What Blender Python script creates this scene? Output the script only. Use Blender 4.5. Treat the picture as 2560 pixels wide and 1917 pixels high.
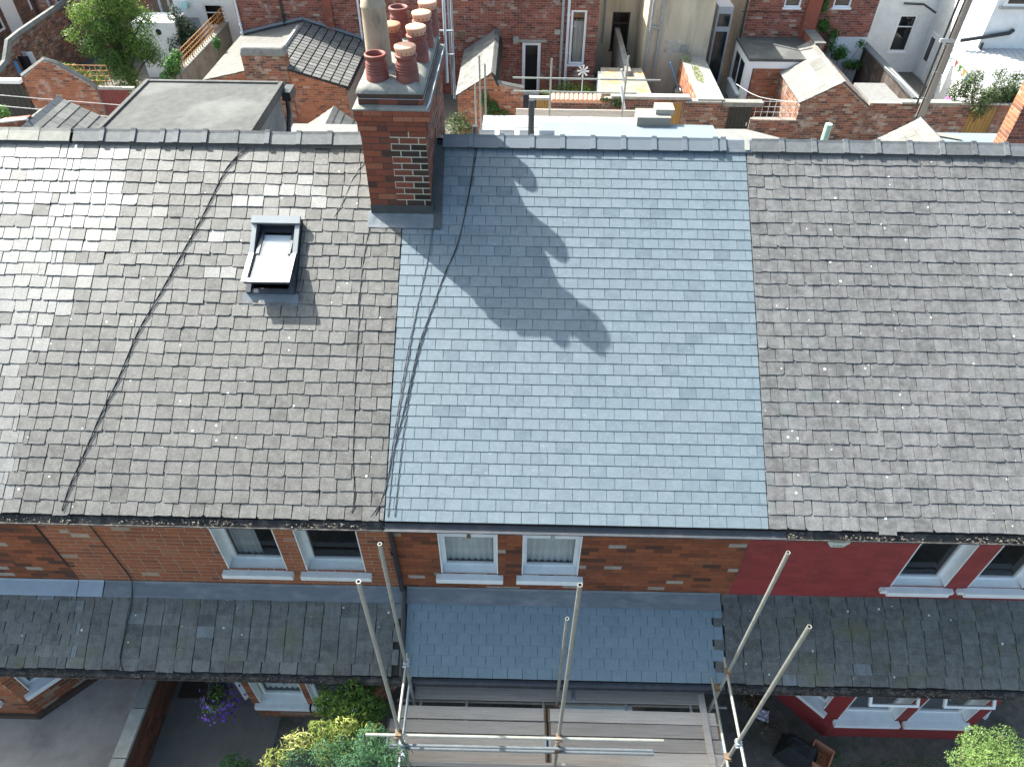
import bpy, math, random
from mathutils import Vector, Matrix, noise
for o in list(bpy.data.objects): bpy.data.objects.remove(o)
SC = bpy.context.scene
COL = SC.collection
RAD = math.radians
RN = random.Random(11)

# ------------------------------------------------------------------ camera
CAM_POS = Vector((0.0, -5.704, 13.8))
cam = bpy.data.cameras.new('camera')
cam.sensor_width = 36.0
cam.lens = 36.0 * 1777 / 2560
cam.clip_start = 0.05
cam.clip_end = 600
camo = bpy.data.objects.new('camera', cam)
CAM_ROT = Matrix(((0.9997749, -0.0189688, 0.0095069), (0.0200185, 0.694774, -0.7189495), (0.0070324, 0.718978, 0.6949973)))
camo.matrix_world = Matrix.Translation(CAM_POS) @ CAM_ROT.to_4x4()
COL.objects.link(camo)
SC.camera = camo

# ------------------------------------------------------------------ light
TO_SUN = Vector((-0.79, 0.56, 1.0)).normalized()
world = bpy.data.worlds.new('World')
SC.world = world
world.use_nodes = True
wn = world.node_tree.nodes
sky = wn.new('ShaderNodeTexSky')
sky.sky_type = 'NISHITA'
sky.sun_disc = False
sky.sun_elevation = math.asin(TO_SUN.z)
sky.sun_rotation = math.atan2(TO_SUN.x, TO_SUN.y) % (2 * math.pi)
sky.air_density = 0.8
sky.dust_density = 4.0
sky.ozone_density = 0.3
wn['Background'].inputs['Strength'].default_value = 0.15
tint = wn.new('ShaderNodeMix'); tint.data_type = 'RGBA'; tint.blend_type = 'MULTIPLY'; tint.inputs[0].default_value = 1.0
tint.inputs[7].default_value = (0.93, 1.05, 1.0, 1)
world.node_tree.links.new(sky.outputs[0], tint.inputs[6])
world.node_tree.links.new(tint.outputs[2], wn['Background'].inputs['Color'])
sun = bpy.data.lights.new('sun', 'SUN')
sun.energy = 5.0
sun.angle = RAD(0.53)
sun.color = (1.0, 0.98, 0.93)
suno = bpy.data.objects.new('sun', sun)
suno.rotation_euler = (-TO_SUN).to_track_quat('-Z', 'Y').to_euler()
suno.location = (-12, 12, 30)
COL.objects.link(suno)
SC.view_settings.view_transform = 'Standard'
SC.view_settings.look = 'None'
SC.view_settings.gamma = 1.0
SC.view_settings.use_curve_mapping = False
SC.view_settings.exposure = 1.4

# ------------------------------------------------------------------ node materials
def _mk(name):
    m = bpy.data.materials.new(name); m.use_nodes = True
    nt = m.node_tree
    return m, nt, nt.nodes, nt.links, nt.nodes['Principled BSDF']

def mathn(nt, op, a, b=None, clamp=False):
    n = nt.nodes.new('ShaderNodeMath'); n.operation = op; n.use_clamp = clamp
    for i, v in enumerate((a, b)):
        if v is None: continue
        if isinstance(v, (int, float)): n.inputs[i].default_value = v
        else: nt.links.new(v, n.inputs[i])
    return n.outputs[0]

def mixc(nt, fac, a, b, mode='MIX'):
    n = nt.nodes.new('ShaderNodeMix'); n.data_type = 'RGBA'; n.blend_type = mode
    for i, v in ((0, fac), (6, a), (7, b)):
        if isinstance(v, (int, float)): n.inputs[i].default_value = v
        elif isinstance(v, tuple): n.inputs[i].default_value = (*v[:3], 1)
        else: nt.links.new(v, n.inputs[i])
    return n.outputs[2]

def noisen(nt, vec, scale, detail=4, rough=0.55):
    n = nt.nodes.new('ShaderNodeTexNoise')
    n.inputs['Scale'].default_value = scale; n.inputs['Detail'].default_value = detail; n.inputs['Roughness'].default_value = rough
    nt.links.new(vec, n.inputs['Vector'])
    return n.outputs[0]

def rampn(nt, fac, stops, interp='LINEAR'):
    n = nt.nodes.new('ShaderNodeValToRGB'); n.color_ramp.interpolation = interp
    e = n.color_ramp.elements
    while len(e) < len(stops): e.new(0.5)
    for i, (p, c) in enumerate(stops):
        e[i].position = p
        e[i].color = (c, c, c, 1) if isinstance(c, (int, float)) else (*c, 1)
    nt.links.new(fac, n.inputs[0])
    return n.outputs[0]

def world_pos(nt, scale=(1, 1, 1), rot=(0, 0, 0)):
    g = nt.nodes.new('ShaderNodeNewGeometry')
    m = nt.nodes.new('ShaderNodeMapping'); m.inputs['Scale'].default_value = scale; m.inputs['Rotation'].default_value = rot
    nt.links.new(g.outputs['Position'], m.inputs['Vector'])
    return m.outputs[0]

def rnd_value(nt):
    # a piece's own tone: custom property on single pieces, face attribute on joined ones
    a = nt.nodes.new('ShaderNodeAttribute'); a.attribute_type = 'OBJECT'; a.attribute_name = 'tone'
    b = nt.nodes.new('ShaderNodeAttribute'); b.attribute_type = 'GEOMETRY'; b.attribute_name = 'tone'
    return mathn(nt, 'ADD', a.outputs['Fac'], b.outputs['Fac'])

def bumpn(nt, h, strength, dist=0.02):
    n = nt.nodes.new('ShaderNodeBump'); n.inputs['Strength'].default_value = strength; n.inputs['Distance'].default_value = dist
    nt.links.new(h, n.inputs['Height'])
    return n.outputs[0]

def M(name, c1, c2=None, scale=6, rough=0.8, bump=0.25, spec=0.4, metal=0.0, stain=None, stain_scale=1.2, stain_amt=0.6,
      tone=0.0, speck=None, speck_amt=0.5, stretch=(1, 1, 1), bdist=0.01, c3=None):
    """mottled two-colour surface; tone = how much each piece differs; stain / speck = weathering marks"""
    m, nt, N, L, B = _mk(name)
    c2 = c2 or tuple(v * 0.75 for v in c1)
    p = world_pos(nt, stretch)
    q = world_pos(nt)
    n1 = noisen(nt, p, scale, 6, 0.65)
    col = mixc(nt, rampn(nt, n1, [(0.3, 0.0), (0.7, 1.0)]), c1, c2)
    if stain:
        n2 = noisen(nt, p, stain_scale, 5, 0.6)
        col = mixc(nt, mathn(nt, 'MULTIPLY', rampn(nt, n2, [(0.48, 0.0), (0.68, 1.0)]), stain_amt), col, stain)
    if c3:
        n4 = noisen(nt, q, 0.7, 4, 0.6)
        col = mixc(nt, rampn(nt, n4, [(0.42, 0.0), (0.62, 1.0)]), col, c3)
    if tone:
        t = rnd_value(nt)
        f = mathn(nt, 'ADD', mathn(nt, 'MULTIPLY', t, 2 * tone), 1 - tone)
        cmb = N.new('ShaderNodeCombineColor')
        for i in range(3): L.new(f, cmb.inputs[i])
        col = mixc(nt, 1.0, col, cmb.outputs[0], 'MULTIPLY')
    if speck:
        n3 = noisen(nt, q, 45, 3, 0.7)
        col = mixc(nt, mathn(nt, 'MULTIPLY', rampn(nt, n3, [(0.62, 0.0), (0.72, 1.0)]), speck_amt), col, speck)
    L.new(col, B.inputs['Base Color'])
    B.inputs['Roughness'].default_value = rough
    B.inputs['Specular IOR Level'].default_value = spec
    B.inputs['Metallic'].default_value = metal
    if bump:
        hb = mathn(nt, 'ADD', n1, mathn(nt, 'MULTIPLY', noisen(nt, q, scale * 7, 3), 0.5))
        L.new(bumpn(nt, hb, bump, bdist), B.inputs['Normal'])
    return m

def palette_mat(name, stops, rough=0.85, grain=60, dirt=(0.05, 0.04, 0.035), dirt_amt=0.35, bump=0.3, spec=0.25, pale=None, pale_amt=0.0, dirt_scale=2.2):
    """each piece takes its own colour from a palette by its tone"""
    m, nt, N, L, B = _mk(name)
    q = world_pos(nt)
    t = rnd_value(nt)
    col = rampn(nt, t, stops)
    g = noisen(nt, q, grain, 4, 0.7)
    col = mixc(nt, rampn(nt, g, [(0.3, 0.0), (0.75, 0.45)]), col, dirt)
    d = noisen(nt, q, dirt_scale, 5, 0.65)
    col = mixc(nt, mathn(nt, 'MULTIPLY', rampn(nt, d, [(0.45, 0.0), (0.7, 1.0)]), dirt_amt), col, dirt)
    if pale:
        d2 = noisen(nt, q, dirt_scale * 1.7, 6, 0.75)
        col = mixc(nt, mathn(nt, 'MULTIPLY', rampn(nt, d2, [(0.56, 0.0), (0.66, 1.0)]), pale_amt), col, pale)
    L.new(col, B.inputs['Base Color'])
    B.inputs['Roughness'].default_value = rough
    B.inputs['Specular IOR Level'].default_value = spec
    L.new(bumpn(nt, g, bump, 0.004), B.inputs['Normal'])
    return m

def slate_mat(name, dark, light, shine=0.55, streak=0.5, lichen=0.5, blotch=(0.09, 0.085, 0.075), blotch_amt=0.5, moss=None, scuff=0.0, smooth=(0.30, 0.31, 0.31), tint=None, grain=0.55):
    """tone 0..1 dark to light weathered slate; tone above 1 is a smooth slate, with sheen painted in on the old roofs"""
    m, nt, N, L, B = _mk(name)
    q = world_pos(nt)
    t = rnd_value(nt)
    st = world_pos(nt, (9, 1.2, 1.2))
    col = rampn(nt, mathn(nt, 'MULTIPLY', t, 0.5), [(0.0, dark), (0.5, light), (0.52, smooth), (1.0, smooth)])
    if tint:
        ti = N.new('ShaderNodeMath'); ti.operation = 'FRACT'
        L.new(mathn(nt, 'MULTIPLY', t, 7.31), ti.inputs[0])
        col = mixc(nt, mathn(nt, 'MULTIPLY', ti.outputs[0], 0.55), col, tint)
    s = noisen(nt, st, 1.3, 5, 0.7)
    col = mixc(nt, mathn(nt, 'MULTIPLY', rampn(nt, s, [(0.44, 0.0), (0.66, 1.0)]), streak), col, blotch)
    b = noisen(nt, q, 1.1, 5, 0.7)
    col = mixc(nt, mathn(nt, 'MULTIPLY', rampn(nt, b, [(0.45, 0.0), (0.62, 1.0)]), blotch_amt), col, tuple(v * 1.25 for v in blotch))
    g = noisen(nt, q, 48, 6, 0.8)
    mid = noisen(nt, q, 9, 4, 0.7)
    col = mixc(nt, rampn(nt, mid, [(0.38, 0.0), (0.72, grain)]), col, tuple(min(1, v * 1.35) for v in light))
    col = mixc(nt, rampn(nt, g, [(0.40, 0.0), (0.66, grain)]), col, tuple(v * 0.55 for v in dark))
    if moss:
        mo = noisen(nt, q, 1.8, 5, 0.7)
        col = mixc(nt, mathn(nt, 'MULTIPLY', rampn(nt, mo, [(0.52, 0.0), (0.68, 1.0)]), 0.7), col, moss)
    if scuff:
        sc = noisen(nt, world_pos(nt, (6, 30, 30)), 1.6, 6, 0.8)
        col = mixc(nt, mathn(nt, 'MULTIPLY', rampn(nt, sc, [(0.60, 0.0), (0.72, 1.0)]), scuff), col, (0.42, 0.46, 0.48))
    if lichen:
        v = N.new('ShaderNodeTexVoronoi'); v.inputs['Scale'].default_value = 6.0
        L.new(q, v.inputs['Vector'])
        dn = mathn(nt, 'ADD', v.outputs['Distance'], mathn(nt, 'MULTIPLY', mathn(nt, 'SUBTRACT', noisen(nt, q, 30, 3), 0.5), 0.12))
        wc = N.new('ShaderNodeTexWhiteNoise'); L.new(v.outputs['Position'], wc.inputs['Vector'])
        size = mathn(nt, 'MULTIPLY', mathn(nt, 'POWER', wc.outputs['Value'], 2.6), 0.125)
        spot = mathn(nt, 'MULTIPLY', mathn(nt, 'GREATER_THAN', size, dn), lichen)
        big = rampn(nt, noisen(nt, world_pos(nt, (1.6, 0.8, 0.8)), 1.3, 6, 0.85), [(0.66, 0.0), (0.70, 1.0)])
        spot = mathn(nt, 'MAXIMUM', spot, mathn(nt, 'MULTIPLY', mathn(nt, 'MULTIPLY', big, rampn(nt, noisen(nt, q, 26, 4, 0.8), [(0.55, 0.0), (0.62, 1.0)])), lichen))
        col = mixc(nt, spot, col, (0.55, 0.55, 0.50))
    L.new(col, B.inputs['Base Color'])
    ro = mathn(nt, 'ADD', rampn(nt, mathn(nt, 'MULTIPLY', t, 0.5), [(0.0, shine + 0.12), (0.5, shine), (0.52, shine + .07), (1.0, shine)]), mathn(nt, 'MULTIPLY', mathn(nt, 'SUBTRACT', g, 0.5), 0.3))
    L.new(ro, B.inputs['Roughness'])
    L.new(rampn(nt, mathn(nt, 'MULTIPLY', t, 0.5), [(0.0, 0.35), (0.5, 0.5), (0.52, 0.85), (1.0, 0.85)]), B.inputs['Specular IOR Level'])
    L.new(bumpn(nt, mathn(nt, 'ADD', g, mathn(nt, 'MULTIPLY', s, 1.5)), 0.35, 0.004), B.inputs['Normal'])
    return m

def glass_mat(name, tint=(0.02, 0.025, 0.03), see=0.75, rough=0.03):
    m, nt, N, L, B = _mk(name)
    out = N['Material Output']
    tr = N.new('ShaderNodeBsdfTransparent'); tr.inputs[0].default_value = (see, see, see, 1)
    gl = N.new('ShaderNodeBsdfGlossy'); gl.inputs['Roughness'].default_value = rough
    ge = N.new('ShaderNodeNewGeometry'); dp = N.new('ShaderNodeVectorMath'); dp.operation = 'DOT_PRODUCT'
    L.new(ge.outputs['Normal'], dp.inputs[0]); L.new(ge.outputs['Incoming'], dp.inputs[1])
    k5 = mathn(nt, 'POWER', mathn(nt, 'SUBTRACT', 1.0, mathn(nt, 'ABSOLUTE', dp.outputs['Value']), True), 5.0)
    gn = mathn(nt, 'ADD', mathn(nt, 'MULTIPLY', k5, 0.92), 0.07, True)
    mx = N.new('ShaderNodeMixShader')
    L.new(gn, mx.inputs[0]); L.new(tr.outputs[0], mx.inputs[1]); L.new(gl.outputs[0], mx.inputs[2])
    L.new(mx.outputs[0], out.inputs[0])
    m.use_transparent_shadow = True
    return m

def leaf_mat(name, stops, rough=0.55, trans=0.35):
    m, nt, N, L, B = _mk(name)
    t = rnd_value(nt)
    col = rampn(nt, t, stops)
    L.new(col, B.inputs['Base Color'])
    B.inputs['Roughness'].default_value = rough
    B.inputs['Specular IOR Level'].default_value = 0.35
    tl = N.new('ShaderNodeBsdfTranslucent'); L.new(col, tl.inputs[0])
    mx = N.new('ShaderNodeMixShader'); mx.inputs[0].default_value = trans
    L.new(B.outputs[0], mx.inputs[1]); L.new(tl.outputs[0], mx.inputs[2])
    L.new(mx.outputs[0], N['Material Output'].inputs[0])
    return m

MT = {}
MT['old_slate'] = slate_mat('old_slate', (0.056, 0.054, 0.050), (0.160, 0.154, 0.143), 0.52, 0.55, 0.8, (0.085, 0.082, 0.075), 0.55, tint=(0.118, 0.113, 0.107), smooth=(0.205, 0.208, 0.206), grain=0.7)  # smooth colour made paler to paint the sheen at upper left
MT['right_slate'] = slate_mat('right_slate', (0.09, 0.089, 0.087), (0.195, 0.192, 0.187), 0.56, 0.65, 1.0, (0.06, 0.06, 0.058), 0.6, tint=(0.135, 0.124, 0.126), grain=0.6, smooth=(0.10, 0.115, 0.11))
MT['new_slate'] = slate_mat('new_slate', (0.092, 0.122, 0.145), (0.166, 0.203, 0.224), 0.42, 0.15, 0.0, (0.12, 0.165, 0.19), 0.25, scuff=0.8, grain=0.35)
MT['porch_slate'] = slate_mat('porch_slate', (0.075, 0.076, 0.072), (0.165, 0.166, 0.158), 0.6, 0.7, 0.9, (0.055, 0.056, 0.05), 0.5, moss=(0.105, 0.105, 0.055), smooth=(0.15, 0.18, 0.20))
MT['new_porch_slate'] = slate_mat('new_porch_slate', (0.125, 0.178, 0.212), (0.165, 0.222, 0.255), 0.55, 0.12, 0.0, (0.125, 0.175, 0.21), 0.2, scuff=0.5, grain=0.3)  # same slate as the new roof, colour lifted to lighten the shaded porch
MT['deck'] = M('deck', (0.035, 0.034, 0.032), rough=0.95, bump=0)  # near black, so gaps between slates look shadowed
MT['mortar'] = M('mortar', (0.34, 0.265, 0.185), (0.25, 0.19, 0.13), 14, 0.95, 0.3)
MT['dark_mortar'] = M('dark_mortar', (0.10, 0.062, 0.045), (0.06, 0.04, 0.03), 14, 0.95, 0.3)
MT['rear_mortar'] = M('rear_mortar', (0.36, 0.31, 0.26), (0.24, 0.19, 0.16), 5, 0.95, 0.2)
MT['brick_orange'] = palette_mat('brick_orange', [(0.0, (0.14, 0.055, 0.03)), (0.3, (0.30, 0.088, 0.038)), (0.75, (0.38, 0.12, 0.05)), (0.9, (0.28, 0.15, 0.08)), (1.0, (0.45, 0.36, 0.27))], 0.85, dirt_amt=0.3)
MT['brick_brown'] = palette_mat('brick_brown', [(0.0, (0.08, 0.034, 0.02)), (0.4, (0.23, 0.065, 0.026)), (0.9, (0.33, 0.098, 0.037)), (0.94, (0.25, 0.1, 0.05)), (0.96, (0.36, 0.29, 0.22)), (1.0, (0.40, 0.34, 0.28))], 0.85, dirt_amt=0.3)
MT['brick_red'] = palette_mat('brick_red', [(0.0, (0.15, 0.05, 0.04)), (0.35, (0.30, 0.085, 0.055)), (0.8, (0.38, 0.12, 0.075)), (0.92, (0.34, 0.15, 0.1)), (1.0, (0.48, 0.38, 0.32))], 0.88, 30, dirt_amt=0.35, pale=(0.5, 0.44, 0.4), pale_amt=0.5, dirt_scale=1.1)
MT['brick_yard'] = palette_mat('brick_yard', [(0.0, (0.09, 0.06, 0.05)), (0.3, (0.24, 0.1, 0.065)), (0.6, (0.36, 0.13, 0.07)), (0.85, (0.32, 0.2, 0.13)), (1.0, (0.45, 0.36, 0.28))], 0.9, 30, dirt_amt=0.5, pale=(0.5, 0.45, 0.4), pale_amt=0.6, dirt_scale=0.9)
MT['brick_lit'] = palette_mat('brick_lit', [(0.0, (0.2, 0.08, 0.05)), (0.4, (0.42, 0.14, 0.065)), (0.9, (0.5, 0.18, 0.08)), (1.0, (0.5, 0.36, 0.26))], 0.88, 30, dirt_amt=0.35, pale=(0.5, 0.42, 0.36), pale_amt=0.6, dirt_scale=0.8)  # brighter brick copy, sunlight put into its colour
MT['brick_stack'] = palette_mat('brick_stack', [(0.0, (0.02, 0.017, 0.015)), (0.25, (0.06, 0.035, 0.027)), (0.5, (0.20, 0.062, 0.038)), (0.85, (0.31, 0.08, 0.042)), (1.0, (0.40, 0.15, 0.08))], 0.85, dirt_amt=0.3)
MT['red_paint'] = M('red_paint', (0.26, 0.036, 0.036), (0.215, 0.031, 0.03), 3, 0.6, 0.12, 0.35, stain=(0.17, 0.03, 0.028), tone=0.12)
MT['white_paint'] = M('white_paint', (0.78, 0.80, 0.80), (0.68, 0.70, 0.69), 5, 0.45, 0.05, 0.45)
MT['old_white'] = M('old_white', (0.74, 0.75, 0.73), (0.62, 0.63, 0.6), 6, 0.5, 0.12, 0.4, speck=(0.06, 0.05, 0.045), speck_amt=0.55)
MT['white_render'] = M('white_render', (0.80, 0.81, 0.80), (0.66, 0.67, 0.66), 2.5, 0.8, 0.12, 0.3)
MT['cream_render'] = M('cream_render', (0.62, 0.55, 0.42), (0.50, 0.43, 0.32), 1.5, 0.88, 0.2, 0.25, stain=(0.27, 0.23, 0.18), stain_scale=0.8, stain_amt=0.7, stretch=(1.6, 1.6, 0.35))
MT['grey_render'] = M('grey_render', (0.30, 0.28, 0.25), (0.2, 0.19, 0.17), 3, 0.9, 0.3, stain=(0.12, 0.11, 0.09))
MT['upvc'] = M('upvc', (0.82, 0.83, 0.84), (0.79, 0.80, 0.81), 4, 0.28, 0, 0.5)
MT['grey_upvc'] = M('grey_upvc', (0.42, 0.45, 0.49), (0.36, 0.39, 0.43), 4, 0.35, 0, 0.5)
MT['gutter'] = M('gutter', (0.035, 0.042, 0.055), (0.05, 0.055, 0.065), 9, 0.45, 0.15, 0.5, stain=(0.10, 0.095, 0.09), stain_scale=5, stain_amt=0.5)
MT['old_gutter'] = M('old_gutter', (0.05, 0.05, 0.052), (0.03, 0.03, 0.03), 12, 0.7, 0.5, 0.3, stain=(0.16, 0.14, 0.12), stain_scale=7, stain_amt=0.8)
MT['pipe_black'] = M('pipe_black', (0.018, 0.019, 0.021), (0.03, 0.03, 0.033), 9, 0.4, 0.05, 0.5)
MT['pipe_white'] = M('pipe_white', (0.72, 0.74, 0.76), (0.6, 0.62, 0.63), 5, 0.45, 0, 0.4)
MT['pipe_grey'] = M('pipe_grey', (0.42, 0.43, 0.43), (0.3, 0.3, 0.3), 7, 0.5, 0, 0.4)
MT['lead'] = M('lead', (0.115, 0.135, 0.15), (0.155, 0.172, 0.188), 4, 0.55, 0.25, 0.4, stain=(0.25, 0.255, 0.265), stain_scale=2.2, stain_amt=0.55, stretch=(1, 3, 3))
MT['pale_lead'] = M('pale_lead', (0.24, 0.29, 0.34), (0.30, 0.35, 0.40), 4, 0.5, 0.2, 0.5)
MT['cement'] = M('cement', (0.27, 0.263, 0.235), (0.16, 0.16, 0.145), 6, 0.92, 0.6, 0.2, stain=(0.12, 0.12, 0.09), stain_scale=3, stain_amt=0.6, c3=(0.22, 0.22, 0.2))
MT['pale_cement'] = M('pale_cement', (0.40, 0.385, 0.34), (0.28, 0.27, 0.24), 5, 0.92, 0.5, 0.2)
MT['ridge_old'] = M('ridge_old', (0.13, 0.138, 0.142), (0.085, 0.09, 0.093), 9, 0.7, 0.35, 0.35, speck=(0.4, 0.4, 0.36), speck_amt=0.35, tone=0.18)
MT['ridge_pale'] = M('ridge_pale', (0.33, 0.32, 0.28), (0.22, 0.215, 0.19), 9, 0.9, 0.4, 0.25, tone=0.1)
MT['ridge_new'] = M('ridge_new', (0.105, 0.125, 0.145), (0.12, 0.14, 0.16), 5, 0.5, 0.06, 0.45, tone=0.05)
MT['terracotta'] = M('terracotta', (0.225, 0.062, 0.045), (0.17, 0.05, 0.038), 8, 0.55, 0.1, 0.45, stain=(0.10, 0.045, 0.045), stain_scale=4, stain_amt=0.5, tone=0.12)
MT['cowl_orange'] = M('cowl_orange', (0.68, 0.37, 0.24), (0.60, 0.31, 0.20), 9, 0.6, 0.05, 0.4)
MT['buff_clay'] = M('buff_clay', (0.44, 0.36, 0.26), (0.33, 0.25, 0.18), 6, 0.75, 0.15, 0.3, stain=(0.07, 0.06, 0.05), stain_scale=2.5, stain_amt=0.85, stretch=(1, 1, 0.4))
MT['orange_clay'] = M('orange_clay', (0.45, 0.21, 0.12), (0.36, 0.16, 0.09), 9, 0.7, 0.1)
MT['galv'] = M('galv', (0.31, 0.315, 0.285), (0.225, 0.23, 0.21), 10, 0.5, 0.1, 0.5, metal=0.35, stain=(0.2, 0.18, 0.14), stain_scale=6, stain_amt=0.4, tone=0.15)
MT['dark_steel'] = M('dark_steel', (0.17, 0.19, 0.20), (0.12, 0.135, 0.145), 8, 0.45, 0.05, 0.5, metal=0.4)
MT['steel'] = M('steel', (0.45, 0.48, 0.50), (0.36, 0.39, 0.41), 8, 0.4, 0.05, 0.5, metal=0.5)
MT['rust'] = M('rust', (0.22, 0.14, 0.08), (0.12, 0.08, 0.05), 20, 0.8, 0.3)
MT['board'] = M('board', (0.50, 0.43, 0.37), (0.36, 0.31, 0.265), 3, 0.85, 0.3, 0.25, stain=(0.5, 0.44, 0.39), stain_scale=2, stain_amt=0.5, stretch=(0.6, 12, 12), tone=0.32, speck=(0.08, 0.07, 0.06), speck_amt=0.6)
MT['timber'] = M('timber', (0.38, 0.21, 0.09), (0.28, 0.15, 0.065), 3, 0.7, 0.15, 0.3, stretch=(9, 9, 0.7), tone=0.2)
MT['trellis'] = M('trellis', (0.42, 0.22, 0.09), (0.32, 0.16, 0.06), 5, 0.7, 0.1, 0.3)
MT['gate_yellow'] = M('gate_yellow', (0.38, 0.22, 0.065), (0.27, 0.15, 0.045), 3, 0.65, 0.1, 0.35, stretch=(9, 9, 0.6), tone=0.15)
MT['gate_dark'] = M('gate_dark', (0.03, 0.032, 0.024), (0.02, 0.02, 0.018), 6, 0.6, 0.1, tone=0.2)
MT['gate_red'] = M('gate_red', (0.22, 0.05, 0.04), (0.17, 0.04, 0.035), 6, 0.65, 0.1, tone=0.15)
MT['felt'] = M('felt', (0.105, 0.105, 0.10), (0.072, 0.072, 0.069), 7, 0.92, 0.35, 0.25, stain=(0.17, 0.17, 0.16), stain_scale=1.1, stain_amt=0.6, speck=(0.22, 0.22, 0.21), speck_amt=0.5, bdist=0.01)
MT['pale_felt'] = M('pale_felt', (0.22, 0.217, 0.205), (0.17, 0.167, 0.158), 6, 0.92, 0.3, 0.25, speck=(0.11, 0.11, 0.105), speck_amt=0.5)
MT['white_roof'] = M('white_roof', (0.40, 0.41, 0.42), (0.33, 0.34, 0.35), 2, 0.6, 0.05, 0.35, stretch=(0.4, 3, 3))
MT['blue_roof'] = M('blue_roof', (0.19, 0.225, 0.245), (0.16, 0.19, 0.21), 2, 0.6, 0.1, 0.35)
MT['concrete_tile'] = M('concrete_tile', (0.165, 0.162, 0.152), (0.12, 0.118, 0.112), 6, 0.85, 0.2, 0.25, tone=0.22)
MT['pale_tile'] = M('pale_tile', (0.215, 0.207, 0.19), (0.155, 0.15, 0.138), 6, 0.88, 0.25, 0.25, tone=0.18, stain=(0.11, 0.105, 0.095), stain_scale=2, stain_amt=0.5)
MT['concrete'] = M('concrete', (0.38, 0.335, 0.295), (0.29, 0.258, 0.228), 3, 0.9, 0.35, 0.25, stain=(0.15, 0.138, 0.125), stain_scale=0.8, stain_amt=0.75, speck=(0.16, 0.145, 0.13), speck_amt=0.6)
MT['dark_path'] = M('dark_path', (0.15, 0.14, 0.122), (0.105, 0.098, 0.086), 4, 0.9, 0.35, 0.25, stain=(0.14, 0.135, 0.13), stain_scale=1.5, stain_amt=0.5)
MT['soil'] = M('soil', (0.13, 0.118, 0.10), (0.07, 0.066, 0.058), 7, 0.95, 0.9, 0.2, stain=(0.04, 0.05, 0.028), stain_scale=2, stain_amt=0.7, speck=(0.2, 0.18, 0.15), speck_amt=0.4, bdist=0.03)
MT['ground'] = M('ground', (0.13, 0.125, 0.115), (0.085, 0.08, 0.075), 1.5, 0.95, 0.3)
MT['tarmac'] = M('tarmac', (0.085, 0.085, 0.086), (0.07, 0.07, 0.071), 5, 0.9, 0.3)
MT['dark_room'] = M('dark_room', (0.03, 0.03, 0.03), rough=0.95, bump=0)
MT['net'] = M('net', (0.78, 0.80, 0.75), (0.6, 0.63, 0.6), 4, 0.9, 0.0, 0.2, stretch=(5, 1, 0.5))
MT['curtain'] = M('curtain', (0.46, 0.48, 0.46), (0.3, 0.32, 0.32), 4, 0.9, 0.0, 0.2, stretch=(9, 9, 0.2))
MT['glass'] = glass_mat('glass')
MT['sky_glass'] = glass_mat('sky_glass', see=0.93, rough=0.08)
MT['pane_reflection'] = M('pane_reflection', (0.75, 0.78, 0.80), (0.72, 0.75, 0.77), 3, 0.7, 0)  # pale colour standing in for bright sky mirrored in the pane
MT['cable'] = M('cable', (0.02, 0.02, 0.022), (0.03, 0.03, 0.03), 9, 0.6, 0)
MT['grey_cable'] = M('grey_cable', (0.14, 0.14, 0.15), (0.1, 0.1, 0.1), 9, 0.6, 0)
MT['wire'] = M('wire', (0.62, 0.62, 0.6), (0.5, 0.5, 0.5), 9, 0.5, 0)
MT['bark'] = M('bark', (0.13, 0.1, 0.075), (0.07, 0.055, 0.04), 8, 0.9, 0.5, stretch=(3, 3, 0.6))
MT['pole_wood'] = M('pole_wood', (0.20, 0.185, 0.155), (0.28, 0.26, 0.23), 4, 0.75, 0.2, 0.3, stretch=(6, 6, 0.5))
MT['bin_black'] = M('bin_black', (0.022, 0.024, 0.024), (0.03, 0.031, 0.03), 5, 0.45, 0.03)
MT['bin_brown'] = M('bin_brown', (0.04, 0.03, 0.024), (0.03, 0.024, 0.02), 5, 0.5, 0.03)
MT['black_cloth'] = M('black_cloth', (0.012, 0.013, 0.014), (0.018, 0.018, 0.02), 6, 0.85, 0.4)
MT['clay_box'] = M('clay_box', (0.40, 0.18, 0.10), (0.33, 0.15, 0.085), 6, 0.8, 0.1)
MT['paper'] = M('paper', (0.6, 0.58, 0.62), (0.3, 0.28, 0.34), 22, 0.7, 0.1)
MT['blue_cloth'] = M('blue_cloth', (0.13, 0.33, 0.62), (0.1, 0.28, 0.55), 5, 0.9, 0)
MT['pink'] = M('pink', (0.75, 0.12, 0.55), (0.65, 0.1, 0.5), 5, 0.6, 0)
MT['alarm_cover'] = M('alarm_cover', (0.55, 0.58, 0.50), (0.48, 0.52, 0.46), 6, 0.5, 0.02)
MT['alarm_text'] = M('alarm_text', (0.10, 0.12, 0.12), (0.09, 0.1, 0.1), 5, 0.6, 0)
MT['leaf_tree'] = leaf_mat('leaf_tree', [(0.0, (0.025, 0.065, 0.016)), (0.4, (0.075, 0.16, 0.03)), (0.75, (0.17, 0.27, 0.05)), (1.0, (0.32, 0.40, 0.09))], 0.5, 0.45)
MT['leaf_dark'] = leaf_mat('leaf_dark', [(0.0, (0.008, 0.022, 0.009)), (0.6, (0.02, 0.055, 0.02)), (1.0, (0.04, 0.09, 0.03))], 0.45, 0.2)
MT['leaf_bright'] = leaf_mat('leaf_bright', [(0.0, (0.03, 0.09, 0.02)), (0.6, (0.08, 0.2, 0.04)), (1.0, (0.16, 0.32, 0.07))])
MT['leaf_yellow'] = leaf_mat('leaf_yellow', [(0.0, (0.05, 0.11, 0.02)), (0.4, (0.20, 0.27, 0.05)), (0.7, (0.45, 0.45, 0.12)), (1.0, (0.62, 0.58, 0.28))])
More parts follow.
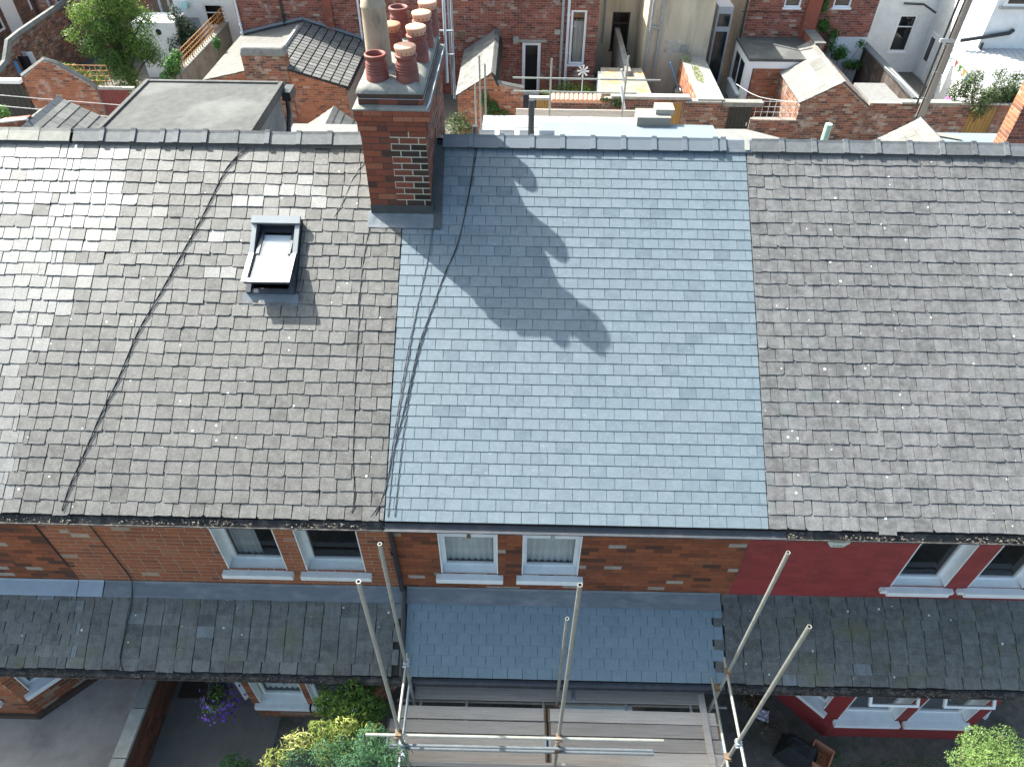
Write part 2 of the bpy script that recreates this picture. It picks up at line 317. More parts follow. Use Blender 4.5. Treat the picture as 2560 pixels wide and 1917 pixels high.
MT['leaf_conifer'] = leaf_mat('leaf_conifer', [(0.0, (0.014, 0.048, 0.02)), (0.6, (0.038, 0.11, 0.042)), (1.0, (0.085, 0.19, 0.07))], 0.6, 0.15)
MT['leaf_lime'] = leaf_mat('leaf_lime', [(0.0, (0.05, 0.11, 0.025)), (0.5, (0.15, 0.25, 0.06)), (1.0, (0.28, 0.38, 0.12))], 0.6, 0.25)
MT['leaf_grey'] = leaf_mat('leaf_grey', [(0.0, (0.02, 0.04, 0.015)), (0.4, (0.06, 0.1, 0.03)), (0.8, (0.14, 0.18, 0.07)), (1.0, (0.3, 0.28, 0.22))])
MT['petal'] = leaf_mat('petal', [(0.0, (0.06, 0.02, 0.18)), (0.5, (0.15, 0.045, 0.40)), (1.0, (0.34, 0.17, 0.62))], 0.6, 0.3)
MT['dead_leaf'] = leaf_mat('dead_leaf', [(0.0, (0.06, 0.04, 0.025)), (0.6, (0.16, 0.10, 0.05)), (1.0, (0.26, 0.2, 0.1))], 0.8, 0.1)

MT['gutter_litter'] = M('gutter_litter', (0.16, 0.142, 0.118), (0.07, 0.062, 0.052), 25, 0.95, 0.3, tone=0.4)
MT['ridge_mortar'] = M('ridge_mortar', (0.12, 0.115, 0.105), (0.075, 0.07, 0.065), 18, 0.95, 0.5)
MT['rw_frame'] = M('rw_frame', (0.045, 0.05, 0.058), (0.06, 0.066, 0.075), 6, 0.4, 0, 0.5)
MT['rw_cladding'] = M('rw_cladding', (0.26, 0.275, 0.285), (0.22, 0.235, 0.245), 6, 0.35, 0, 0.5, metal=0.4)
MT['stack_mortar'] = M('stack_mortar', (0.50, 0.46, 0.36), (0.38, 0.35, 0.28), 14, 0.95, 0.3)
MT['dark_lead'] = M('dark_lead', (0.06, 0.066, 0.066), (0.045, 0.05, 0.05), 4, 0.55, 0.2, 0.4, stain=(0.13, 0.13, 0.12), stain_scale=3, stain_amt=0.4)
MT['mat_brown'] = M('mat_brown', (0.05, 0.035, 0.024), (0.035, 0.025, 0.018), 30, 0.95, 0.5)
MT['green_paint'] = M('green_paint', (0.22, 0.42, 0.30), (0.4, 0.5, 0.44), 5, 0.6, 0.1)
MT['pane_dark'] = M('pane_dark', (0.02, 0.024, 0.028), (0.015, 0.018, 0.02), 3, 0.08, 0, 0.5)
MT['teal_paint'] = M('teal_paint', (0.35, 0.58, 0.55), (0.3, 0.5, 0.5), 5, 0.5, 0)
MT['flecked'] = M('flecked', (0.19, 0.18, 0.163), (0.15, 0.142, 0.13), 4, 0.9, 0.2, 0.25, speck=(0.04, 0.037, 0.033), speck_amt=0.85, tone=.05)
MT['sash_brown'] = M('sash_brown', (0.045, 0.035, 0.03), (0.06, 0.05, 0.045), 5, 0.6, 0)
MT['pale_patch'] = M('pale_patch', (0.66, 0.63, 0.55), (0.3, 0.25, 0.2), 3, 0.9, 0.3)
MT['moss_slab'] = M('moss_slab', (0.34, 0.31, 0.26), (0.16, 0.14, 0.115), 4, 0.9, 0.4, stain=(0.38, 0.22, 0.06), stain_scale=1.5, stain_amt=0.8, speck=(0.12, 0.11, 0.1), speck_amt=.7)
MT['white_brick'] = M('white_brick', (0.66, 0.68, 0.70), (0.55, 0.57, 0.6), 8, 0.8, 0.4, stretch=(2, 2, 6))
MT['brown_tile'] = M('brown_tile', (0.17, 0.13, 0.11), (0.13, 0.10, 0.09), 6, 0.85, 0.2, tone=.2)
MT['dark_wall'] = M('dark_wall', (0.075, 0.055, 0.045), (0.045, 0.036, 0.032), 5, 0.95, 0.5, stain=(0.2, 0.17, 0.15), stain_scale=1.6, stain_amt=.5)

# ------------------------------------------------------------------ mesh helpers
ORG = {}
COUNT = {}
Z3 = Vector((0, 0, 1))

def V3(*a): return Vector(a if len(a) == 3 else a[0])

def thing(name, label, cat, loc=(0, 0, 0), group=None):
    o = bpy.data.objects.new(name, None)
    o.empty_display_size = 0.2
    o.location = loc
    COL.objects.link(o)
    ORG[o] = Vector(loc)
    o['label'] = label; o['category'] = cat
    if group: o['group'] = group
    return o

class MB:
    def __init__(s): s.v = []; s.f = []; s.t = []
    def add(s, vs, fs, tone=0.5):
        b = len(s.v); s.v += [tuple(p) for p in vs]
        s.f += [tuple(b + i for i in f) for f in fs]; s.t += [tone] * len(fs)
        return s
    def quad(s, a, b, c, d, tone=0.5): return s.add((a, b, c, d), ((0, 1, 2, 3),), tone)
    def poly(s, pts, tone=0.5): return s.add(pts, (tuple(range(len(pts))),), tone)
    def hexa(s, p, tone=0.5):
        """8 points: bottom loop then top loop"""
        return s.add(p, ((3, 2, 1, 0), (4, 5, 6, 7), (0, 1, 5, 4), (1, 2, 6, 5), (2, 3, 7, 6), (3, 0, 4, 7)), tone)
    def box(s, lo, hi, tone=0.5):
        x0, y0, z0 = lo; x1, y1, z1 = hi
        return s.hexa([(x0, y0, z0), (x1, y0, z0), (x1, y1, z0), (x0, y1, z0), (x0, y0, z1), (x1, y0, z1), (x1, y1, z1), (x0, y1, z1)], tone)
    def obox(s, c, ax, ay, az, tone=0.5):
        """oriented box: centre and three half-axis vectors"""
        c = Vector(c); ax = Vector(ax); ay = Vector(ay); az = Vector(az)
        return s.hexa([c - ax - ay - az, c + ax - ay - az, c + ax + ay - az, c - ax + ay - az, c - ax - ay + az, c + ax - ay + az, c + ax + ay + az, c - ax + ay + az], tone)
    def prism(s, pts, ext, tone=0.5):
        n = len(pts); e = Vector(ext); pts = [Vector(p) for p in pts]
        fs = [tuple(range(n))[::-1], tuple(range(n, 2 * n))] + [(i, (i + 1) % n, n + (i + 1) % n, n + i) for i in range(n)]
        return s.add(pts + [p + e for p in pts], fs, tone)
    def tube(s, pts, r, n=8, tone=0.5, cap=True, closed=False):
        pts = [Vector(p) for p in pts]; m = len(pts)
        rr = r if isinstance(r, (list, tuple)) else [r] * m
        vs = []; ref = None
        for i, p in enumerate(pts):
            d = (pts[min(i + 1, m - 1)] - pts[max(i - 1, 0)]).normalized()
            if ref is None or abs(ref.dot(d)) > 0.95: ref = Vector((0, 0, 1)) if abs(d.z) < 0.9 else Vector((1, 0, 0))
            a = d.cross(ref).normalized(); b = a.cross(d)
            ref = b
            vs += [p + (a * math.cos(2 * math.pi * k / n) + b * math.sin(2 * math.pi * k / n)) * rr[i] for k in range(n)]
        fs = [(i * n + k, i * n + (k + 1) % n, (i + 1) * n + (k + 1) % n, (i + 1) * n + k) for i in range(m - 1) for k in range(n)]
        if cap: fs += [tuple(range(n))[::-1], tuple(range((m - 1) * n, m * n))]
        return s.add(vs, fs, tone)
    def pipe(s, p0, p1, r, r2, n=12, tone=0.5):
        """hollow tube with an open mouth at p1"""
        p0 = Vector(p0); p1 = Vector(p1)
        s.tube([p0, p1], r, n, tone, cap=False)
        b = len(s.v) - n
        d = (p1 - p0).normalized()
        outer = [Vector(q) for q in s.v[b:]]
        inn = [p1 + (q - p1) * (r2 / r) for q in outer]
        deep = [q - d * 0.25 for q in inn]
        return s.add(outer + inn + deep, [(k, (k + 1) % n, n + (k + 1) % n, n + k) for k in range(n)] + [(n + k, n + (k + 1) % n, 2 * n + (k + 1) % n, 2 * n + k) for k in range(n)] + [tuple(range(2 * n, 3 * n))], tone)
    def lathe(s, c, prof, n=24, tone=0.5):
        c = Vector(c); m = len(prof)
        vs = [c + Vector((r * math.cos(2 * math.pi * k / n), r * math.sin(2 * math.pi * k / n), z)) for r, z in prof for k in range(n)]
        fs = [(i * n + k, i * n + (k + 1) % n, (i + 1) * n + (k + 1) % n, (i + 1) * n + k) for i in range(m - 1) for k in range(n)]
        return s.add(vs, fs, tone)
    def build(s, name, mat, parent=None, kind=None, label=None, cat=None, group=None, smooth=False):
        me = bpy.data.meshes.new(name)
        o0 = ORG.get(parent, Vector((0, 0, 0)))
        if parent is None and cat:
            xs = [p[0] for p in s.v]; ys = [p[1] for p in s.v]; zs = [p[2] for p in s.v]
            o0 = Vector(((min(xs) + max(xs)) / 2, (min(ys) + max(ys)) / 2, min(zs)))
        me.from_pydata([(p[0] - o0.x, p[1] - o0.y, p[2] - o0.z) for p in s.v], [], s.f)
        a = me.attributes.new('tone', 'FLOAT', 'FACE'); a.data.foreach_set('value', s.t)
        me.materials.append(MT[mat] if isinstance(mat, str) else mat)
        if smooth: me.polygons.foreach_set('use_smooth', [True] * len(me.polygons))
        me.update()
        o = bpy.data.objects.new(name, me); COL.objects.link(o)
        if parent is not None: o.parent = parent
        elif cat: o.location = o0
        ORG[o] = o0
        if kind: o['kind'] = kind
        if label: o['label'] = label
        if cat: o['category'] = cat
        if group: o['group'] = group
        return o

class Fr:
    """a flat surface: origin O, along U, up V, outward N"""
    def __init__(s, O, U, V=None, N=None):
        s.O = Vector(O); s.U = Vector(U).normalized(); s.V = Vector(V).normalized() if V else Vector((0, 0, 1))
        s.N = Vector(N).normalized() if N else s.U.cross(s.V).normalized()
    def p(s, u, v, n=0.0): return s.O + s.U * u + s.V * v + s.N * n
    def box(s, mb, u0, v0, u1, v1, n0, n1, tone=0.5):
        return mb.hexa([s.p(u0, v0, n0), s.p(u1, v0, n0), s.p(u1, v0, n1), s.p(u0, v0, n1), s.p(u0, v1, n0), s.p(u1, v1, n0), s.p(u1, v1, n1), s.p(u0, v1, n1)], tone)

def screen_size(p, size):
    d = (Vector(p) - CAM_POS)
    l = CAM_ROT.transposed() @ d
    if l.z > -0.1: return 0.0
    x = 1777 * l.x / -l.z; y = 1777 * l.y / -l.z
    if abs(x) > 1330 or abs(y) > 1010: return 0.0
    return size / (l.z * l.z)

def split_holes(w, h, holes):
    us = sorted({0, w} | {max(0, min(w, x)) for a in holes for x in (a[0], a[2])})
    vs = sorted({0, h} | {max(0, min(h, x)) for a in holes for x in (a[1], a[3])})
    for j in range(len(vs) - 1):
        run = None
        for i in range(len(us) - 1):
            cu, cv = (us[i] + us[i + 1]) / 2, (vs[j] + vs[j + 1]) / 2
            inside = any(a[0] < cu < a[2] and a[1] < cv < a[3] for a in holes)
            if not inside: run = (run[0], us[i + 1]) if run else (us[i], us[i + 1])
            if inside or i == len(us) - 2:
                if run: yield run[0], vs[j], run[1], vs[j + 1]
                run = None

def wall_body(parent, name, fr, w, h, holes, thick, mat):
    mb = MB()
    for a in split_holes(w, h, holes): fr.box(mb, a[0], a[1], a[2], a[3], -thick, 0)
    return mb.build(name, mat, parent)

def brick_unit():
    out = []
    for k in range(6):
        r = random.Random(k)
        c = 0.10; j = lambda a: (r.random() - 0.5) * a
        b = [(-.5, -1, -.5), (.5, -1, -.5), (.5, -1, .5), (-.5, -1, .5)]
        m = [(-.5 + j(.01), -0.4, -.5 + j(.04)), (.5 + j(.01), -0.4, -.5 + j(.04)), (.5 + j(.01), -0.4, .5 + j(.04)), (-.5 + j(.01), -0.4, .5 + j(.04))]
        f = [(-.5 + c * .25 + j(.02), j(.3), -.5 + c), (.5 - c * .25 + j(.02), j(.3), -.5 + c), (.5 - c * .25, j(.3), .5 - c), (-.5 + c * .25, j(.3), .5 - c)]
        v = b + m + f
        fs = [(0, 1, 5, 4), (1, 2, 6, 5), (2, 3, 7, 6), (3, 0, 4, 7), (4, 5, 9, 8), (5, 6, 10, 9), (6, 7, 11, 10), (7, 4, 8, 11), (8, 9, 10, 11)]
        out.append((v, fs))
    return out
BRICK_U = brick_unit()
BRICK_MESH = {}

def brick_mesh(k, mat):
    if (k, mat) not in BRICK_MESH:
        me = bpy.data.meshes.new('brick'); me.from_pydata(BRICK_U[k][0], [], BRICK_U[k][1]); me.materials.append(MT[mat]); me.update()
        BRICK_MESH[(k, mat)] = me
    return BRICK_MESH[(k, mat)]

def bricks(parent, fr, w, h, holes, mat, singles=0, course=0.0975, bl=0.275, joint=0.011, proud=0.006, tone=None, inside=None, seed=1, header=0.0):
    """one course after another; the largest in the picture as single parts, the rest joined"""
    rg = random.Random(seed); items = []
    nc = int(h / course + 0.5)
    for j in range(nc):
        v0 = j * course + joint / 2; v1 = (j + 1) * course - joint / 2
        if v1 > h + 0.001: break
        cuts = [0.0, w]
        for a in holes:
            if a[1] < (v0 + v1) / 2 < a[3]: cuts += [a[0], a[2]]
        cuts = sorted(cuts)
        for i in range(len(cuts) - 1):
            a, b = cuts[i], cuts[i + 1]
            if b - a < 0.02: continue
            cu, cv = (a + b) / 2, (v0 + v1) / 2
            if any(q[0] < cu < q[2] and q[1] < cv < q[3] for q in holes): continue
            u = a - (0.5 * bl if j % 2 else 0.0) - rg.random() * 0.02 + (0 if a > 0 else -rg.random() * 0.0)
            while u < b:
                L = bl * (0.5 if rg.random() < header else 1.0)
                x0, x1 = max(a, u + joint / 2), min(b, u + L - joint / 2)
                u += L
                if x1 - x0 < 0.03: continue
                c = ((x0 + x1) / 2, (v0 + v1) / 2)
                if inside and not inside(c[0], c[1]): continue
                items.append((c, x1 - x0, v1 - v0, rg.randrange(6), tone(c[0], c[1], rg) if tone else rg.random(), proud * (0.6 + 0.8 * rg.random()), (rg.random() - 0.5) * 0.012))
    rot = Matrix((fr.U, fr.N, fr.V)).transposed()
    order = sorted(range(len(items)), key=lambda i: -screen_size(fr.p(*items[i][0]), items[i][1] * items[i][2])) if singles else []
    single = {i for i in order[:singles] if screen_size(fr.p(*items[i][0]), 1) > 0}
    o0 = ORG[parent]; mb = MB()
    for i, (c, L, H, k, t, pr, tw) in enumerate(items):
        if i in single:
            o = bpy.data.objects.new('brick', brick_mesh(k, mat)); COL.objects.link(o); o.parent = parent
            m = rot.to_4x4() @ Matrix.Rotation(tw, 4, 'Y') @ Matrix.Diagonal((L, pr * 2.2, H, 1))
            m.translation = fr.p(c[0], c[1], pr) - o0
            o.matrix_local = m
            o['tone'] = t
        else:
            vs = [fr.p(c[0] + x * L, c[1] + z * H, pr + y * pr * 2.2) for x, y, z in BRICK_U[k][0]]
            mb.add(vs, BRICK_U[k][1], t)
    if mb.v: mb.build('brick_courses', mat, parent, kind='stuff')

# ---- slates
def slate_unit(ragged, seed):
    r = random.Random(seed); j = lambda a: (r.random() - 0.5) * 2 * a
    pts = []
    cc = r.random()
    n = 4
    xl, xr = -0.5 + abs(j(0.01 * ragged)), 0.5 - abs(j(0.01 * ragged))
    if ragged > 1 and cc < 0.12: pts += [(xl, 0.06 + 0.09 * r.random()), (xl + 0.05 + 0.09 * r.random(), 0.0)]
    else: pts += [(xl, j(0.013 * ragged))]
    for i in range(1, n): pts.append((xl + (xr - xl) * i / n + j(0.02), j(0.011 * ragged)))
    if ragged > 1 and 0.12 < cc < 0.24: pts += [(xr - 0.05 - 0.09 * r.random(), 0.0), (xr, 0.06 + 0.09 * r.random())]
    else: pts += [(xr, j(0.013 * ragged))]
    pts += [(xr + j(0.008 * ragged), 0.7), (xr + j(0.008 * ragged), 1.0), (xl + j(0.008 * ragged), 1.0), (xl + j(0.008 * ragged), 0.7)]
    return pts
SLATE_U = {('rag', k): slate_unit(1.6, 50 + k) for k in range(20)}
SLATE_U.update({('neat', k): slate_unit(0.25, 90 + k) for k in range(8)})
SLATE_MESH = {}

def slate_geo(kind, k, w, L, t):
    pts = SLATE_U[(kind, k)]; n = len(pts); ch = 0.35 * t
    lo = [(x * w, y * L, 0.0) for x, y in pts]
    hi = []
    for x, y in pts:
        yy = y * L + (0.002 if y < 0.3 else 0); hi.append((x * w * 0.99, yy, t))
    fs = [tuple(range(n, 2 * n))] + [(i, (i + 1) % n, n + (i + 1) % n, n + i) for i in range(n)]
    return lo + hi, fs

def slate_mesh(kind, k, w, L, t, mat):
    key = (kind, k, w, L, t, mat)
    if key not in SLATE_MESH:
        v, f = slate_geo(kind, k, w, L, t)
        me = bpy.data.meshes.new('slate'); me.from_pydata(v, [], f); me.materials.append(MT[mat]); me.update()
        SLATE_MESH[key] = me
    return SLATE_MESH[key]

def lay_slates(parent, fr, rows, mat, kind, w, g, t, singles, special=None, skip=None, jit=1.0, seed=3, s0=0.0, cut=None):
    """rows = list of (u0, u1); fr.U along the row, fr.V up the slope"""
    rg = random.Random(seed); L = g * 1.35; items = []
    nk = 20 if kind == 'rag' else 8
    for j, (u0, u1) in enumerate(rows):
        s = s0 + j * g
        off = 0.5 * w if j % 2 else 0.0
        drift = rg.uniform(-0.02, 0.02) * jit
        u = u0 - off + (drift if off else 0)
        first = True
        while u < u1 - 0.02:
            ww = w
            if rg.random() < 0.05 * jit: ww = w * rg.uniform(0.7, 0.9)
            a, b = max(u, u0), min(u + ww, u1)
            u += ww
            if a == u0 and b - a < 0.06: u = u0; continue
            if u1 - b < 0.06: b = u1; u = u1 + 1
            if cut:
                q = cut(s + g * 0.5)
                if q and b > q[0] and a < q[1]:
                    if a < q[0] - .03: b = q[0]
                    elif b > q[1] + .03: a = q[1]
                    else: continue
            c = (a + b) / 2
            dy = rg.gauss(0, 0.006) * jit
            if rg.random() < 0.012 * jit: dy -= rg.uniform(0.02, 0.05)
            if skip and skip(c, s + g * 0.5, b - a): continue
            tone = rg.random()
            if special: tone = special(c, s, j, rg, tone, a <= u0 + 0.01, b >= u1 - 0.01)
            items.append((c, s + dy, b - a - 0.004 - 0.003 * jit * rg.random(), rg.randrange(nk), tone, rg.gauss(0, 0.010) * jit, rg.gauss(0, 0.006) * jit, rg.gauss(0, 0.010) * jit + (rg.gauss(0, 0.003) if jit < 0.5 else 0), rg.uniform(0.8, 1.35) if jit > 0.5 else 1.0))
    rot = Matrix((fr.U, fr.V, fr.N)).transposed().to_4x4()
    order = sorted(range(len(items)), key=lambda i: -screen_size(fr.p(items[i][0], items[i][1]), items[i][2]))
    single = {i for i in order[:singles] if screen_size(fr.p(items[i][0], items[i][1]), 1) > 0}
    o0 = ORG[parent]; mb = MB()
    pitch = math.atan(1.15 * t / g)
    for i, (c, s, ww, k, tone, rz, rx, ry, th) in enumerate(items):
        m = rot @ Matrix.Rotation(rz, 4, 'Z') @ Matrix.Rotation(-pitch + rx, 4, 'X') @ Matrix.Rotation(ry, 4, 'Y') @ Matrix.Diagonal((ww / w, 1, th, 1))
        m.translation = fr.p(c, s, 1.25 * t)
        if i in single:
            o = bpy.data.objects.new('slate', slate_mesh(kind, k, w, L, t, mat)); COL.objects.link(o); o.parent = parent
            m.translation = m.translation - o0
            o.matrix_local = m; o['tone'] = tone
        else:
            v, f = slate_geo(kind, k, w, L, t)
            mb.add([m @ Vector(p) for p in v], f, tone)
    if mb.v: mb.build('slate_courses', mat, parent, kind='stuff')

# ---- windows
def window(house, fr, u0, v0, u1, v1, mat='upvc', depth=0.10, bar=0.06, rails=(), mullions=(), sill=0.08, sill_ear=0.08, sill_h=0.09, sill_out=0.10, curtain=None, reveal=None, name='window', glass='glass', label=None, back=0.5):
    """frame set back in its opening; glass, sill, curtain and the dark room behind as its sub-parts"""
    mb = MB(); n1 = -depth + 0.05; n0 = -depth
    fr.box(mb, u0, v0, u0 + bar, v1, n0, n1); fr.box(mb, u1 - bar, v0, u1, v1, n0, n1)
    fr.box(mb, u0 + bar, v0, u1 - bar, v0 + bar, n0, n1); fr.box(mb, u0 + bar, v1 - bar, u1 - bar, v1, n0, n1)
    for r in rails: fr.box(mb, u0 + bar, r - 0.022, u1 - bar, r + 0.022, n0, n1 - 0.006)
    for q in mullions:
        x, a, b = q; fr.box(mb, x - 0.015, a, x + 0.015, b, n0, n1 - 0.01)
    o = mb.build(name, mat, house, label=label)
    g = MB(); g.quad(fr.p(u0 + bar * .5, v0 + bar * .5, n0 + 0.02), fr.p(u1 - bar * .5, v0 + bar * .5, n0 + 0.02), fr.p(u1 - bar * .5, v1 - bar * .5, n0 + 0.02), fr.p(u0 + bar * .5, v1 - bar * .5, n0 + 0.02))
    g.build('glass', glass, o)
    rm = MB(); e = 0.02
    a, b, c, d = (u0 + e, v0 + e), (u1 - e, v0 + e), (u1 - e, v1 - e), (u0 + e, v1 - e)
    q = [fr.p(x, y, n0 - 0.01) for x, y in (a, b, c, d)]; z = [fr.p(x, y, n0 - back) for x, y in (a, b, c, d)]
    rm.add(q + z, ((4, 5, 6, 7), (0, 1, 5, 4), (1, 2, 6, 5), (2, 3, 7, 6), (3, 0, 4, 7)))
    rm.build('room_lining', 'dark_room', o)
    if curtain:
        for (ca, cb, cv0, cv1, cm) in curtain:
            cu = MB(); n = max(6, int((cb - ca) / 0.03)); nn = n0 - 0.06
            top = [fr.p(ca + (cb - ca) * i / n, cv1, nn + 0.012 * math.sin(i * 1.9)) for i in range(n + 1)]
            bot = [fr.p(ca + (cb - ca) * i / n, cv0, nn + 0.018 * math.sin(i * 1.9 + 0.5)) for i in range(n + 1)]
            cu.add(bot + top, [(i, i + 1, n + 2 + i, n + 1 + i) for i in range(n)])
            cu.build('curtain', cm, o, smooth=True)
    if sill:
        sb = MB()
        fr.box(sb, u0 - sill_ear, v0 - sill_h, u1 + sill_ear, v0 + 0.008, 0.012, sill_out)
        sb.hexa([fr.p(u0 + .004, v0 - sill_h, -depth), fr.p(u1 - .004, v0 - sill_h, -depth), fr.p(u1 - .004, v0 - sill_h, 0.006), fr.p(u0 + .004, v0 - sill_h, 0.006),
                 fr.p(u0 + .004, v0 + 0.035, -depth), fr.p(u1 - .004, v0 + 0.035, -depth), fr.p(u1 - .004, v0 + 0.010, 0.011), fr.p(u0 + .004, v0 + 0.010, 0.011)])
        sb.build('sill', reveal or mat, o)
    if reveal:
        for a_, b_ in ((u0 - 0.003, u0 + 0.012), (u1 - 0.012, u1 + 0.003)):
            rv = MB(); fr.box(rv, a_, v0 + 0.037, b_, v1, -depth + 0.05, 0.009); rv.build('reveal', reveal, o)
    return o

# ---- foliage
def leaves(mb, blobs, n, size, seed, sq=0.6, tone_lo=0.0, up=0.3, shell=0.55):
    """small leaf faces spread through a crown of uneven lumps; blobs = (centre, radii)"""
    rg = random.Random(seed)
    vol = [b[1][0] * b[1][1] * b[1][2] for b in blobs]; tot = sum(vol)
    for b, v in zip(blobs, vol):
        c = Vector(b[0]); R = b[1]; base = rg.uniform(-0.18, 0.18)
        for _ in range(int(n * v / tot)):
            d = Vector((rg.gauss(0, 1), rg.gauss(0, 1), rg.gauss(0, 1))).normalized()
            f = shell + (1 - shell) * rg.random() ** 0.6 if rg.random() < 0.85 else rg.random()
            f *= 0.82 + 0.36 * noise.noise(d * 2.2 + c * 3)
            p = c + Vector((d.x * R[0], d.y * R[1], d.z * R[2])) * f
            nrm = (d + Vector((rg.gauss(0, .6), rg.gauss(0, .6), rg.gauss(0, .6) + up))).normalized()
            a = nrm.orthogonal().normalized(); a = Matrix.Rotation(rg.random() * 6.28, 3, nrm) @ a
            bb = nrm.cross(a); s = size * rg.uniform(0.6, 1.3)
            t = min(1, max(0, 0.5 + base + rg.gauss(0, 0.2)))
            mb.add((p - a * s, p + bb * s * sq * .5 - a * .1 * s, p + a * s, p - bb * s * sq * .5 + a * .1 * s), ((0, 1, 2, 3),), t)
    return mb

# ================================================================== the setting
RP = RAD(32.76); CR, SR = math.cos(RP), math.sin(RP)
ZE = 5.6
g = MB(); g.box((-90, -60, -0.5), (90, 120, -0.02)); g.build('ground', 'ground', kind='structure')
g = MB(); g.box((-12.5, -6, -0.2), (-6.72, 0.3, 0.0)); g.build('forecourt', 'concrete', kind='structure')
g = MB(); g.box((-6.72, -6, -0.2), (-4.35, 1.6, -0.004)); g.build('garden_path', 'dark_path', kind='structure')
g = MB(); g.box((-4.35, -6, -0.2), (3.4, 0.3, -0.012)); g.build('garden_soil', 'soil', kind='structure')
# uneven bare yard of the red house
g = MB(); nx, ny = 40, 30; x0, x1, y0, y1 = 3.4, 12.0, -6.0, 0.3
vs = [(x0 + (x1 - x0) * i / nx, y0 + (y1 - y0) * j / ny, 0.02 + 0.05 * noise.noise(Vector((i * .31, j * .37, 3))) + 0.03 * noise.noise(Vector((i * 1.1, j * 1.3, 1)))) for j in range(ny + 1) for i in range(nx + 1)]
g.add(vs, [(j * (nx + 1) + i, j * (nx + 1) + i + 1, (j + 1) * (nx + 1) + i + 1, (j + 1) * (nx + 1) + i) for j in range(ny) for i in range(nx)])
g.build('bare_yard', 'soil', kind='structure', smooth=True)
g = MB(); g.box((-90, -18, -0.3), (90, -9, -0.006)); g.build('road', 'tarmac', kind='structure')
g = MB(); g.box((-90, -9, -0.3), (90, -6.1, 0.05)); g.build('bounce_pavement', 'pale_cement', kind='structure')  # unseen; added pale to bounce sunlight onto the shaded fronts
g = MB(); g.box((-60, 17.2, -0.2), (60, 23.2, 0.0)); g.build('back_lane', 'concrete', kind='structure')
g = MB(); g.box((-60, 23.6, -0.2), (60, 45, 0.004)); g.build('yard_paving', 'dark_path', kind='structure')
g = MB(); g.box((-60, 9.9, -0.2), (60, 17.2, 0.004)); g.build('near_yard_paving', 'concrete', kind='structure')

# ================================================================== our terrace
FW = 0.30      # front wall plane
PZ0, PZ1, PY0 = 2.62, 3.32, -0.86
PV = Vector((0, FW - PY0, PZ1 - PZ0)).normalized()
PLEN = math.hypot(FW - PY0, PZ1 - PZ0)
SAPEX = 5.90

def house(x0, x1, label, body):
    h = thing('terraced_house', label, 'house', ((x0 + x1) / 2, 0.3, 0), 'houses of the near terrace')
    b = MB(); b.box((x0 + 0.002, 1.1, 0), (x1 - 0.002, 9.5, 5.4)); b.build('house_body', body, h)
    return h

def roof_deck(h, x0, x1, mat, hole=None):
    F = Fr((0, 0, ZE), (1, 0, 0), (0, CR, SR))
    b = MB()
    a = F.p(0, SAPEX, 0)
    for xa, xb in ((x0, x1),) if not hole else ((x0, hole[0]), (hole[1], x1)):
        b.prism([(xa, 0.02, ZE - 0.10), (xa, 0.02, ZE + 0.002), (xa, a.y, a.z - 0.012), (xa, a.y * 2 - 0.02, ZE + 0.002), (xa, a.y * 2 - 0.02, ZE - 0.1), (xa, a.y, a.z - 0.12)], (xb - xa, 0, 0))
    if hole:
        F.box(b, hole[0], .02, hole[1], hole[2], -.10, -.002); F.box(b, hole[0], hole[3], hole[1], SAPEX, -.10, -.002)
    b.box((x0, 0.04, ZE - 0.32), (x1, 0.10, ZE - 0.11))          # fascia board
    b.box((x0, 0.11, ZE - 0.30), (x1, 0.32, ZE - 0.27))          # soffit
    o = b.build('main_roof', 'deck', h)
    bk = MB(); bk.quad(V3(x0, a.y + .02, a.z + .01), V3(x1, a.y + .02, a.z + .01), V3(x1, a.y * 2, ZE + .02), V3(x0, a.y * 2, ZE + .02)); bk.build('rear_slope', mat, h)
    return o, F

def porch_deck(h, x0, x1):
    F = Fr((0, PY0, PZ0), (1, 0, 0), PV)
    b = MB()
    b.prism([(x0, PY0 + .02, PZ0 - .02), (x0, PY0 + .02, PZ0 - .005), (x0, FW - .004, PZ1 - .012), (x0, FW - .004, PZ0 - .14), (x0, PY0 + .02, PZ0 - .14)], (x1 - x0, 0, 0))
    return b.build('porch_roof', 'deck', h), F

def gutter(h, x0, x1, yc, zc, r, mat, name='gutter', debris=0):
    b = MB(); n = 10
    pr = [(yc + r * math.cos(math.pi + math.pi * k / n), zc + r * math.sin(math.pi + math.pi * k / n)) for k in range(n + 1)]
    pi = [(yc + (r - .008) * math.cos(math.pi + math.pi * k / n), zc + (r - .008) * math.sin(math.pi + math.pi * k / n)) for k in range(n + 1)][::-1]
    b.prism([(x0, y, z) for y, z in pr + pi], (x1 - x0, 0, 0))
    o = b.build(name, mat, h)
    if debris:
        rg = random.Random(int(x0 * 10) + debris); d = MB()
        for i in range(int((x1 - x0) * 150)):
            x = rg.uniform(x0, x1); w = 0.5 + noise.noise(Vector((x * 1.3, debris, 0)))
            if rg.random() > w: continue
            s = rg.uniform(.003, .012)
            c = V3(x, yc + rg.gauss(0, r * .5), zc - r * .25 + rg.uniform(0, r * .5))
            d.obox(c, (s, rg.gauss(0, .3) * s, 0), (0, s * .7, rg.gauss(0, .4) * s), (0, 0, s * .4), rg.random())
        d.build('gutter_debris', 'gutter_litter', o, kind='stuff')
    return o

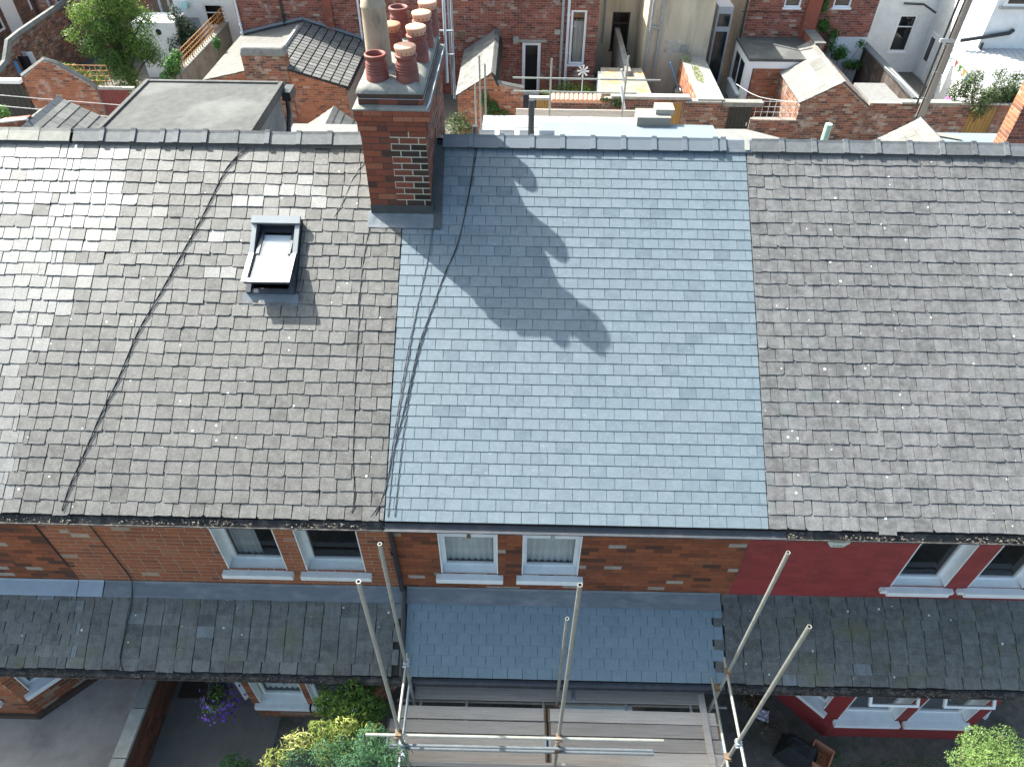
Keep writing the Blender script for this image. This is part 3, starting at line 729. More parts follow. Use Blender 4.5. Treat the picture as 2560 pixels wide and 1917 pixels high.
# ridge: angled tiles with a raised collar at one end
def ridge(h, xs, mat, wing=0.175, ang=33, bed=True, jig=0.004, seed=1, t=0.016):
    rg = random.Random(seed)
    ay, az = SAPEX * CR, ZE + SAPEX * SR
    ca, sa = math.cos(RAD(ang)), math.sin(RAD(ang))
    def prof(off):
        return [(ay - wing * ca - off * sa, az - wing * sa + off * ca), (ay - .035, az - .014 + off), (ay, az + .012 + off * 1.1), (ay + .035, az - .014 + off), (ay + wing * ca + off * sa, az - wing * sa + off * ca)]
    for i in range(len(xs) - 1):
        a, b = xs[i], xs[i + 1]
        dz = rg.gauss(0, jig); up = .050
        m = MB(); tn = rg.random()
        o, n_ = prof(up + t + dz), prof(up + dz)
        m.prism([(a + .004, y, z) for y, z in o] + [(a + .004, y, z) for y, z in n_[::-1]], (b - a - .008, rg.gauss(0, jig * .5), rg.gauss(0, jig)), tn)
        if mat != 'ridge_pale':
            o, n_ = prof(up + t + dz + .020), prof(up + dz + .004)
            w = .07
            m.prism([(b - w, y, z) for y, z in o] + [(b - w, y, z) for y, z in n_[::-1]], (w + .006, 0, 0), min(1, tn + .25))
        m.build('ridge_tile', mat, h)
    if bed:
        m = MB(); N = int((xs[-1] - xs[0]) / .03)
        lo = []; hi = []; bo = []
        for i in range(N + 1):
            x = xs[0] + (xs[-1] - xs[0]) * i / N
            e = .012 + .016 * (0.5 + noise.noise(Vector((x * 3.1, seed, 0)))) + .010 * noise.noise(Vector((x * 14, seed, 5)))
            w = wing + e
            hi.append((x, ay - (wing - .03) * ca, az - (wing - .03) * sa + .052)); lo.append((x, ay - w * ca, az - w * sa + .036)); bo.append((x, ay - (w + .012) * ca, az - (w + .012) * sa + .006))
        n = N + 1
        m.add(hi + lo + bo, [(k, k + 1, n + k + 1, n + k) for k in range(N)] + [(n + k, n + k + 1, 2 * n + k + 1, 2 * n + k) for k in range(N)])
        m.build('mortar_bed', 'ridge_mortar', h)

def flashing(h, x0, x1, mat='lead', up=0.10, pieces=1.5, s_lo=None, seed=2):
    F = Fr((0, PY0, PZ0), (1, 0, 0), PV); rg = random.Random(seed)
    n = max(1, round((x1 - x0) / pieces)); s_lo = s_lo or PLEN - 0.25
    for i in range(n):
        a = x0 + (x1 - x0) * i / n; b = x0 + (x1 - x0) * (i + 1) / n + (.02 if i < n - 1 else 0)
        m = MB(); K = 14; lo = []; mid = []; top = []
        for k in range(K + 1):
            x = a + (b - a) * k / K
            lo.append(F.p(x, s_lo + .012 * noise.noise(Vector((x * 2.3, seed, 0))), .034 + .004 * i % 2 + .006 * noise.noise(Vector((x * 4, seed, 9)))))
            mid.append(F.p(x, PLEN - .02, .030 + .004 * (i % 2))); top.append(V3(x, FW - .014 - .003 * (i % 2), PZ1 + up + .006 * noise.noise(Vector((x * 3, seed, 4)))))
        n1 = K + 1
        m.add(lo + mid + top, [(k, k + 1, n1 + k + 1, n1 + k) for k in range(K)] + [(n1 + k, n1 + k + 1, 2 * n1 + k + 1, 2 * n1 + k) for k in range(K)])
        m.build('lead_flashing', mat, h, smooth=False)

UW, UN = (1, 0, 0), (0, -1, 0)
def wall_frame(x0): return Fr((x0, FW, 0), (1, 0, 0))

def bay(h, pts, z1, mat, holes=({}, {}, {})):
    """canted bay: three wall faces through four plan points; returns their frames"""
    out = []
    for i in range(3):
        a, b = V3(*pts[i], 0), V3(*pts[i + 1], 0)
        F = Fr(a, b - a); w = (b - a).length
        wall_body(h, 'bay_wall', F, w, z1, holes[i] or [], 0.22, mat)
        out.append((F, w))
    return out

# ---------------------------------------------------------------- house with the new roof (H2)
A0, A1 = -1.83, 3.47
h2 = house(A0, A1, 'terraced house with newly laid blue grey slates and brown brick front', 'dark_mortar')
F2 = wall_frame(A0)
W2 = [(-1.163 - A0, 3.77, -0.275 - A0, 5.20), (0.106 - A0, 3.78, 0.985 - A0, 5.20)]
low = [(0.9, 0.9, 2.4, 2.3)]
wall_body(h2, 'front_wall', F2, A1 - A0, 5.3, W2 + low, 0.25, 'dark_mortar')
bricks(h2, F2, A1 - A0, 5.3, W2 + [(0, 0, 6, 3.3)], 'brick_brown', 300, joint=0.006, proud=0.005, seed=5, tone=lambda u, v, r: r.gauss(.50, .24) if r.random() < .96 else r.uniform(.955, 1))
for i, (u0, v0, u1, v1) in enumerate(W2):
    cu = (u1 + u0) / 2
    window(h2, F2, u0, v0, u1, v1, 'white_paint', 0.20, 0.07, rails=(4.60, 4.64), mullions=((cu - .12, 4.62, 5.2), (cu + .12, 4.62, 5.2)), sill_ear=0.085, sill_h=0.105, sill_out=0.11,
           curtain=[(u0 + .05, u1 - .05, v0 - .05, v1, 'net')], reveal='white_paint', back=0.4)
window(h2, F2, *low[0], 'white_paint', 0.1, 0.06, reveal='white_paint')
roof2, RF = roof_deck(h2, A0, A1, 'new_slate')
G2 = 5.75 / 35
CH = (-2.36, -1.27)        # chimney footprint along x
lay_slates(roof2, RF, [(A0 + .015, A1 - .004)] * 35, 'new_slate', 'neat', 0.2357, G2, 0.0072, 215, jit=0.12, seed=21, cut=lambda s: (-99, CH[1] + .02) if s > 4.56 else ((-99, -1.36) if s > 4.38 else None),
           special=lambda c, s, j, r, t, l, e: min(1, max(0, r.gauss(.64, .13) if r.random() < .9 else r.uniform(.05, .45))))
ridge(h2, [CH[1] + .012 + .475 * i for i in range(10)] + [3.14], 'ridge_new', seed=4, jig=.001, bed=False)
m = MB(); F = RF
for sgn in (1,):
    ay, az = SAPEX * CR, ZE + SAPEX * SR
    m.prism([(3.15, ay - .165, az - .055), (3.15, ay - .02, az + .066), (3.15, ay + .02, az + .066), (3.15, ay + .165, az - .055), (3.15, ay + .16, az - .08), (3.15, ay, az + .03), (3.15, ay - .16, az - .08)], (.40, 0, 0))
m.build('ridge_saddle', 'lead', h2, label='smooth grey lead saddle covering the joint in the ridge')
gutter(h2, A0 + .01, A1 + .25, -.075, 5.565, .068, 'gutter')
pd2, PF = porch_deck(h2, -1.78, 3.38)
lay_slates(pd2, PF, [(-1.74, 3.20 + (.15 if j % 2 == 0 else -.02)) for j in range(7)], 'new_porch_slate', 'neat', 0.2357, 0.1643, 0.006, 85, jit=0.12, seed=31,
           special=lambda c, s, j, r, t, l, e: min(1, max(0, r.gauss(.5, .13))))
flashing(h2, -1.76, 3.33, 'lead', 0.06, 1.7, seed=7)
gutter(h2, -1.85, 3.36, -.925, 2.575, .066, 'gutter')
m = MB(); m.tube([(-1.85, -.05, 5.50), (-1.855, .10, 5.36), (-1.852, .24, 5.2), (-1.83, .24, 3.62), (-1.82, .2, 3.42)], .040, 10)
F = PF
m.tube([PF.p(-1.80, PLEN - .02, .1), PF.p(-1.775, .75, .09), PF.p(-1.76, .02, .085), PF.p(-1.76, -.06, .02)], .038, 10)
m.build('downpipe', 'pipe_black', h2)
m = MB(); m.tube([(-1.852, .24, 4.4), (-1.852, .24, 4.46)], .05, 10); m.tube([(-1.852, .24, 5.15), (-1.852, .24, 5.22)], .055, 10); m.build('pipe_collar', 'pipe_black', h2)
# bay below the scaffold
b2 = bay(h2, [(-.1, FW), (.6, -.5), (2.3, -.5), (3.0, FW)], 2.46, 'dark_mortar', (None, [(.25, .85, 1.45, 2.2)], None))
window(h2, b2[1][0], .25, .85, 1.45, 2.2, 'white_paint', 0.08, 0.06, reveal='white_paint')
# small ornaments on the window rails, seen through the panes
for i, (u, z, mt) in enumerate(((W2[0][0] + .45, 4.66, 'rust'), (W2[1][0] + .45, 4.66, 'pipe_grey'))):
    m = MB(); c = F2.p(u, z, -.10)
    m.lathe(c, [(.0, 0), (.035, .004), (.03, .03), (.016, .05), (.03, .08), (.022, .11), (.0, .125)], 10)
    o = m.build('ornament', mt, None, label=('brown' if i == 0 else 'grey') + ' ornament standing on the ' + ('left' if i == 0 else 'right') + ' sash bar of the new roofed house', cat='ornament')

# ---------------------------------------------------------------- house on the left (H1)
B0 = -7.13
h1 = house(B0, A0, 'terraced house with weathered brown grey slates and an open roof window', 'mortar')
F1 = wall_frame(B0)
W1 = [(-4.56 - B0, 3.755, -3.62 - B0, 5.20), (-3.31 - B0, 3.755, -2.37 - B0, 5.20)]
wall_body(h1, 'front_wall', F1, A0 - B0, 5.3, W1 + [(.55, 0, 1.35, 2.1)], 0.25, 'mortar')
bricks(h1, F1, A0 - B0 - .005, 5.3, W1 + [(0, 0, 6, 3.3)], 'brick_orange', 300, joint=0.013, proud=0.006, seed=6, header=.12, tone=lambda u, v, r: r.gauss(.55, .15) if r.random() < .93 else r.random())
for i, (u0, v0, u1, v1) in enumerate(W1):
    cu = [(u0 + .07, u0 + .48, v0 + .03, v1, 'curtain')] if i == 0 else None
    window(h1, F1, u0, v0, u1, v1, 'old_white', 0.235, 0.085, sill_ear=0.09, sill_h=0.095, sill_out=0.11, curtain=cu, reveal='old_white', back=.6)
G1 = 5.75 / 29.5
SK = (-4.06, -3.35, 2.75, 3.745)    # roof window: x0, x1, s0, s1
SKS = (SK[2] / CR, SK[3] / CR)
roof1, _ = roof_deck(h1, B0, A0, 'old_slate', (SK[0] + .07, SK[1] - .07, SKS[0] + .06, SKS[1] - .07))
X_CH = -2.285
def tone_old(c, s, j, r, t, l, e):
    lim = -6.05 + .55 * noise.noise(Vector((0, s * 1.7, 2))) - .30 * max(0, 4.4 - s) * 1.3
    if c < lim and r.random() < .62: return r.uniform(1.02, 1.95)  # smooth slates whose pale colour carries the painted sheen
    if abs(c + 3.7) < .75 and SKS[1] - .1 < s < SKS[1] + .65 and r.random() < .33: return r.uniform(1.0, 1.5)
    if -4.75 < c < -4.0 and SKS[0] < s < SKS[1] and r.random() < .25: return r.uniform(1.0, 1.3)
    if e and j % 2 and s < 4.3: return r.uniform(.0, .12)
    return min(1, max(.05, r.gauss(.58, .22) + .35 * noise.noise(Vector((c * .9, s * .9, 7)))))
lay_slates(roof1, RF, [(B0 + .003 + (.12 if j % 2 else 0), A0 + .01 if j % 2 else A0 + .004) for j in range(29)], 'old_slate', 'rag', 0.243, G1, 0.0108, 205, special=tone_old, seed=41, cut=lambda s: (SK[0] - .012, SK[1] + .012) if SKS[0] - .03 < s < SKS[1] + .03 else ((X_CH - .02, 99) if s > 4.62 else None))
ridge(h1, [-7.06 + .49 * i for i in range(3)] + [-5.62, -5.40] + [-4.95 + .49 * i for i in range(6)] + [CH[0] - .01], 'ridge_old', seed=8)
gutter(h1, B0, A0 - .01, -.06, 5.555, .072, 'old_gutter', debris=3)
pd1, _ = porch_deck(h1, B0, -1.78)
def tone_porch(c, s, j, r, t, l, e):
    if r.random() < .025: return r.uniform(1.0, 1.9)
    if e and j % 2: return 1.9
    return min(1, max(0, r.gauss(.5, .22)))
lay_slates(pd1, PF, [(B0 + .002 + (.14 if j % 2 else 0), -1.83 if j % 2 else -1.93) for j in range(7)], 'porch_slate', 'rag', 0.288, 0.172, 0.009, 90, special=tone_porch, seed=51)
flashing(h1, B0, -6.72, 'pale_lead', 0.05, 1.0, seed=3); flashing(h1, -6.70, -1.80, 'lead', 0.05, 1.7, seed=5)
gutter(h1, B0, -1.86, -.92, 2.57, .066, 'old_gutter', debris=5)
b1 = bay(h1, [(-5.50, FW), (-4.72, -.53), (-2.75, -.53), (-1.98, FW)], 2.46, 'mortar', ([(.28, .62, .88, 2.25)], [(.13, .62, 1.0, 2.25), (1.12, .62, 1.85, 2.25)], None))
for i in range(3): bricks(h1, b1[i][0], b1[i][1], 2.4, ([(.28, .52, .88, 2.25)], [(.13, .52, 1.0, 2.25), (1.12, .52, 1.85, 2.25)], [])[i], 'brick_orange', 0, seed=60 + i)
window(h1, b1[0][0], .28, .62, .88, 2.25, 'old_white', .08, .06, reveal='old_white', sill_h=.09, sill_out=.09, name='bay_window')
window(h1, b1[1][0], .13, .62, 1.0, 2.25, 'old_white', .20, .07, reveal='old_white', sill_h=.1, sill_out=.1, curtain=[(.2, .93, .68, 2.2, 'net')], name='bay_window')
window(h1, b1[1][0], 1.12, .62, 1.85, 2.25, 'old_white', .14, .07, reveal='old_white', sill_h=.1, sill_out=.1, name='bay_window')
d = MB(); F1.box(d, .58, .03, 1.32, 2.06, -.17, -.12); d.build('front_door', 'gate_dark', h1)

# roof window, hinged half way and standing open
def roof_window():
    F = RF; x0, x1 = SK[0], SK[1]; s0, s1 = SKS
    fw = .075; up = .10
    m = MB()
    F.box(m, x0, s0, x0 + fw, s1, .0, up); F.box(m, x1 - fw, s0, x1, s1, .0, up)
    F.box(m, x0 + fw, s0, x1 - fw, s0 + fw * .8, .0, up * .75); F.box(m, x0 + fw, s1 - fw, x1 - fw, s1, .0, up)
    o = m.build('roof_window', 'rw_frame', h1)
    k = MB(); F.box(k, x0 - .012, s1 - .10, x1 + .012, s1 + .02, up + .003, up + .055); k.build('hood', 'rw_cladding', o)
    e = .004
    for a_, b_ in ((x0 - e, x0 + fw - .01), (x1 - fw + .01, x1 + e)):
        k = MB(); F.box(k, a_, (s0 + s1) / 2 + .02, b_, s1 - .102, up + .002, up + .016); k.build('side_cladding', 'rw_cladding', o)
    # dark opening
    k = MB(); q = [(x0 + fw, s0 + fw * .8), (x1 - fw, s0 + fw * .8), (x1 - fw, s1 - fw), (x0 + fw, s1 - fw)]
    k.add([F.p(u, v, .0) for u, v in q] + [F.p(u, v, -.55) for u, v in q], ((4, 5, 6, 7), (0, 1, 5, 4), (1, 2, 6, 5), (2, 3, 7, 6), (3, 0, 4, 7))); k.build('shaft', 'dark_room', o)
    # sash swung about its mid axis
    a = RAD(18.5); mid = (s0 + s1) / 2; hl = (s1 - s0) / 2 - .06
    c = F.p((x0 + x1) / 2, mid, up * .95)
    V = F.V * math.cos(a) - F.N * math.sin(a)          # runs up the sash; its lower end stands proud
    S = Fr(c, F.U, V); hw = (x1 - x0) / 2 - .022
    k = MB(); b = .062
    S.box(k, -hw, -hl, -hw + b, .0, -.03, .03); S.box(k, hw - b, -hl, hw, .0, -.03, .03); S.box(k, -hw + .075, .0, -hw + b + .06, hl, -.03, .03); S.box(k, hw - b - .06, .0, hw - .075, hl, -.03, .03)
    S.box(k, -hw + b, -hl, hw - b, -hl + b * .9, -.03, .028); S.box(k, -hw + b, hl - b, hw - b, hl, -.03, .028)
    k.build('sash', 'rw_frame', o)
    k = MB(); S.box(k, -hw - .02, -hl - .02, -hw + b - .008, .0, .031, .044); S.box(k, hw - b + .008, -hl - .02, hw + .02, .0, .031, .044); S.box(k, -hw + b, -hl - .02, hw - b, -hl + b * .8, .031, .042); k.build('sash_cladding', 'rw_cladding', o)
    k = MB(); k.quad(S.p(-hw + b + .02, -hl + b * .8, .012), S.p(hw - b - .02, -hl + b * .8, .012), S.p(hw - b - .02, hl - b, .012), S.p(-hw + b + .02, hl - b, .012)); k.build('pane', 'sky_glass', o)
    k = MB(); k.quad(S.p(-hw + b + .02, -hl + b * .8, -.012), S.p(hw - b - .02, -hl + b * .8, -.012), S.p(hw - b - .02, hl - b - .06, -.012), S.p(-hw + b + .02, hl - b - .06, -.012)); k.build('pane_reflection', 'pane_reflection', o)  # sheet under the glass that paints its white sky reflection
    k = MB(); K = 12
    lo = [F.p(x0 - .06 + (x1 - x0 + .12) * i / K, s0 - .17 + .012 * math.sin(i * 2.1), .018) for i in range(K + 1)]; hi = [F.p(x0 - .06 + (x1 - x0 + .12) * i / K, s0 + .005, .035) for i in range(K + 1)]
    k.add(lo + hi, [(i, i + 1, K + 2 + i, K + 1 + i) for i in range(K)]); k.build('apron', 'lead', o)
roof_window()

# ---------------------------------------------------------------- far left house (H0)
h0 = house(-12.4, B0, 'terraced house cut by the left picture edge with pale ridge tiles and brick bay', 'dark_mortar')
F0 = wall_frame(-12.4); w0 = 12.4 + B0
wall_body(h0, 'front_wall', F0, w0, 5.3, [(1.2, 3.76, 2.1, 5.1)], 0.25, 'dark_mortar')
bricks(h0, F0, w0, 5.3, [(1.2, 3.76, 2.1, 5.1), (0, 0, 6, 3.3)], 'brick_brown', 60, joint=0.006, proud=0.005, seed=9)
window(h0, F0, 1.2, 3.76, 2.1, 5.1, 'white_paint', .12, .07, reveal='white_paint')
roof0, _ = roof_deck(h0, -12.4, B0, 'old_slate')
lay_slates(roof0, RF, [(-10.2, B0 - .003 + (.12 if j % 2 else 0)) for j in range(29)], 'old_slate', 'rag', 0.25, G1, 0.0095, 150, special=lambda c, s, j, r, t, l, e: r.uniform(1.02, 1.98) if r.random() < .85 else r.gauss(.6, .15), seed=61)  # mostly pale slates, sheen put into their colour
ridge(h0, [-11.0 + .487 * i for i in range(9)], 'ridge_pale', seed=9)
gutter(h0, -12.4, B0 - .006, -.06, 5.56, .07, 'old_gutter', debris=4)
pd0, _ = porch_deck(h0, -12.4, B0)
lay_slates(pd0, PF, [(-10.4, B0 - .002 + (.14 if j % 2 else 0)) for j in range(7)], 'porch_slate', 'rag', 0.29, 0.172, 0.009, 40, special=tone_porch, seed=71)
flashing(h0, -12.4, B0 - .01, 'pale_lead', 0.05, 1.4, seed=13)
gutter(h0, -12.4, B0 - .006, -.92, 2.57, .066, 'old_gutter', debris=6)
b0 = bay(h0, [(-11.8, FW), (-10.9, -.63), (-8.86, -.63), (-7.95, FW)], 2.46, 'mortar', (None, [(.5, .72, 1.6, 2.25)], [(.18, .82, 1.08, 2.3)]))
for i in (1, 2): bricks(h0, b0[i][0], b0[i][1], 2.4, [[], [(.5, .62, 1.6, 2.25)], [(.18, .72, 1.08, 2.3)]][i], 'brick_orange', 60, seed=80 + i)
window(h0, b0[1][0], .5, .72, 1.6, 2.25, 'upvc', .08, .06, reveal='white_paint', sill_h=.1, sill_out=.1, name='bay_window')
window(h0, b0[2][0], .18, .82, 1.08, 2.3, 'upvc', .18, .07, reveal='white_paint', sill_h=.1, sill_out=.1, sill_ear=.1, name='bay_window')
m = MB()
for k, e in enumerate((.05,)):
    m.prism([(-11.0 - e, -.64 - e, 0), (-8.84 + e * .4, -.64 - e, 0), (-7.9 + e, FW - .01, 0), (-8.3, FW - .01, 0), (-8.9, -.3, 0), (-11.0, -.3, 0)], (0, 0, .13), .3)
m.build('plinth', 'dark_mortar', h0)

# ---------------------------------------------------------------- red house on the right (H3)
D1 = 8.77
h3 = house(A1, D1, 'terraced house with red painted front and grey slates spotted with lichen', 'red_paint')
F3 = wall_frame(A1)
W3 = [(5.955 - A1, 3.67, 6.81 - A1, 5.15), (7.17 - A1, 3.68, 8.03 - A1, 5.15)]
wall_body(h3, 'front_wall', F3, D1 - A1, 5.3, W3, 0.25, 'red_paint')
bricks(h3, F3, D1 - A1, 5.3, W3 + [(0, 0, 6, 3.35)], 'red_paint', 0, joint=.004, proud=.0022, seed=12)
for i, (u0, v0, u1, v1) in enumerate(W3):
    o = window(h3, F3, u0, v0, u1, v1, 'upvc', .19, .085, sill_ear=.06, sill_h=.10, sill_out=.115, reveal='white_paint', back=.5)
    e = MB()
    for sx in (u0 - .10, u1 + .10): e = MB(); F3.box(e, sx - .045, v0 - .092, sx + .045, v0 - .016, .004, .075); e.build('sill_ear', 'white_paint', o)
roof3, _ = roof_deck(h3, A1, D1, 'right_slate')
G3 = 5.75 / 29
def tone_right(c, s, j, r, t, l, e):
    if l: return r.uniform(.0, .2) if j % 2 == 0 else (r.uniform(1.0, 1.6) if r.random() < .5 else .5)
    if c < A1 + .8 and r.random() < .12: return r.uniform(1, 1.9)
    return min(1, max(.02, r.gauss(.62, .17) + .45 * noise.noise(Vector((c * .8, s * .8, 3))) - .25 * math.exp(-((c - 5.5) ** 2 + (s - 2.6) ** 2 * .5) / .8)))
lay_slates(roof3, RF, [(A1 + .002, D1)] * 29, 'right_slate', 'rag', 0.249, G3, 0.0098, 210, special=tone_right, seed=91, jit=.8)
ridge(h3, [3.55 + .495 * i for i in range(11)], 'ridge_old', seed=18)
m = MB(); ay, az = SAPEX * CR, ZE + SAPEX * SR
m.prism([(3.44, ay - .155, az - .03), (3.44, ay, az + .085), (3.44, ay + .155, az - .03), (3.44, ay, az + .02)], (.075, 0, 0)); m.build('ridge_end', 'pale_cement', h3)
gutter(h3, A1 + .26, D1, -.065, 5.55, .072, 'old_gutter', debris=7)
pd3, _ = porch_deck(h3, 3.36, D1)
lay_slates(pd3, PF, [(3.225 + (.15 if j % 2 == 0 else -.02), D1) for j in range(8)], 'porch_slate', 'rag', 0.29, 0.170, 0.009, 90, special=lambda c, s, j, r, t, l, e: .15 if l else (1.2 if r.random() < .03 else min(.9, max(0, r.gauss(.33, .2)))), seed=101)
gutter(h3, 3.40, D1, -.925, 2.57, .068, 'old_gutter', debris=8)
b3 = bay(h3, [(4.78, FW), (5.74, -.66), (8.22, -.66), (9.18, FW)], 2.46, 'red_paint', ([(.30, .80, 1.12, 2.3)], [(.0 + .02, .82, 1.02, 2.3), (1.24, .82, 2.26, 2.3)], [(.3, .8, 1.1, 2.3)]))
window(h3, b3[0][0], .30, .80, 1.12, 2.3, 'upvc', .17, .07, sill_h=.09, sill_out=.10, reveal='white_paint', name='bay_window')
for a, b in ((.02, 1.02), (1.24, 2.26)):
    o = window(h3, b3[1][0], a, .82, b, 2.3, 'upvc', .19, .075, rails=(1.72, 1.76), sill_h=.09, sill_out=.115, sill_ear=.07, reveal='white_paint', name='bay_window')
    S = Fr(b3[1][0].p((a + b) / 2, 2.24, -.02), UW, Vector((0, .56, .83)).normalized())
    k = MB(); hw = (b - a) / 2 - .09; q = .045
    S.box(k, -hw, -.40, hw, -.40 + q, -.02, .02); S.box(k, -hw, -q, hw, 0, -.02, .02); S.box(k, -hw, -.40 + q, -hw + q, -q, -.02, .02); S.box(k, hw - q, -.40 + q, hw, -q, -.02, .02)
    k.build('fanlight', 'upvc', o)
    k = MB(); k.quad(S.p(-hw + q, -.4 + q, 0), S.p(hw - q, -.4 + q, 0), S.p(hw - q, -q, 0), S.p(-hw + q, -q, 0)); k.build('fanlight_glass', 'glass', o)
window(h3, b3[2][0], .30, .80, 1.12, 2.3, 'upvc', .08, .07, sill_h=.09, sill_out=.10, reveal='white_paint', name='bay_window')

# alarm box under the gutter
al = thing('alarm_box', 'cream burglar alarm box on the red wall just under the gutter', 'alarm box', (4.70, FW, 4.92))
m = MB(); pts = [(4.55, 5.06), (4.55, 4.96), (4.62, 4.86), (4.80, 4.86), (4.87, 4.96), (4.87, 5.06)]
m.prism([(x, FW - .008, z) for x, z in pts], (0, -.07, 0)); m.build('cover', 'alarm_cover', al)

m = MB()
for a, b, z in ((4.58, 4.84, 5.00), (4.62, 4.80, 4.975)): m.box((a, FW - .081, z), (b, FW - .0785, z + .010))
for k in range(8): m.box((4.64 + k * .019, FW - .081, 4.89), (4.652 + k * .019, FW - .0785, 4.904 + .008 * (k % 3 == 0)))
m.build('printed_lettering', 'alarm_text', al)

# ================================================================== chimney stack
ch = thing('chimney_stack', 'tall brick chimney stack with seven clay pots and sooty right hand side', 'chimney', (-1.83, 5.1, 7.9))
X0, X1, Y0, Y1 = -2.285, -1.375, 3.86, 6.30
ZB, ZT = 8.25, 9.42
m = MB(); m.box((X0, Y0, 7.6), (X1, Y1, ZT)); m.build('shaft_core', 'stack_mortar', ch)
FF = Fr((X0, Y0, ZB), (1, 0, 0)); FS = Fr((X1, Y0, ZB), (0, 1, 0)); FL = Fr((X0, Y1, ZB), (0, -1, 0))
m = MB(); FF.box(m, 0, 0, .40, ZT - ZB, -.01, .0025); m.build('old_pointing', 'dark_mortar', ch)
split = lambda v: .36 + .12 * (int(v / .0975) % 2)
bricks(ch, FF, .91, ZT - ZB, [], 'brick_stack', 90, joint=.005, proud=.007, seed=3, inside=lambda u, v: u < split(v) + .02, tone=lambda u, v, r: min(1, max(.5, r.gauss(.78, .12))) if r.random() < .93 else .3)
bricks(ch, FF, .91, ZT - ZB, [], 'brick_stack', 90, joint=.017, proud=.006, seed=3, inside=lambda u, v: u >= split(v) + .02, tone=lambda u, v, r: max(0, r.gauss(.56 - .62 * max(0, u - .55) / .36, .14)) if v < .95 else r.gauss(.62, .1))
bricks(ch, FS, Y1 - Y0, ZT - ZB, [], 'brick_stack', 110, joint=.016, proud=.006, seed=4, tone=lambda u, v, r: r.gauss(.55, .15), inside=lambda u, v: ZB + v > 8.20 + u * .644 if u < 1.1 else ZB + v > 8.9 - (u - 1.1) * .6)
bricks(ch, FL, Y1 - Y0, ZT - ZB, [], 'brick_stack', 0, joint=.010, proud=.006, seed=5, inside=lambda u, v: ZB + v > 8.9)
# oversailing courses
def collar(z0, z1, e, mat, er=None, seed=1, joint=.008):
    er = er if er is not None else e
    b = MB(); b.box((X0 - e, Y0 - e, z0), (X1 + er, Y1 + e, z1)); b.build('oversailing_course', 'dark_mortar', ch)
    w = X1 - X0 + e + er; h = z1 - z0; n = max(1, round(h / .0975))
    bricks(ch, Fr((X0 - e, Y0 - e, z0), (1, 0, 0)), w, h + .001, [], mat, 30, course=h / n, joint=joint, proud=.005, seed=seed, tone=lambda u, v, r: r.gauss(.72, .14), header=.2)
    bricks(ch, Fr((X1 + er, Y0 - e, z0), (0, 1, 0)), Y1 - Y0 + 2 * e, h + .001, [], mat, 24, course=h / n, joint=.012, proud=.005, seed=seed + 1, tone=lambda u, v, r: r.gauss(.6, .15))
collar(ZT, ZT + .15, .025, 'brick_stack', .045, 21)
collar(ZT + .15, ZT + .30, .05, 'brick_stack', .085, 23)
zc = ZT + .30
m = MB(); K = 8
def ringpts(ex, ey, er, z, amp, sd):
    pts = []
    xa, xb, ya, yb = X0 - ex, X1 + er, Y0 - ey, Y1 + ey
    for i in range(K): pts.append((xa + (xb - xa) * i / K, ya))
    for i in range(K * 2): pts.append((xb, ya + (yb - ya) * i / K / 2))
    for i in range(K): pts.append((xb - (xb - xa) * i / K, yb))
    for i in range(K * 2): pts.append((xa, yb - (yb - ya) * i / K / 2))
    return [(x, y, z + amp * noise.noise(Vector((x * 4, y * 4, sd)))) for x, y in pts]
def loft(mb, rings, top=True):
    n = len(rings[0]); vs = [p for r in rings for p in r]
    fs = [(i * n + k, i * n + (k + 1) % n, (i + 1) * n + (k + 1) % n, (i + 1) * n + k) for i in range(len(rings) - 1) for k in range(n)]
    if top: fs.append(tuple(range((len(rings) - 1) * n, len(rings) * n)))
    mb.add(vs, fs)
loft(m, [ringpts(.055, .055, .09, zc, 0, 0), ringpts(.057, .057, .092, zc + .02, .004, 1), ringpts(-.03, -.03, -.01, zc + .055, .01, 2)])
m.build('cement_shoulder', 'cement', ch)
z1 = zc + .05
b = MB(); b.box((X0 + .025, Y0 + .025, z1), (X1 - .005, Y1 - .02, z1 + .16)); b.build('neck_course', 'dark_mortar', ch)
bricks(ch, Fr((X0 + .025, Y0 + .025, z1), (1, 0, 0)), X1 - X0 - .03, .151, [], 'brick_stack', 14, joint=.008, proud=.005, seed=33, tone=lambda u, v, r: r.gauss(.62, .12))
bricks(ch, Fr((X1 - .005, Y0 + .025, z1), (0, 1, 0)), Y1 - Y0 - .045, .151, [], 'brick_stack', 20, joint=.012, proud=.005, seed=34)
zf = z1 + .16
m = MB(); loft(m, [ringpts(-.005, -.005, .015, zf - .005, .004, 5), ringpts(-.012, -.012, .008, zf + .03, .022, 6), ringpts(-.10, -.09, -.08, zf + .085, .05, 7), ringpts(-.2, -.25, -.2, zf + .10, .04, 8)])
m.build('cement_flaunching', 'cement', ch, smooth=True)
ZP = zf + .075
POT = [(.150, 0), (.148, .105), (.136, .118), (.136, .124), (.148, .134), (.148, .142), (.133, .154), (.133, .160), (.145, .170), (.145, .178), (.130, .190), (.130, .196), (.142, .206), (.142, .214), (.127, .226), (.127, .232), (.138, .242), (.138, .250), (.123, .262), (.120, .312), (.138, .322), (.144, .335), (.144, .352), (.136, .362), (.112, .362), (.108, .30), (.106, .20), (.104, .05)]
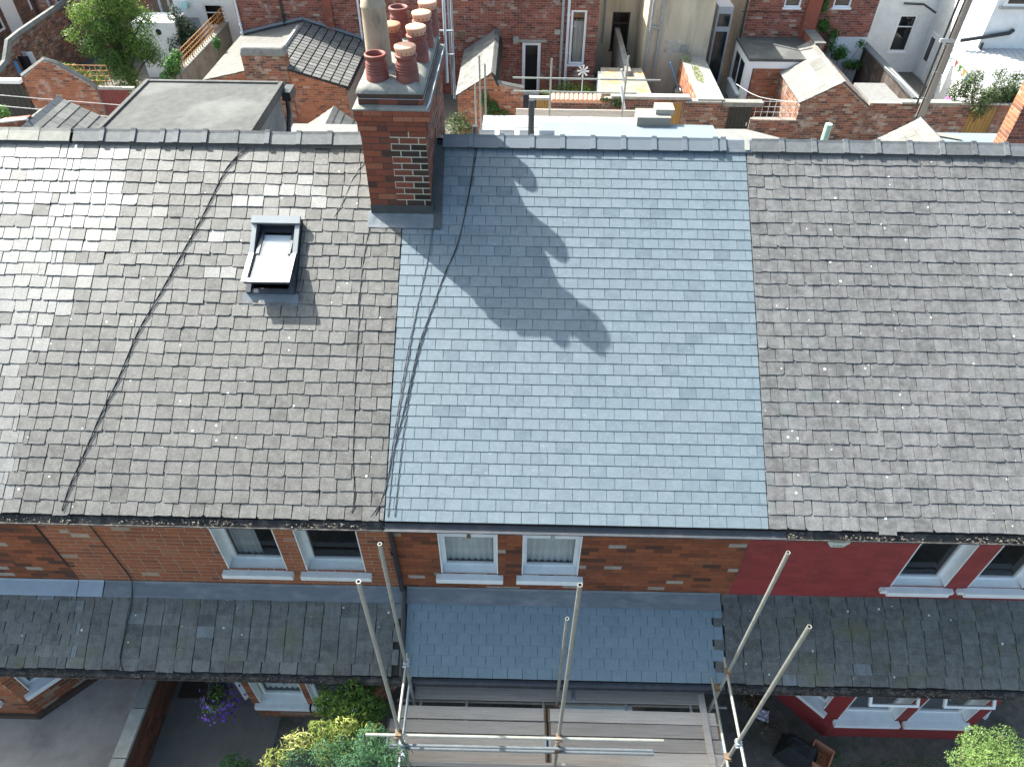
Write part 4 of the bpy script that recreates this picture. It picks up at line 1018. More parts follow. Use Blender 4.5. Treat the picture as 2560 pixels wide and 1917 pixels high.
def pot(x, y, mat, hs=1.0, cowl=None, prof=POT, rs=1.05):
    m = MB(); m.lathe((x, y, ZP - .01), [(r * rs, z * hs) for r, z in prof], 28, RN.random())
    p = m.build('chimney_pot', mat, ch, smooth=True)
    if cowl:
        z = ZP + .362 * hs - .025
        k = MB(); k.lathe((x, y, z), [(.0, -.01), (.112, -.01), (.119, .0), (.126, .035), (.136, .055), (.142, .085), (.147, .10), (.144, .118), (.117, .128), (.0, .133)], 28)
        c = k.build('cowl', cowl, p, smooth=True)
        d = MB()
        for a in range(14):
            an = 2 * math.pi * a / 14; q = V3(x + .1365 * math.cos(an), y + .1365 * math.sin(an), z + .056)
            n = V3(math.cos(an), math.sin(an), 0); t = Z3.cross(n)
            d.lathe((0, 0, 0), [], 3) if False else None
            ring = [q + n * .006 + (t * math.cos(b) + Z3 * math.sin(b)) * .0085 for b in [2 * math.pi * i / 8 for i in range(8)]]
            d.poly(ring)
        d.build('vent_hole', 'dark_room', c, kind='stuff')
pot(-2.005, 4.15, 'terracotta')
pot(-1.595, 4.15, 'terracotta', cowl='cowl_orange')
pot(-1.54, 4.92, 'terracotta', cowl='cowl_orange')
pot(-1.53, 5.54, 'terracotta', cowl='cowl_orange')
pot(-1.50, 6.06, 'terracotta', cowl='cowl_orange')
pot(-1.93, 5.95, 'terracotta', hs=1.15)
pot(-1.96, 5.30, 'terracotta', hs=.75, cowl='orange_clay')
TALL = [(.175, 0), (.172, .25), (.166, .6), (.160, .74), (.170, .76), (.170, .785), (.160, .80), (.156, .84), (.132, .86), (.128, .93), (.150, .96), (.17, 1.0), (.165, 1.07), (.14, 1.11), (.10, 1.12), (.10, .6)]
pot(-2.045, 4.60, 'buff_clay', hs=1.06, prof=TALL, rs=1.0)
# lead round its foot
m = MB()
m.hexa([(X0 - .01, Y0 - .012, 8.05), (X1 + .012, Y0 - .012, 8.05), (X1 + .012, Y0 + .004, 8.05), (X0 - .01, Y0 + .004, 8.05), (X0 - .01, Y0 - .008, ZB + .01), (X1 + .012, Y0 - .008, ZB + .01), (X1 + .012, Y0 + .004, ZB + .01), (X0 - .01, Y0 + .004, ZB + .01)])
m.build('front_flashing', 'dark_lead', ch)
m = MB(); K = 12
lo = [RF.p(X0 - .06 + (X1 - X0 + .09) * i / K, 4.365 + .006 * math.sin(i * 1.7), .03) for i in range(K + 1)]; hi = [RF.p(X0 - .06 + (X1 - X0 + .09) * i / K, 4.64, .034 + .004 * math.sin(i * 2.3)) for i in range(K + 1)]
m.add(lo + hi, [(i, i + 1, K + 2 + i, K + 1 + i) for i in range(K)]); m.build('lead_apron', 'lead', ch)
m = MB()
m.prism([(X1 + .010, Y0 - .02, 8.06), (X1 + .010, 4.93, 8.76), (X1 + .010, 4.93, 8.98), (X1 + .010, Y0 - .02, 8.27)], (.012, 0, 0))
m.build('side_flashing', 'dark_lead', ch)
m = MB(); m.quad(RF.p(X1, 4.36, .03), RF.p(X1 + .155, 4.36, .03), RF.p(X1 + .155, SAPEX - .12, .03), RF.p(X1, SAPEX - .12, .03)); m.build('soaker', 'dark_lead', ch)
m = MB(); m.tube([(X0 + .015, Y0 + .012, z1 + .09), (X1, Y0 + .012, z1 + .085), (X1 + .008, Y0 + .03, z1 + .085), (X1 + .008, Y1, z1 + .09)], .004, 5); m.build('lashing_wire', 'steel', ch)
# pale metal strip resting on the right shoulder
m = MB(); a, b = V3(X1 + .075, Y0 - .05, zc + .075), V3(X1 + .085, Y1 - .25, zc + .10)
d = (b - a).normalized(); s = V3(.5, 0, .86).normalized()
m.obox((a + b) / 2, d * ((b - a).length / 2), s * .052, d.cross(s) * .004)
m.build('metal_strip', 'pipe_white', None, label='pale metal strip lying along the right shoulder of the chimney stack', cat='metal strip')
# aerial
ae = thing('tv_aerial', 'tall aerial on a white mast strapped behind the chimney pots', 'aerial', (-1.27, 6.2, 9.3))
m = MB(); m.tube([(-1.275, 6.18, 9.2), (-1.26, 6.18, 10.95)], .024, 10); m.build('mast', 'pipe_white', ae)
m = MB(); m.tube([(-1.17, 6.26, 8.9), (-1.15, 6.26, 10.9)], .019, 8); m.build('mast', 'pipe_grey', ae)
m = MB(); p0, p1 = V3(-1.15, 6.26, 10.74), V3(-.35, 6.75, 10.82); m.tube([p0, p1], .009, 6); dd = (p1 - p0).normalized(); pp = dd.cross(Z3)
for i in range(10): c = p0 + (p1 - p0) * (.1 + .09 * i); m.tube([c - pp * .10, c + pp * .10], .005, 5); 
m.build('antenna', 'pipe_white', ae)
m = MB(); m.box((-1.40, 6.20, 9.62), (-1.14, 6.23, 9.64)); m.box((-1.40, 6.20, 9.98), (-1.14, 6.23, 10.0)); m.build('bracket', 'steel', ae)
# bitter end of a flue liner: cables run down from here
def wire(name, pts, r, mat, label, cat='cable', group=None, sag=0):
    P = [Vector(p) for p in pts]
    out = []
    for i in range(len(P) - 1):
        for k in range(4):
            t = k / 4; a, b = P[i], P[i + 1]; pa = P[max(i - 1, 0)]; pb = P[min(i + 2, len(P) - 1)]
            out.append(0.5 * ((2 * a) + (b - pa) * t + (2 * pa - 5 * a + 4 * b - pb) * t * t + (3 * a - pa - 3 * b + pb) * t ** 3))
    out.append(P[-1])
    m = MB(); m.tube(out, r, 6); return m.build(name, mat, None, label=label, cat=cat, group=group, smooth=True)
def on_roof(pts, h=.022): return [RF.p(x, s, h) for x, s in pts]
def strip2(p): return [(q[0], q[1]) for q in p]
CG = 'cables lying on the roof slopes'
c1 = [(-4.324, 5.689), (-4.584, 5.347), (-4.743, 4.909), (-4.895, 4.448), (-5.052, 4.049), (-5.230, 3.582), (-5.412, 3.116), (-5.602, 2.652), (-5.795, 1.919), (-5.961, 1.418), (-6.053, 1.068), (-6.153, 0.697), (-6.241, 0.397), (-6.295, 0.051)]
wire('cable', on_roof(c1, .026), .0062, 'cable', 'thick black cable slanting across the weathered slates left of the roof window', 'cable', CG)
wire('cable', on_roof([(x + .004, s) for i, (x, s) in enumerate(c1)], .04), .0042, 'cable', 'thin black wire twisted along the thick cable left of the roof window', 'cable', CG)
wire('cable', on_roof([(-2.462, 5.480), (-2.628, 5.175), (-2.743, 4.797), (-2.865, 4.532)], .024), .0055, 'grey_cable', 'short loose grey wire hanging over slates beside the chimney', 'cable', CG)
wire('cable', on_roof([(-2.290, 4.527), (-2.354, 4.009), (-2.383, 3.414), (-2.370, 2.835), (-2.361, 2.131), (-2.333, 1.449), (-2.305, 0.788), (-2.241, 0.337), (-2.276, 0.107)], .024), .0055, 'cable', 'thin dark cable running down old slates right of the roof window', 'cable', CG)
wire('cable', on_roof([(-0.716, 5.768), (-0.778, 5.232), (-0.870, 4.606), (-0.983, 4.034), (-1.141, 3.643), (-1.285, 3.143), (-1.456, 2.583), (-1.545, 2.078), (-1.651, 1.463), (-1.752, 0.929), (-1.839, 0.422), (-1.940, 0.076)], .022), .0065, 'cable', 'black cable from the new ridge crossing the chimney shadow', 'cable', CG)
wire('cable', on_roof([(-0.745, 5.768), (-0.826, 4.956), (-0.953, 4.185), (-1.183, 3.495), (-1.343, 2.926), (-1.483, 2.322), (-1.559, 1.837), (-1.620, 1.263), (-1.652, 0.671), (-1.676, 0.063)], .022), .0048, 'cable', 'thinner black cable beside it ending straight down on the new slates', 'cable', CG)
wire('cable', on_roof([(-1.338, 4.621), (-1.367, 4.178), (-1.450, 3.579), (-1.555, 2.922), (-1.631, 2.424), (-1.710, 1.678), (-1.776, 0.995), (-1.832, 0.409), (-2.014, 0.043)], .022), .005, 'grey_cable', 'grey cable coming down from the chimney foot to the old gutter', 'cable', CG)
wire('cable', on_roof([(-1.364, 4.559), (-1.387, 3.989), (-1.503, 3.248), (-1.586, 2.601), (-1.662, 1.904), (-1.726, 1.261), (-1.756, 0.669), (-1.772, 0.061)], .022), .005, 'grey_cable', 'second grey cable from the chimney foot nearest the slate edge', 'cable', CG)
wire('cable', [(-7.16, .28, 5.3), (-7.16, .28, 5.0), (-7.13, .28, 3.9), (-7.10, .275, 3.79), (-7.03, .28, 3.78)], .009, 'cable', 'black cable down the brick joint ending in a small box at the left', 'cable')
wire('cable', [(-6.33, .28, 5.3), (-6.30, .28, 4.6), (-6.27, .28, 4.0), (-6.24, .275, 3.5), (-6.23, .2, 3.34)] + [PF.p(x, s, .035) for x, s in ((-6.22, .95), (-6.25, .6), (-6.27, .2), (-6.20, .0))], .009, 'cable', 'black cable down brick wall and over the mossy porch slates', 'cable')

# ================================================================== scaffold at the front
sf = thing('scaffold', 'galvanised tube scaffold with timber boards in front of the new porch roof', 'scaffold', (.8, -1.5, 0))
R_ = .0255
for x, y, z in ((-1.565, -2.0, 7.43), (-1.612, -1.0, 6.57), (.647, -2.0, 7.457), (.712, -1.0, 4.87), (3.14, -2.0, 6.712), (3.212, -1.0, 6.575)):
    m = MB(); m.pipe((x, y, 0), (x, y, z), R_, R_ * .74, 14, RN.random()); m.build('standard', 'galv', sf, smooth=False)
for p0, p1, nm in (((-2.02, -2.055, 3.49), (2.08, -2.055, 3.52), 'guard_rail'), ((-1.78, -2.05, 3.10), (1.99, -2.05, 3.12), 'guard_rail'), ((-1.78, -2.05, 2.98), (2.02, -2.05, 2.99), 'guard_rail'),
                   ((-1.9, -2.055, 1.93), (3.7, -2.055, 1.93), 'ledger'), ((-1.9, -.95, 1.93), (3.5, -.95, 1.93), 'ledger'),
                   ((3.185, -.78, 3.36), (3.175, -2.9, 3.36), 'transom'), ((3.10, -.85, 2.80), (3.10, -2.9, 2.80), 'transom'), ((-1.60, -.86, 3.42), (-1.60, -2.12, 3.40), 'transom'), ((-1.63, -.8, 2.62), (-1.63, -2.6, 2.62), 'transom')):
    m = MB(); m.tube([p0, p1], R_ * .88, 12, RN.random(), cap=True); m.build(nm, 'dark_steel' if nm == 'guard_rail' and p0[2] < 3.2 else ('galv' if RN.random() < .6 else 'steel'), sf)
for x in (-1.5, -.75, .5, 1.85, 2.9):
    m = MB(); m.tube([(x, -.6, 1.985), (x, -2.3, 1.985)], R_ * .9, 10); m.build('transom', 'steel', sf)
rg = random.Random(5)
def board(x0, x1, y0, y1, z=2.02, t=.038):
    m = MB(); e = rg.gauss(0, .004)
    m.hexa([(x0, y0, z), (x1, y0 + e, z), (x1, y1 + e, z), (x0, y1, z), (x0, y0, z + t), (x1, y0 + e, z + t), (x1, y1 + e, z + t), (x0, y1, z + t)], rg.random())
    o = m.build('scaffold_board', 'board', sf)
    k = MB()
    for q in (x0, x1): k.box((q - .004 if q == x0 else q - .03, y0 + .004, z + t), (q + .03 if q == x0 else q + .004, y1 - .004, z + t + .003))
    k.build('end_band', 'steel' if rg.random() < .5 else 'rust', o)
yb = -1.085
for j in range(4):
    y1_ = yb - j * .214; y0_ = y1_ - .193
    cut = .545 + rg.uniform(-.02, .02)
    board(-1.95 + rg.uniform(-.05, .15), cut - .02, y0_, y1_); board(cut + .02, 3.33 + rg.uniform(-.05, .08), y0_, y1_, 2.02 + rg.uniform(0, .006))
board(-1.60, .98, -.975, -.775, 2.05); board(.995, 3.12, -.975, -.775, 2.056)
m = MB(); m.hexa([(3.02, -2.4, 2.06), (3.12, -2.4, 2.06), (3.12, -.82, 2.06), (3.02, -.82, 2.06), (3.02, -2.4, 2.10), (3.12, -2.4, 2.10), (3.12, -.82, 2.10), (3.02, -.82, 2.10)], .8); m.build('return_board', 'board', sf)
m = MB(); m.box((-1.7, -1.975, 2.02), (1.95, -1.94, 2.2), .3); m.build('toe_board', 'board', sf)
def coupler(x, y, z):
    m = MB(); m.box((x - .04, y - .045, z - .04), (x + .04, y + .045, z + .04)); m.tube([(x + .05, y - .05, z), (x - .05, y - .065, z)], .013, 6); m.tube([(x + .02, y + .03, z - .06), (x + .02, y + .03, z + .06)], .012, 6)
    m.build('coupler', 'rust' if rg.random() < .55 else 'steel', sf)
for q in ((-1.565, -2.03, 3.49), (-1.565, -2.03, 3.06), (-1.59, -2.0, 3.40), (-1.60, -1.0, 3.42), (.647, -2.03, 3.49), (.647, -2.03, 3.05), (3.15, -2.0, 3.36), (3.2, -1.0, 3.36), (3.12, -2.0, 2.8), (3.15, -1.0, 2.80), (-1.6, -2.0, 2.62), (3.12, -2.0, 2.06), (.647, -2.03, 1.95), (.72, -1.0, 2.0)): coupler(*q)

# ================================================================== front gardens
lw = thing('garden_wall', 'low brick wall with pale stone coping between the two front yards', 'wall', (-6.6, -1.8, 0))
m = MB(); m.box((-6.68, -5.5, 0), (-6.50, .28, .86)); m.build('wall_core', 'dark_mortar', lw)
bricks(lw, Fr((-6.50, -5.5, 0), (0, 1, 0)), 5.78, .86, [], 'brick_brown', 120, seed=71, tone=lambda u, v, r: abs(r.gauss(.12, .13)))
for a, b, mt in ((-5.5, -1.62, 'pale_cement'), (-1.61, -.80, 'pale_cement'), (-.79, .28, 'cement')):
    m = MB(); m.box((-6.72, a, .862), (-6.48, b - .006, .93)); m.build('coping_stone', mt, lw)
m = MB(); m.box((-6.40, -.24, .004), (-5.89, .12, .018)); m.build('door_mat', 'mat_brown', None, label='dark brown door mat in front of the left house door', cat='door mat')

# hanging basket
hb = thing('hanging_basket', 'hanging basket overflowing with purple petunias beside the left bay window', 'flower basket', (-4.95, -.85, 1.55))
m = MB(); m.lathe((-4.95, -.85, 1.62), [(.0, 0), (.10, .01), (.17, .07), (.20, .16), (.205, .18), (.19, .17), (.0, .15)], 16); m.build('basket', 'dark_room', hb)
m = MB()
for k in range(3): a = k * 2.09; m.tube([(-4.95 + .2 * math.cos(a), -.85 + .2 * math.sin(a), 1.80), (-4.95, -.80, 2.28)], .004, 4)
m.tube([(-4.95, -.80, 2.26), (-4.95, -.80, 2.36), (-4.95, -.62, 2.42), (-4.95, -.5, 2.42)], .008, 6); m.build('bracket', 'pipe_black', hb)
m = leaves(MB(), [((-4.95, -.86, 1.80), (.20, .20, .12)), ((-4.98, -.90, 1.62), (.29, .27, .24))], 1700, .026, 5, .5); m.build('foliage', 'leaf_tree', hb)
m = MB(); rg = random.Random(9)
for _ in range(150):
    a = rg.random() * 6.28; rr = .26 + rg.gauss(0, .065); zz = rg.uniform(1.30, 1.86); rr -= .2 * max(0, zz - 1.7)
    c = V3(-4.96 + rr * math.cos(a), -.88 + rr * math.sin(a), zz)
    n = V3(math.cos(a) + rg.gauss(0, .3), math.sin(a) + rg.gauss(0, .3), .9).normalized(); u = n.orthogonal().normalized(); w = n.cross(u); s = .025 * rg.uniform(.7, 1.25); tn = rg.random()
    pts = [c + (u * math.cos(t) + w * math.sin(t)) * s + n * s * .4 for t in [k * 1.2566 for k in range(5)]]
    m.add([c] + pts, [(0, 1 + k, 1 + (k + 1) % 5) for k in range(5)], tn)
m.build('petunias', 'petal', hb, kind='stuff')

# shrubs by the scaffold
def plant(name, label, cat, base, blobs, n, size, mat, seed, stem=True, sq=.6, up=.3, group=None, shell=.55, stems=None):
    p = thing(name, label, cat, base, group)
    m = leaves(MB(), blobs, n, size, seed, sq, up=up, shell=shell); m.build('foliage', mat, p)
    rg = random.Random(seed); m = MB()
    if stem:
        b = Vector(base)
        for c, R in blobs:
            c = Vector(c); mid = b.lerp(c, .5) + V3(rg.gauss(0, .05), rg.gauss(0, .05), .05)
            t = stem if not isinstance(stem, bool) else .02
            m.tube([b, mid, c, c + V3(rg.gauss(0, .3) * R[0], rg.gauss(0, .3) * R[1], R[2] * .6)], [t, t * .8, t * .5, t * .15], 6)
        m.build('stem', 'bark', p)
    return p
plant('dark_shrub', 'dark green loose shrub growing against the porch gutter left of the scaffold', 'shrub', (-2.45, -.75, 0),
      [((-2.520, -1.045, 2.400), (.34, .24, .3)), ((-2.876, -1.193, 2.300), (.36, .24, .34)), ((-2.205, -1.250, 2.300), (.30, .22, .4)), ((-2.536, -1.325, 2.200), (.5, .3, .4)), ((-3.114, -0.840, 2.000), (.12, .1, .12)), ((-2.291, -0.908, 2.350), (.2, .12, .14))], 5200, .042, 'leaf_tree', 3, .018)
plant('variegated_shrub', 'yellow variegated shrub catching the sun behind the clipped conifer', 'shrub', (-3.1, -1.75, 0),
      [((-2.786, -1.832, 3.050), (.25, .16, .22)), ((-2.414, -1.803, 3.100), (.26, .16, .2)), ((-3.093, -1.999, 3.000), (.26, .18, .22)), ((-3.338, -2.170, 2.900), (.26, .16, .16)), ((-2.041, -1.833, 3.100), (.16, .12, .14)), ((-3.489, -2.267, 2.850), (.15, .12, .12)), ((-2.644, -1.914, 2.600), (.4, .3, .35))], 2000, .046, 'leaf_yellow', 4, .014, .36)
plant('clipped_conifer', 'bushy blue green conifer with rounded lumps at the scaffold foot', 'conifer', (-2.2, -2.1, 0),
      [((-1.970, -2.026, 3.150), (.32, .28, .28)), ((-1.663, -2.182, 3.050), (.28, .24, .28)), ((-2.407, -2.018, 3.100), (.16, .14, .16)), ((-2.637, -2.178, 3.100), (.24, .2, .24)), ((-3.034, -2.245, 3.000), (.26, .2, .2)), ((-2.230, -2.303, 3.050), (.26, .2, .25)), ((-2.189, -2.158, 2.600), (.6, .4, .5))], 12000, .020, 'leaf_conifer', 6, .03, .45, .9, shell=.75)
plant('garden_fern', 'small bright green plant on the path at the lower picture edge', 'plant', (-4.55, -1.9, 0),
      [((-4.863, -1.506, 0.500), (.25, .2, .2)), ((-4.613, -1.581, 0.450), (.2, .2, .2))], 700, .035, 'leaf_bright', 8, .01, .4)
plant('lime_conifer', 'lime green cypress with cloud like lumps at the lower right', 'conifer', (7.05, -2.0, 0),
      [((6.717, -1.778, 3.000), (.30, .26, .26)), ((7.150, -1.687, 2.950), (.22, .2, .2)), ((6.433, -2.001, 2.900), (.22, .2, .22)), ((6.723, -2.057, 3.000), (.28, .24, .28)), ((7.260, -1.858, 2.900), (.26, .24, .24)), ((7.220, -2.075, 2.900), (.25, .22, .22)), ((7.049, -1.856, 2.500), (.5, .4, .45))], 11000, .019, 'leaf_lime', 10, .03, .5, .9, shell=.75)
m = leaves(MB(), [((6.6, -1.35, .06), (.9, .35, .10)), ((5.75, -1.05, .05), (.35, .22, .12)), ((7.6, -1.2, .06), (.6, .3, .12))], 1500, .026, 14, .5); m.build('weeds', 'leaf_tree', kind='stuff', label='low green weeds on the bare yard below the red bay')
m = leaves(MB(), [((4.6, -.1, .06), (.35, .22, .04)), ((4.75, -.5, .06), (.3, .25, .03))], 300, .035, 15, .6); m.build('leaf_litter', 'dead_leaf', kind='stuff', label='dry brown leaves in the corner by the red bay')
# things left in the yard
m = MB(); n = 9; a = math.radians(-35); rg = random.Random(2)
grid = []
for j in range(n):
    for i in range(n):
        u, v = (i / (n - 1) - .5), (j / (n - 1) - .5)
        e = max(abs(u), abs(v)) * 2
        z = .46 + .03 * noise.noise(Vector((u * 5, v * 5, 1))) - (.40 if e > .99 else (.05 if e > .7 else 0))
        x = u * .62 * (1.08 if e > .99 else 1); y = v * .46 * (1.08 if e > .99 else 1)
        grid.append((5.13 + x * math.cos(a) - y * math.sin(a), -1.03 + x * math.sin(a) + y * math.cos(a), z))
m.add(grid, [(j * n + i, j * n + i + 1, (j + 1) * n + i + 1, (j + 1) * n + i) for j in range(n - 1) for i in range(n - 1)])
m.build('black_sheet', 'black_cloth', None, label='black plastic sheet thrown over boxes below the red bay', cat='plastic sheet')
bx = thing('open_box', 'orange clay coloured open box lying beside the black sheet', 'box', (5.48, -1.12, 0))
ax, ay_ = V3(math.cos(a), math.sin(a), 0), V3(-math.sin(a), math.cos(a), 0); c = V3(5.47, -1.12, .22)
for dx, dy, sx, sy, nm in ((-.17, 0, .012, .20, 'side'), (.17, 0, .012, .20, 'side'), (0, -.20, .18, .012, 'side'), (0, .20, .18, .012, 'side')):
    m = MB(); m.obox(c + ax * dx + ay_ * dy, ax * sx, ay_ * sy, (0, 0, .17)); m.build(nm, 'clay_box', bx)
m = MB(); m.obox(c - V3(0, 0, .15), ax * .165, ay_ * .19, (0, 0, .01)); m.build('bottom', 'clay_box', bx)
m = MB(); rg = random.Random(4); n = 7; g_ = []
for j in range(n):
    for i in range(n): g_.append((4.69 + (i - 3) * .036 + (j - 3) * .012, -.33 + (j - 3) * .036 - (i - 3) * .014, .10 + .045 * noise.noise(Vector((i * .7, j * .7, 2)))))
m.add(g_, [(j * n + i, j * n + i + 1, (j + 1) * n + i + 1, (j + 1) * n + i) for j in range(n - 1) for i in range(n - 1)])
m.build('crumpled_paper', 'paper', None, label='crumpled printed paper bag lying on leaves by the red bay', cat='litter')

# ================================================================== behind the ridge: rear wings of our terrace
def tiles(h, F, u0, u1, s1, w, g, t, mat, single=False, name='roof_tile', half=True, seed=1, gap=.008, tail=1.15):
    """thick roof tiles or slabs in lapped courses"""
    rg = random.Random(seed); mb = MB(); n = max(1, round(s1 / g)); g = s1 / n
    for j in range(n):
        u = u0 - (w / 2 if half and j % 2 else 0)
        while u < u1 - .01:
            a, b = max(u, u0), min(u + w, u1); u += w
            if b - a < .04: continue
            k = MB() if single else mb
            s = j * g; e = rg.gauss(0, .002)
            z0, z1_ = t * 1.0 + e, t * .1
            k.hexa([F.p(a + gap / 2, s, z0), F.p(b - gap / 2, s, z0), F.p(b - gap / 2, s + g * tail, z1_), F.p(a + gap / 2, s + g * tail, z1_),
                    F.p(a + gap / 2, s, z0 + t), F.p(b - gap / 2, s, z0 + t), F.p(b - gap / 2, s + g * tail, z1_ + t), F.p(a + gap / 2, s + g * tail, z1_ + t)], rg.random())
            if single: k.build(name, mat, h)
    if not single: mb.build(name + '_courses', mat, h, kind='stuff')

def slab_roof(h, pts, t, mat, name='flat_roof'):
    m = MB(); m.prism(pts, (0, 0, -t)); return m.build(name, mat, h)

def ybrick(h, x0, x1, y, z0, z1, mat, core, holes=(), inside=None, thick=.2, seed=1, name='wall', proud=.008, joint=.012, singles=0, tone=None):
    """brick wall facing us (normal -Y); holes in world x, z"""
    F = Fr((x0, y, z0), (1, 0, 0)); H = [(a - x0, b - z0, c - x0, d - z0) for a, b, c, d in holes]
    if inside is None: wall_body(h, name, F, x1 - x0, z1 - z0, H, thick, core)
    bricks(h, F, x1 - x0, z1 - z0, H, mat, singles, course=.10, bl=.29, joint=joint, proud=proud, seed=seed, inside=inside, tone=tone)
    return F, H

def xbrick(h, y0, y1, x, z0, z1, mat, core, face=1, inside=None, seed=1, thick=.2):
    F = Fr((x, y0, z0), (0, 1, 0)) if face > 0 else Fr((x, y1, z0), (0, -1, 0))
    if inside is None: wall_body(h, 'side_wall', F, y1 - y0, z1 - z0, [], thick, core)
    bricks(h, F, y1 - y0, z1 - z0, [], mat, 0, joint=.012, proud=.008, seed=seed, inside=inside)

def gable_house(name, label, cat, xl, xr, xa, y0, y1, zl, zr, za, brick, core, left=None, right=None, ridge_mat=None, seed=1, over=.08, z0=0.0, group=None, sides=True):
    """gabled outbuilding with its ridge running away from us"""
    h = thing(name, label, cat, ((xl + xr) / 2, y0, z0), group)
    m = MB(); m.prism([(xl, y0, z0), (xr, y0, z0), (xr, y0, zr), (xa, y0, za), (xl, y0, zl)], (0, y1 - y0, 0)); m.build('walls', core, h)
    top = lambda x: zl + (za - zl) * (x - xl) / (xa - xl) if x < xa else zr + (za - zr) * (xr - x) / (xr - xa)
    F = Fr((xl, y0, z0), (1, 0, 0))
    bricks(h, F, xr - xl, za - z0, [], brick, 0, joint=.012, proud=.008, seed=seed, inside=lambda u, v: z0 + v < top(xl + u) - .03)
    if sides:
        xbrick(h, y0, y1, xr, z0, zr, brick, core, 1, inside=lambda u, v: True, seed=seed + 1)
        xbrick(h, y0, y1, xl, z0, zl, brick, core, -1, inside=lambda u, v: True, seed=seed + 2)
    for side, spec in ((-1, left), (1, right)):
        if not spec: continue
        mat, w, g, t, single = spec
        xe, ze = (xl, zl) if side < 0 else (xr, zr)
        V = V3(xa - xe, 0, za - ze); L = V.length; V.normalize()
        o = over / 1.0
        if side < 0: R = Fr(V3(xe, y1, ze) - V * o, (0, -1, 0), V)
        else: R = Fr(V3(xe, y0, ze) - V * o, (0, 1, 0), V)
        k = MB(); R.box(k, -.04 if side > 0 else 0, 0, (y1 - y0) + (.0 if side > 0 else .04), L + o, -.02, .0); k.build('roof_slope', 'deck', h)
        a, b = (-.05, y1 - y0) if side > 0 else (0, y1 - y0 + .05)
        tiles(h, R, a, b, L + o - .01, w, g, t, mat, single, seed=seed + side)
    if ridge_mat:
        n = max(2, round((y1 - y0) / .42))
        for i in range(n):
            a = y0 - .05 + (y1 - y0 + .05) * i / n; b = y0 - .05 + (y1 - y0 + .05) * (i + 1) / n
            k = MB(); k.prism([(xa - .15, a, za - .06), (xa, a, za + .075), (xa + .15, a, za - .06), (xa + .13, a, za - .08), (xa, a, za + .045), (xa - .13, a, za - .08)], (0, b - a - .012, 0), RN.random()); k.build('ridge_tile', ridge_mat, h)
    return h

def vpipe(h, x, y, z0, z1, r, mat, name='downpipe', brackets=True):
    m = MB(); m.tube([(x, y, z0), (x, y, z1)], r, 8)
    if brackets:
        z = z0 + .4
        while z < z1: m.tube([(x, y, z), (x, y, z + .06)], r * 1.3, 8); z += 1.6
    return m.build(name, mat, h)

# felt covered dormer behind the left house
dm = thing('box_dormer', 'box dormer with grey flat roof and lead cheek behind the left ridge', 'dormer', (-5.7, 6.4, 7.5))
dx0, dx1, dy1, dz = -7.02, -4.50, 7.58, 8.60
m = MB(); m.box((dx0 + .08, 5.25, 7.2), (dx1 - .08, dy1 - .06, dz - .12)); m.build('cheek', 'lead', dm)
m = MB(); K = 16
m.box((dx0, 5.22, dz - .12), (dx1, dy1, dz)); m.build('flat_roof', 'felt', dm)
m = MB(); m.box((dx0 - .02, 5.22, dz - .14), (dx0 + .05, dy1 + .02, dz + .035)); m.box((dx1 - .05, 5.22, dz - .14), (dx1 + .02, dy1 + .02, dz + .025)); m.box((dx0 + .05, dy1 - .05, dz - .14), (dx1 - .05, dy1 + .02, dz + .03)); m.build('roof_edge', 'felt', dm)
m = MB(); m.box((dx1 + .0, 7.40, dz - .26), (dx1 + .16, 7.78, dz - .10)); m.tube([(dx1 + .08, 7.45, dz - .2), (dx1 + .07, 7.40, dz - .5), (dx1 + .07, 6.3, 7.05)], .045, 10); m.build('downpipe', 'pipe_black', dm)
# paler flat roof lower down
lr = thing('flat_roof_wing', 'low rear wing with pale gravelled flat roof between dormer and chimney', 'rear extension', (-3.2, 9.6, 0))
x0, x1 = (-5.590, 10.907, 6.300)[0], (-3.960, 10.965, 6.300)[0]
m = MB(); m.box((x0 + .05, 8.2, 0), (x1 - .05, (-4.842, 10.985, 6.300)[1] - .05, 6.18)); m.build('walls', 'rear_mortar', lr)
m = MB(); m.box((x0, 8.0, 6.18), (x1, (-4.842, 10.985, 6.300)[1], 6.3)); m.build('flat_roof', 'pale_felt', lr)
# tiled wing at far left
def wing_ridge(h): pass
LW = 6.2
lw_x = (-12.083, 11.109, 6.200)[0]
lw_y1 = (-12.140, 12.508, 6.200)[1]
gable_house('rear_wing', 'rear wing with pale left roof slope behind the pale ridge tiles', 'rear wing', lw_x - 2.3, lw_x + 2.3, lw_x, 9.9, lw_y1, LW - 1.25, LW - 1.25, LW, 'brick_yard', 'rear_mortar',
            left=('pale_tile', .30, .25, .02, False), right=('concrete_tile', .28, .24, .02, False), ridge_mat='ridge_old', seed=201)
pw = thing('parapet_gable', 'small brick gable with white barge board at the far left ridge', 'gable', (-11.6, 12, 0))
ga = [(-12.809, 11.000, 6.236), (-12.110, 11.000, 6.317), (-12.131, 11.000, 5.977), (-12.974, 11.000, 5.904)]
m = MB(); m.prism([(p[0], p[1], p[2]) for p in (ga[3], ga[2], ga[1], ga[0])], (0, .2, 0)); m.build('gable_wall', 'brick_yard', pw)
m = MB(); m.tube([ga[0], ga[1], ga[2]], .05, 4); m.build('barge_board', 'pipe_white', pw)
# little tiled roof glimpsed right of the lead cheek
tr = ((-7.152, 20.676, 2.600)[0], (-7.152, 20.676, 2.600)[1])
gable_house('small_outhouse', 'small outhouse with white lit roof and ridge tiles seen left of the chimney', 'outhouse', tr[0] - 1.3, tr[0] + .9, tr[0], tr[1] - 2.6, tr[1], 1.8, 1.9, 2.6, 'brick_yard', 'rear_mortar',
            left=('pale_tile', .4, .35, .02, False), right=('concrete_tile', .4, .35, .02, False), ridge_mat='pale_tile', seed=211)
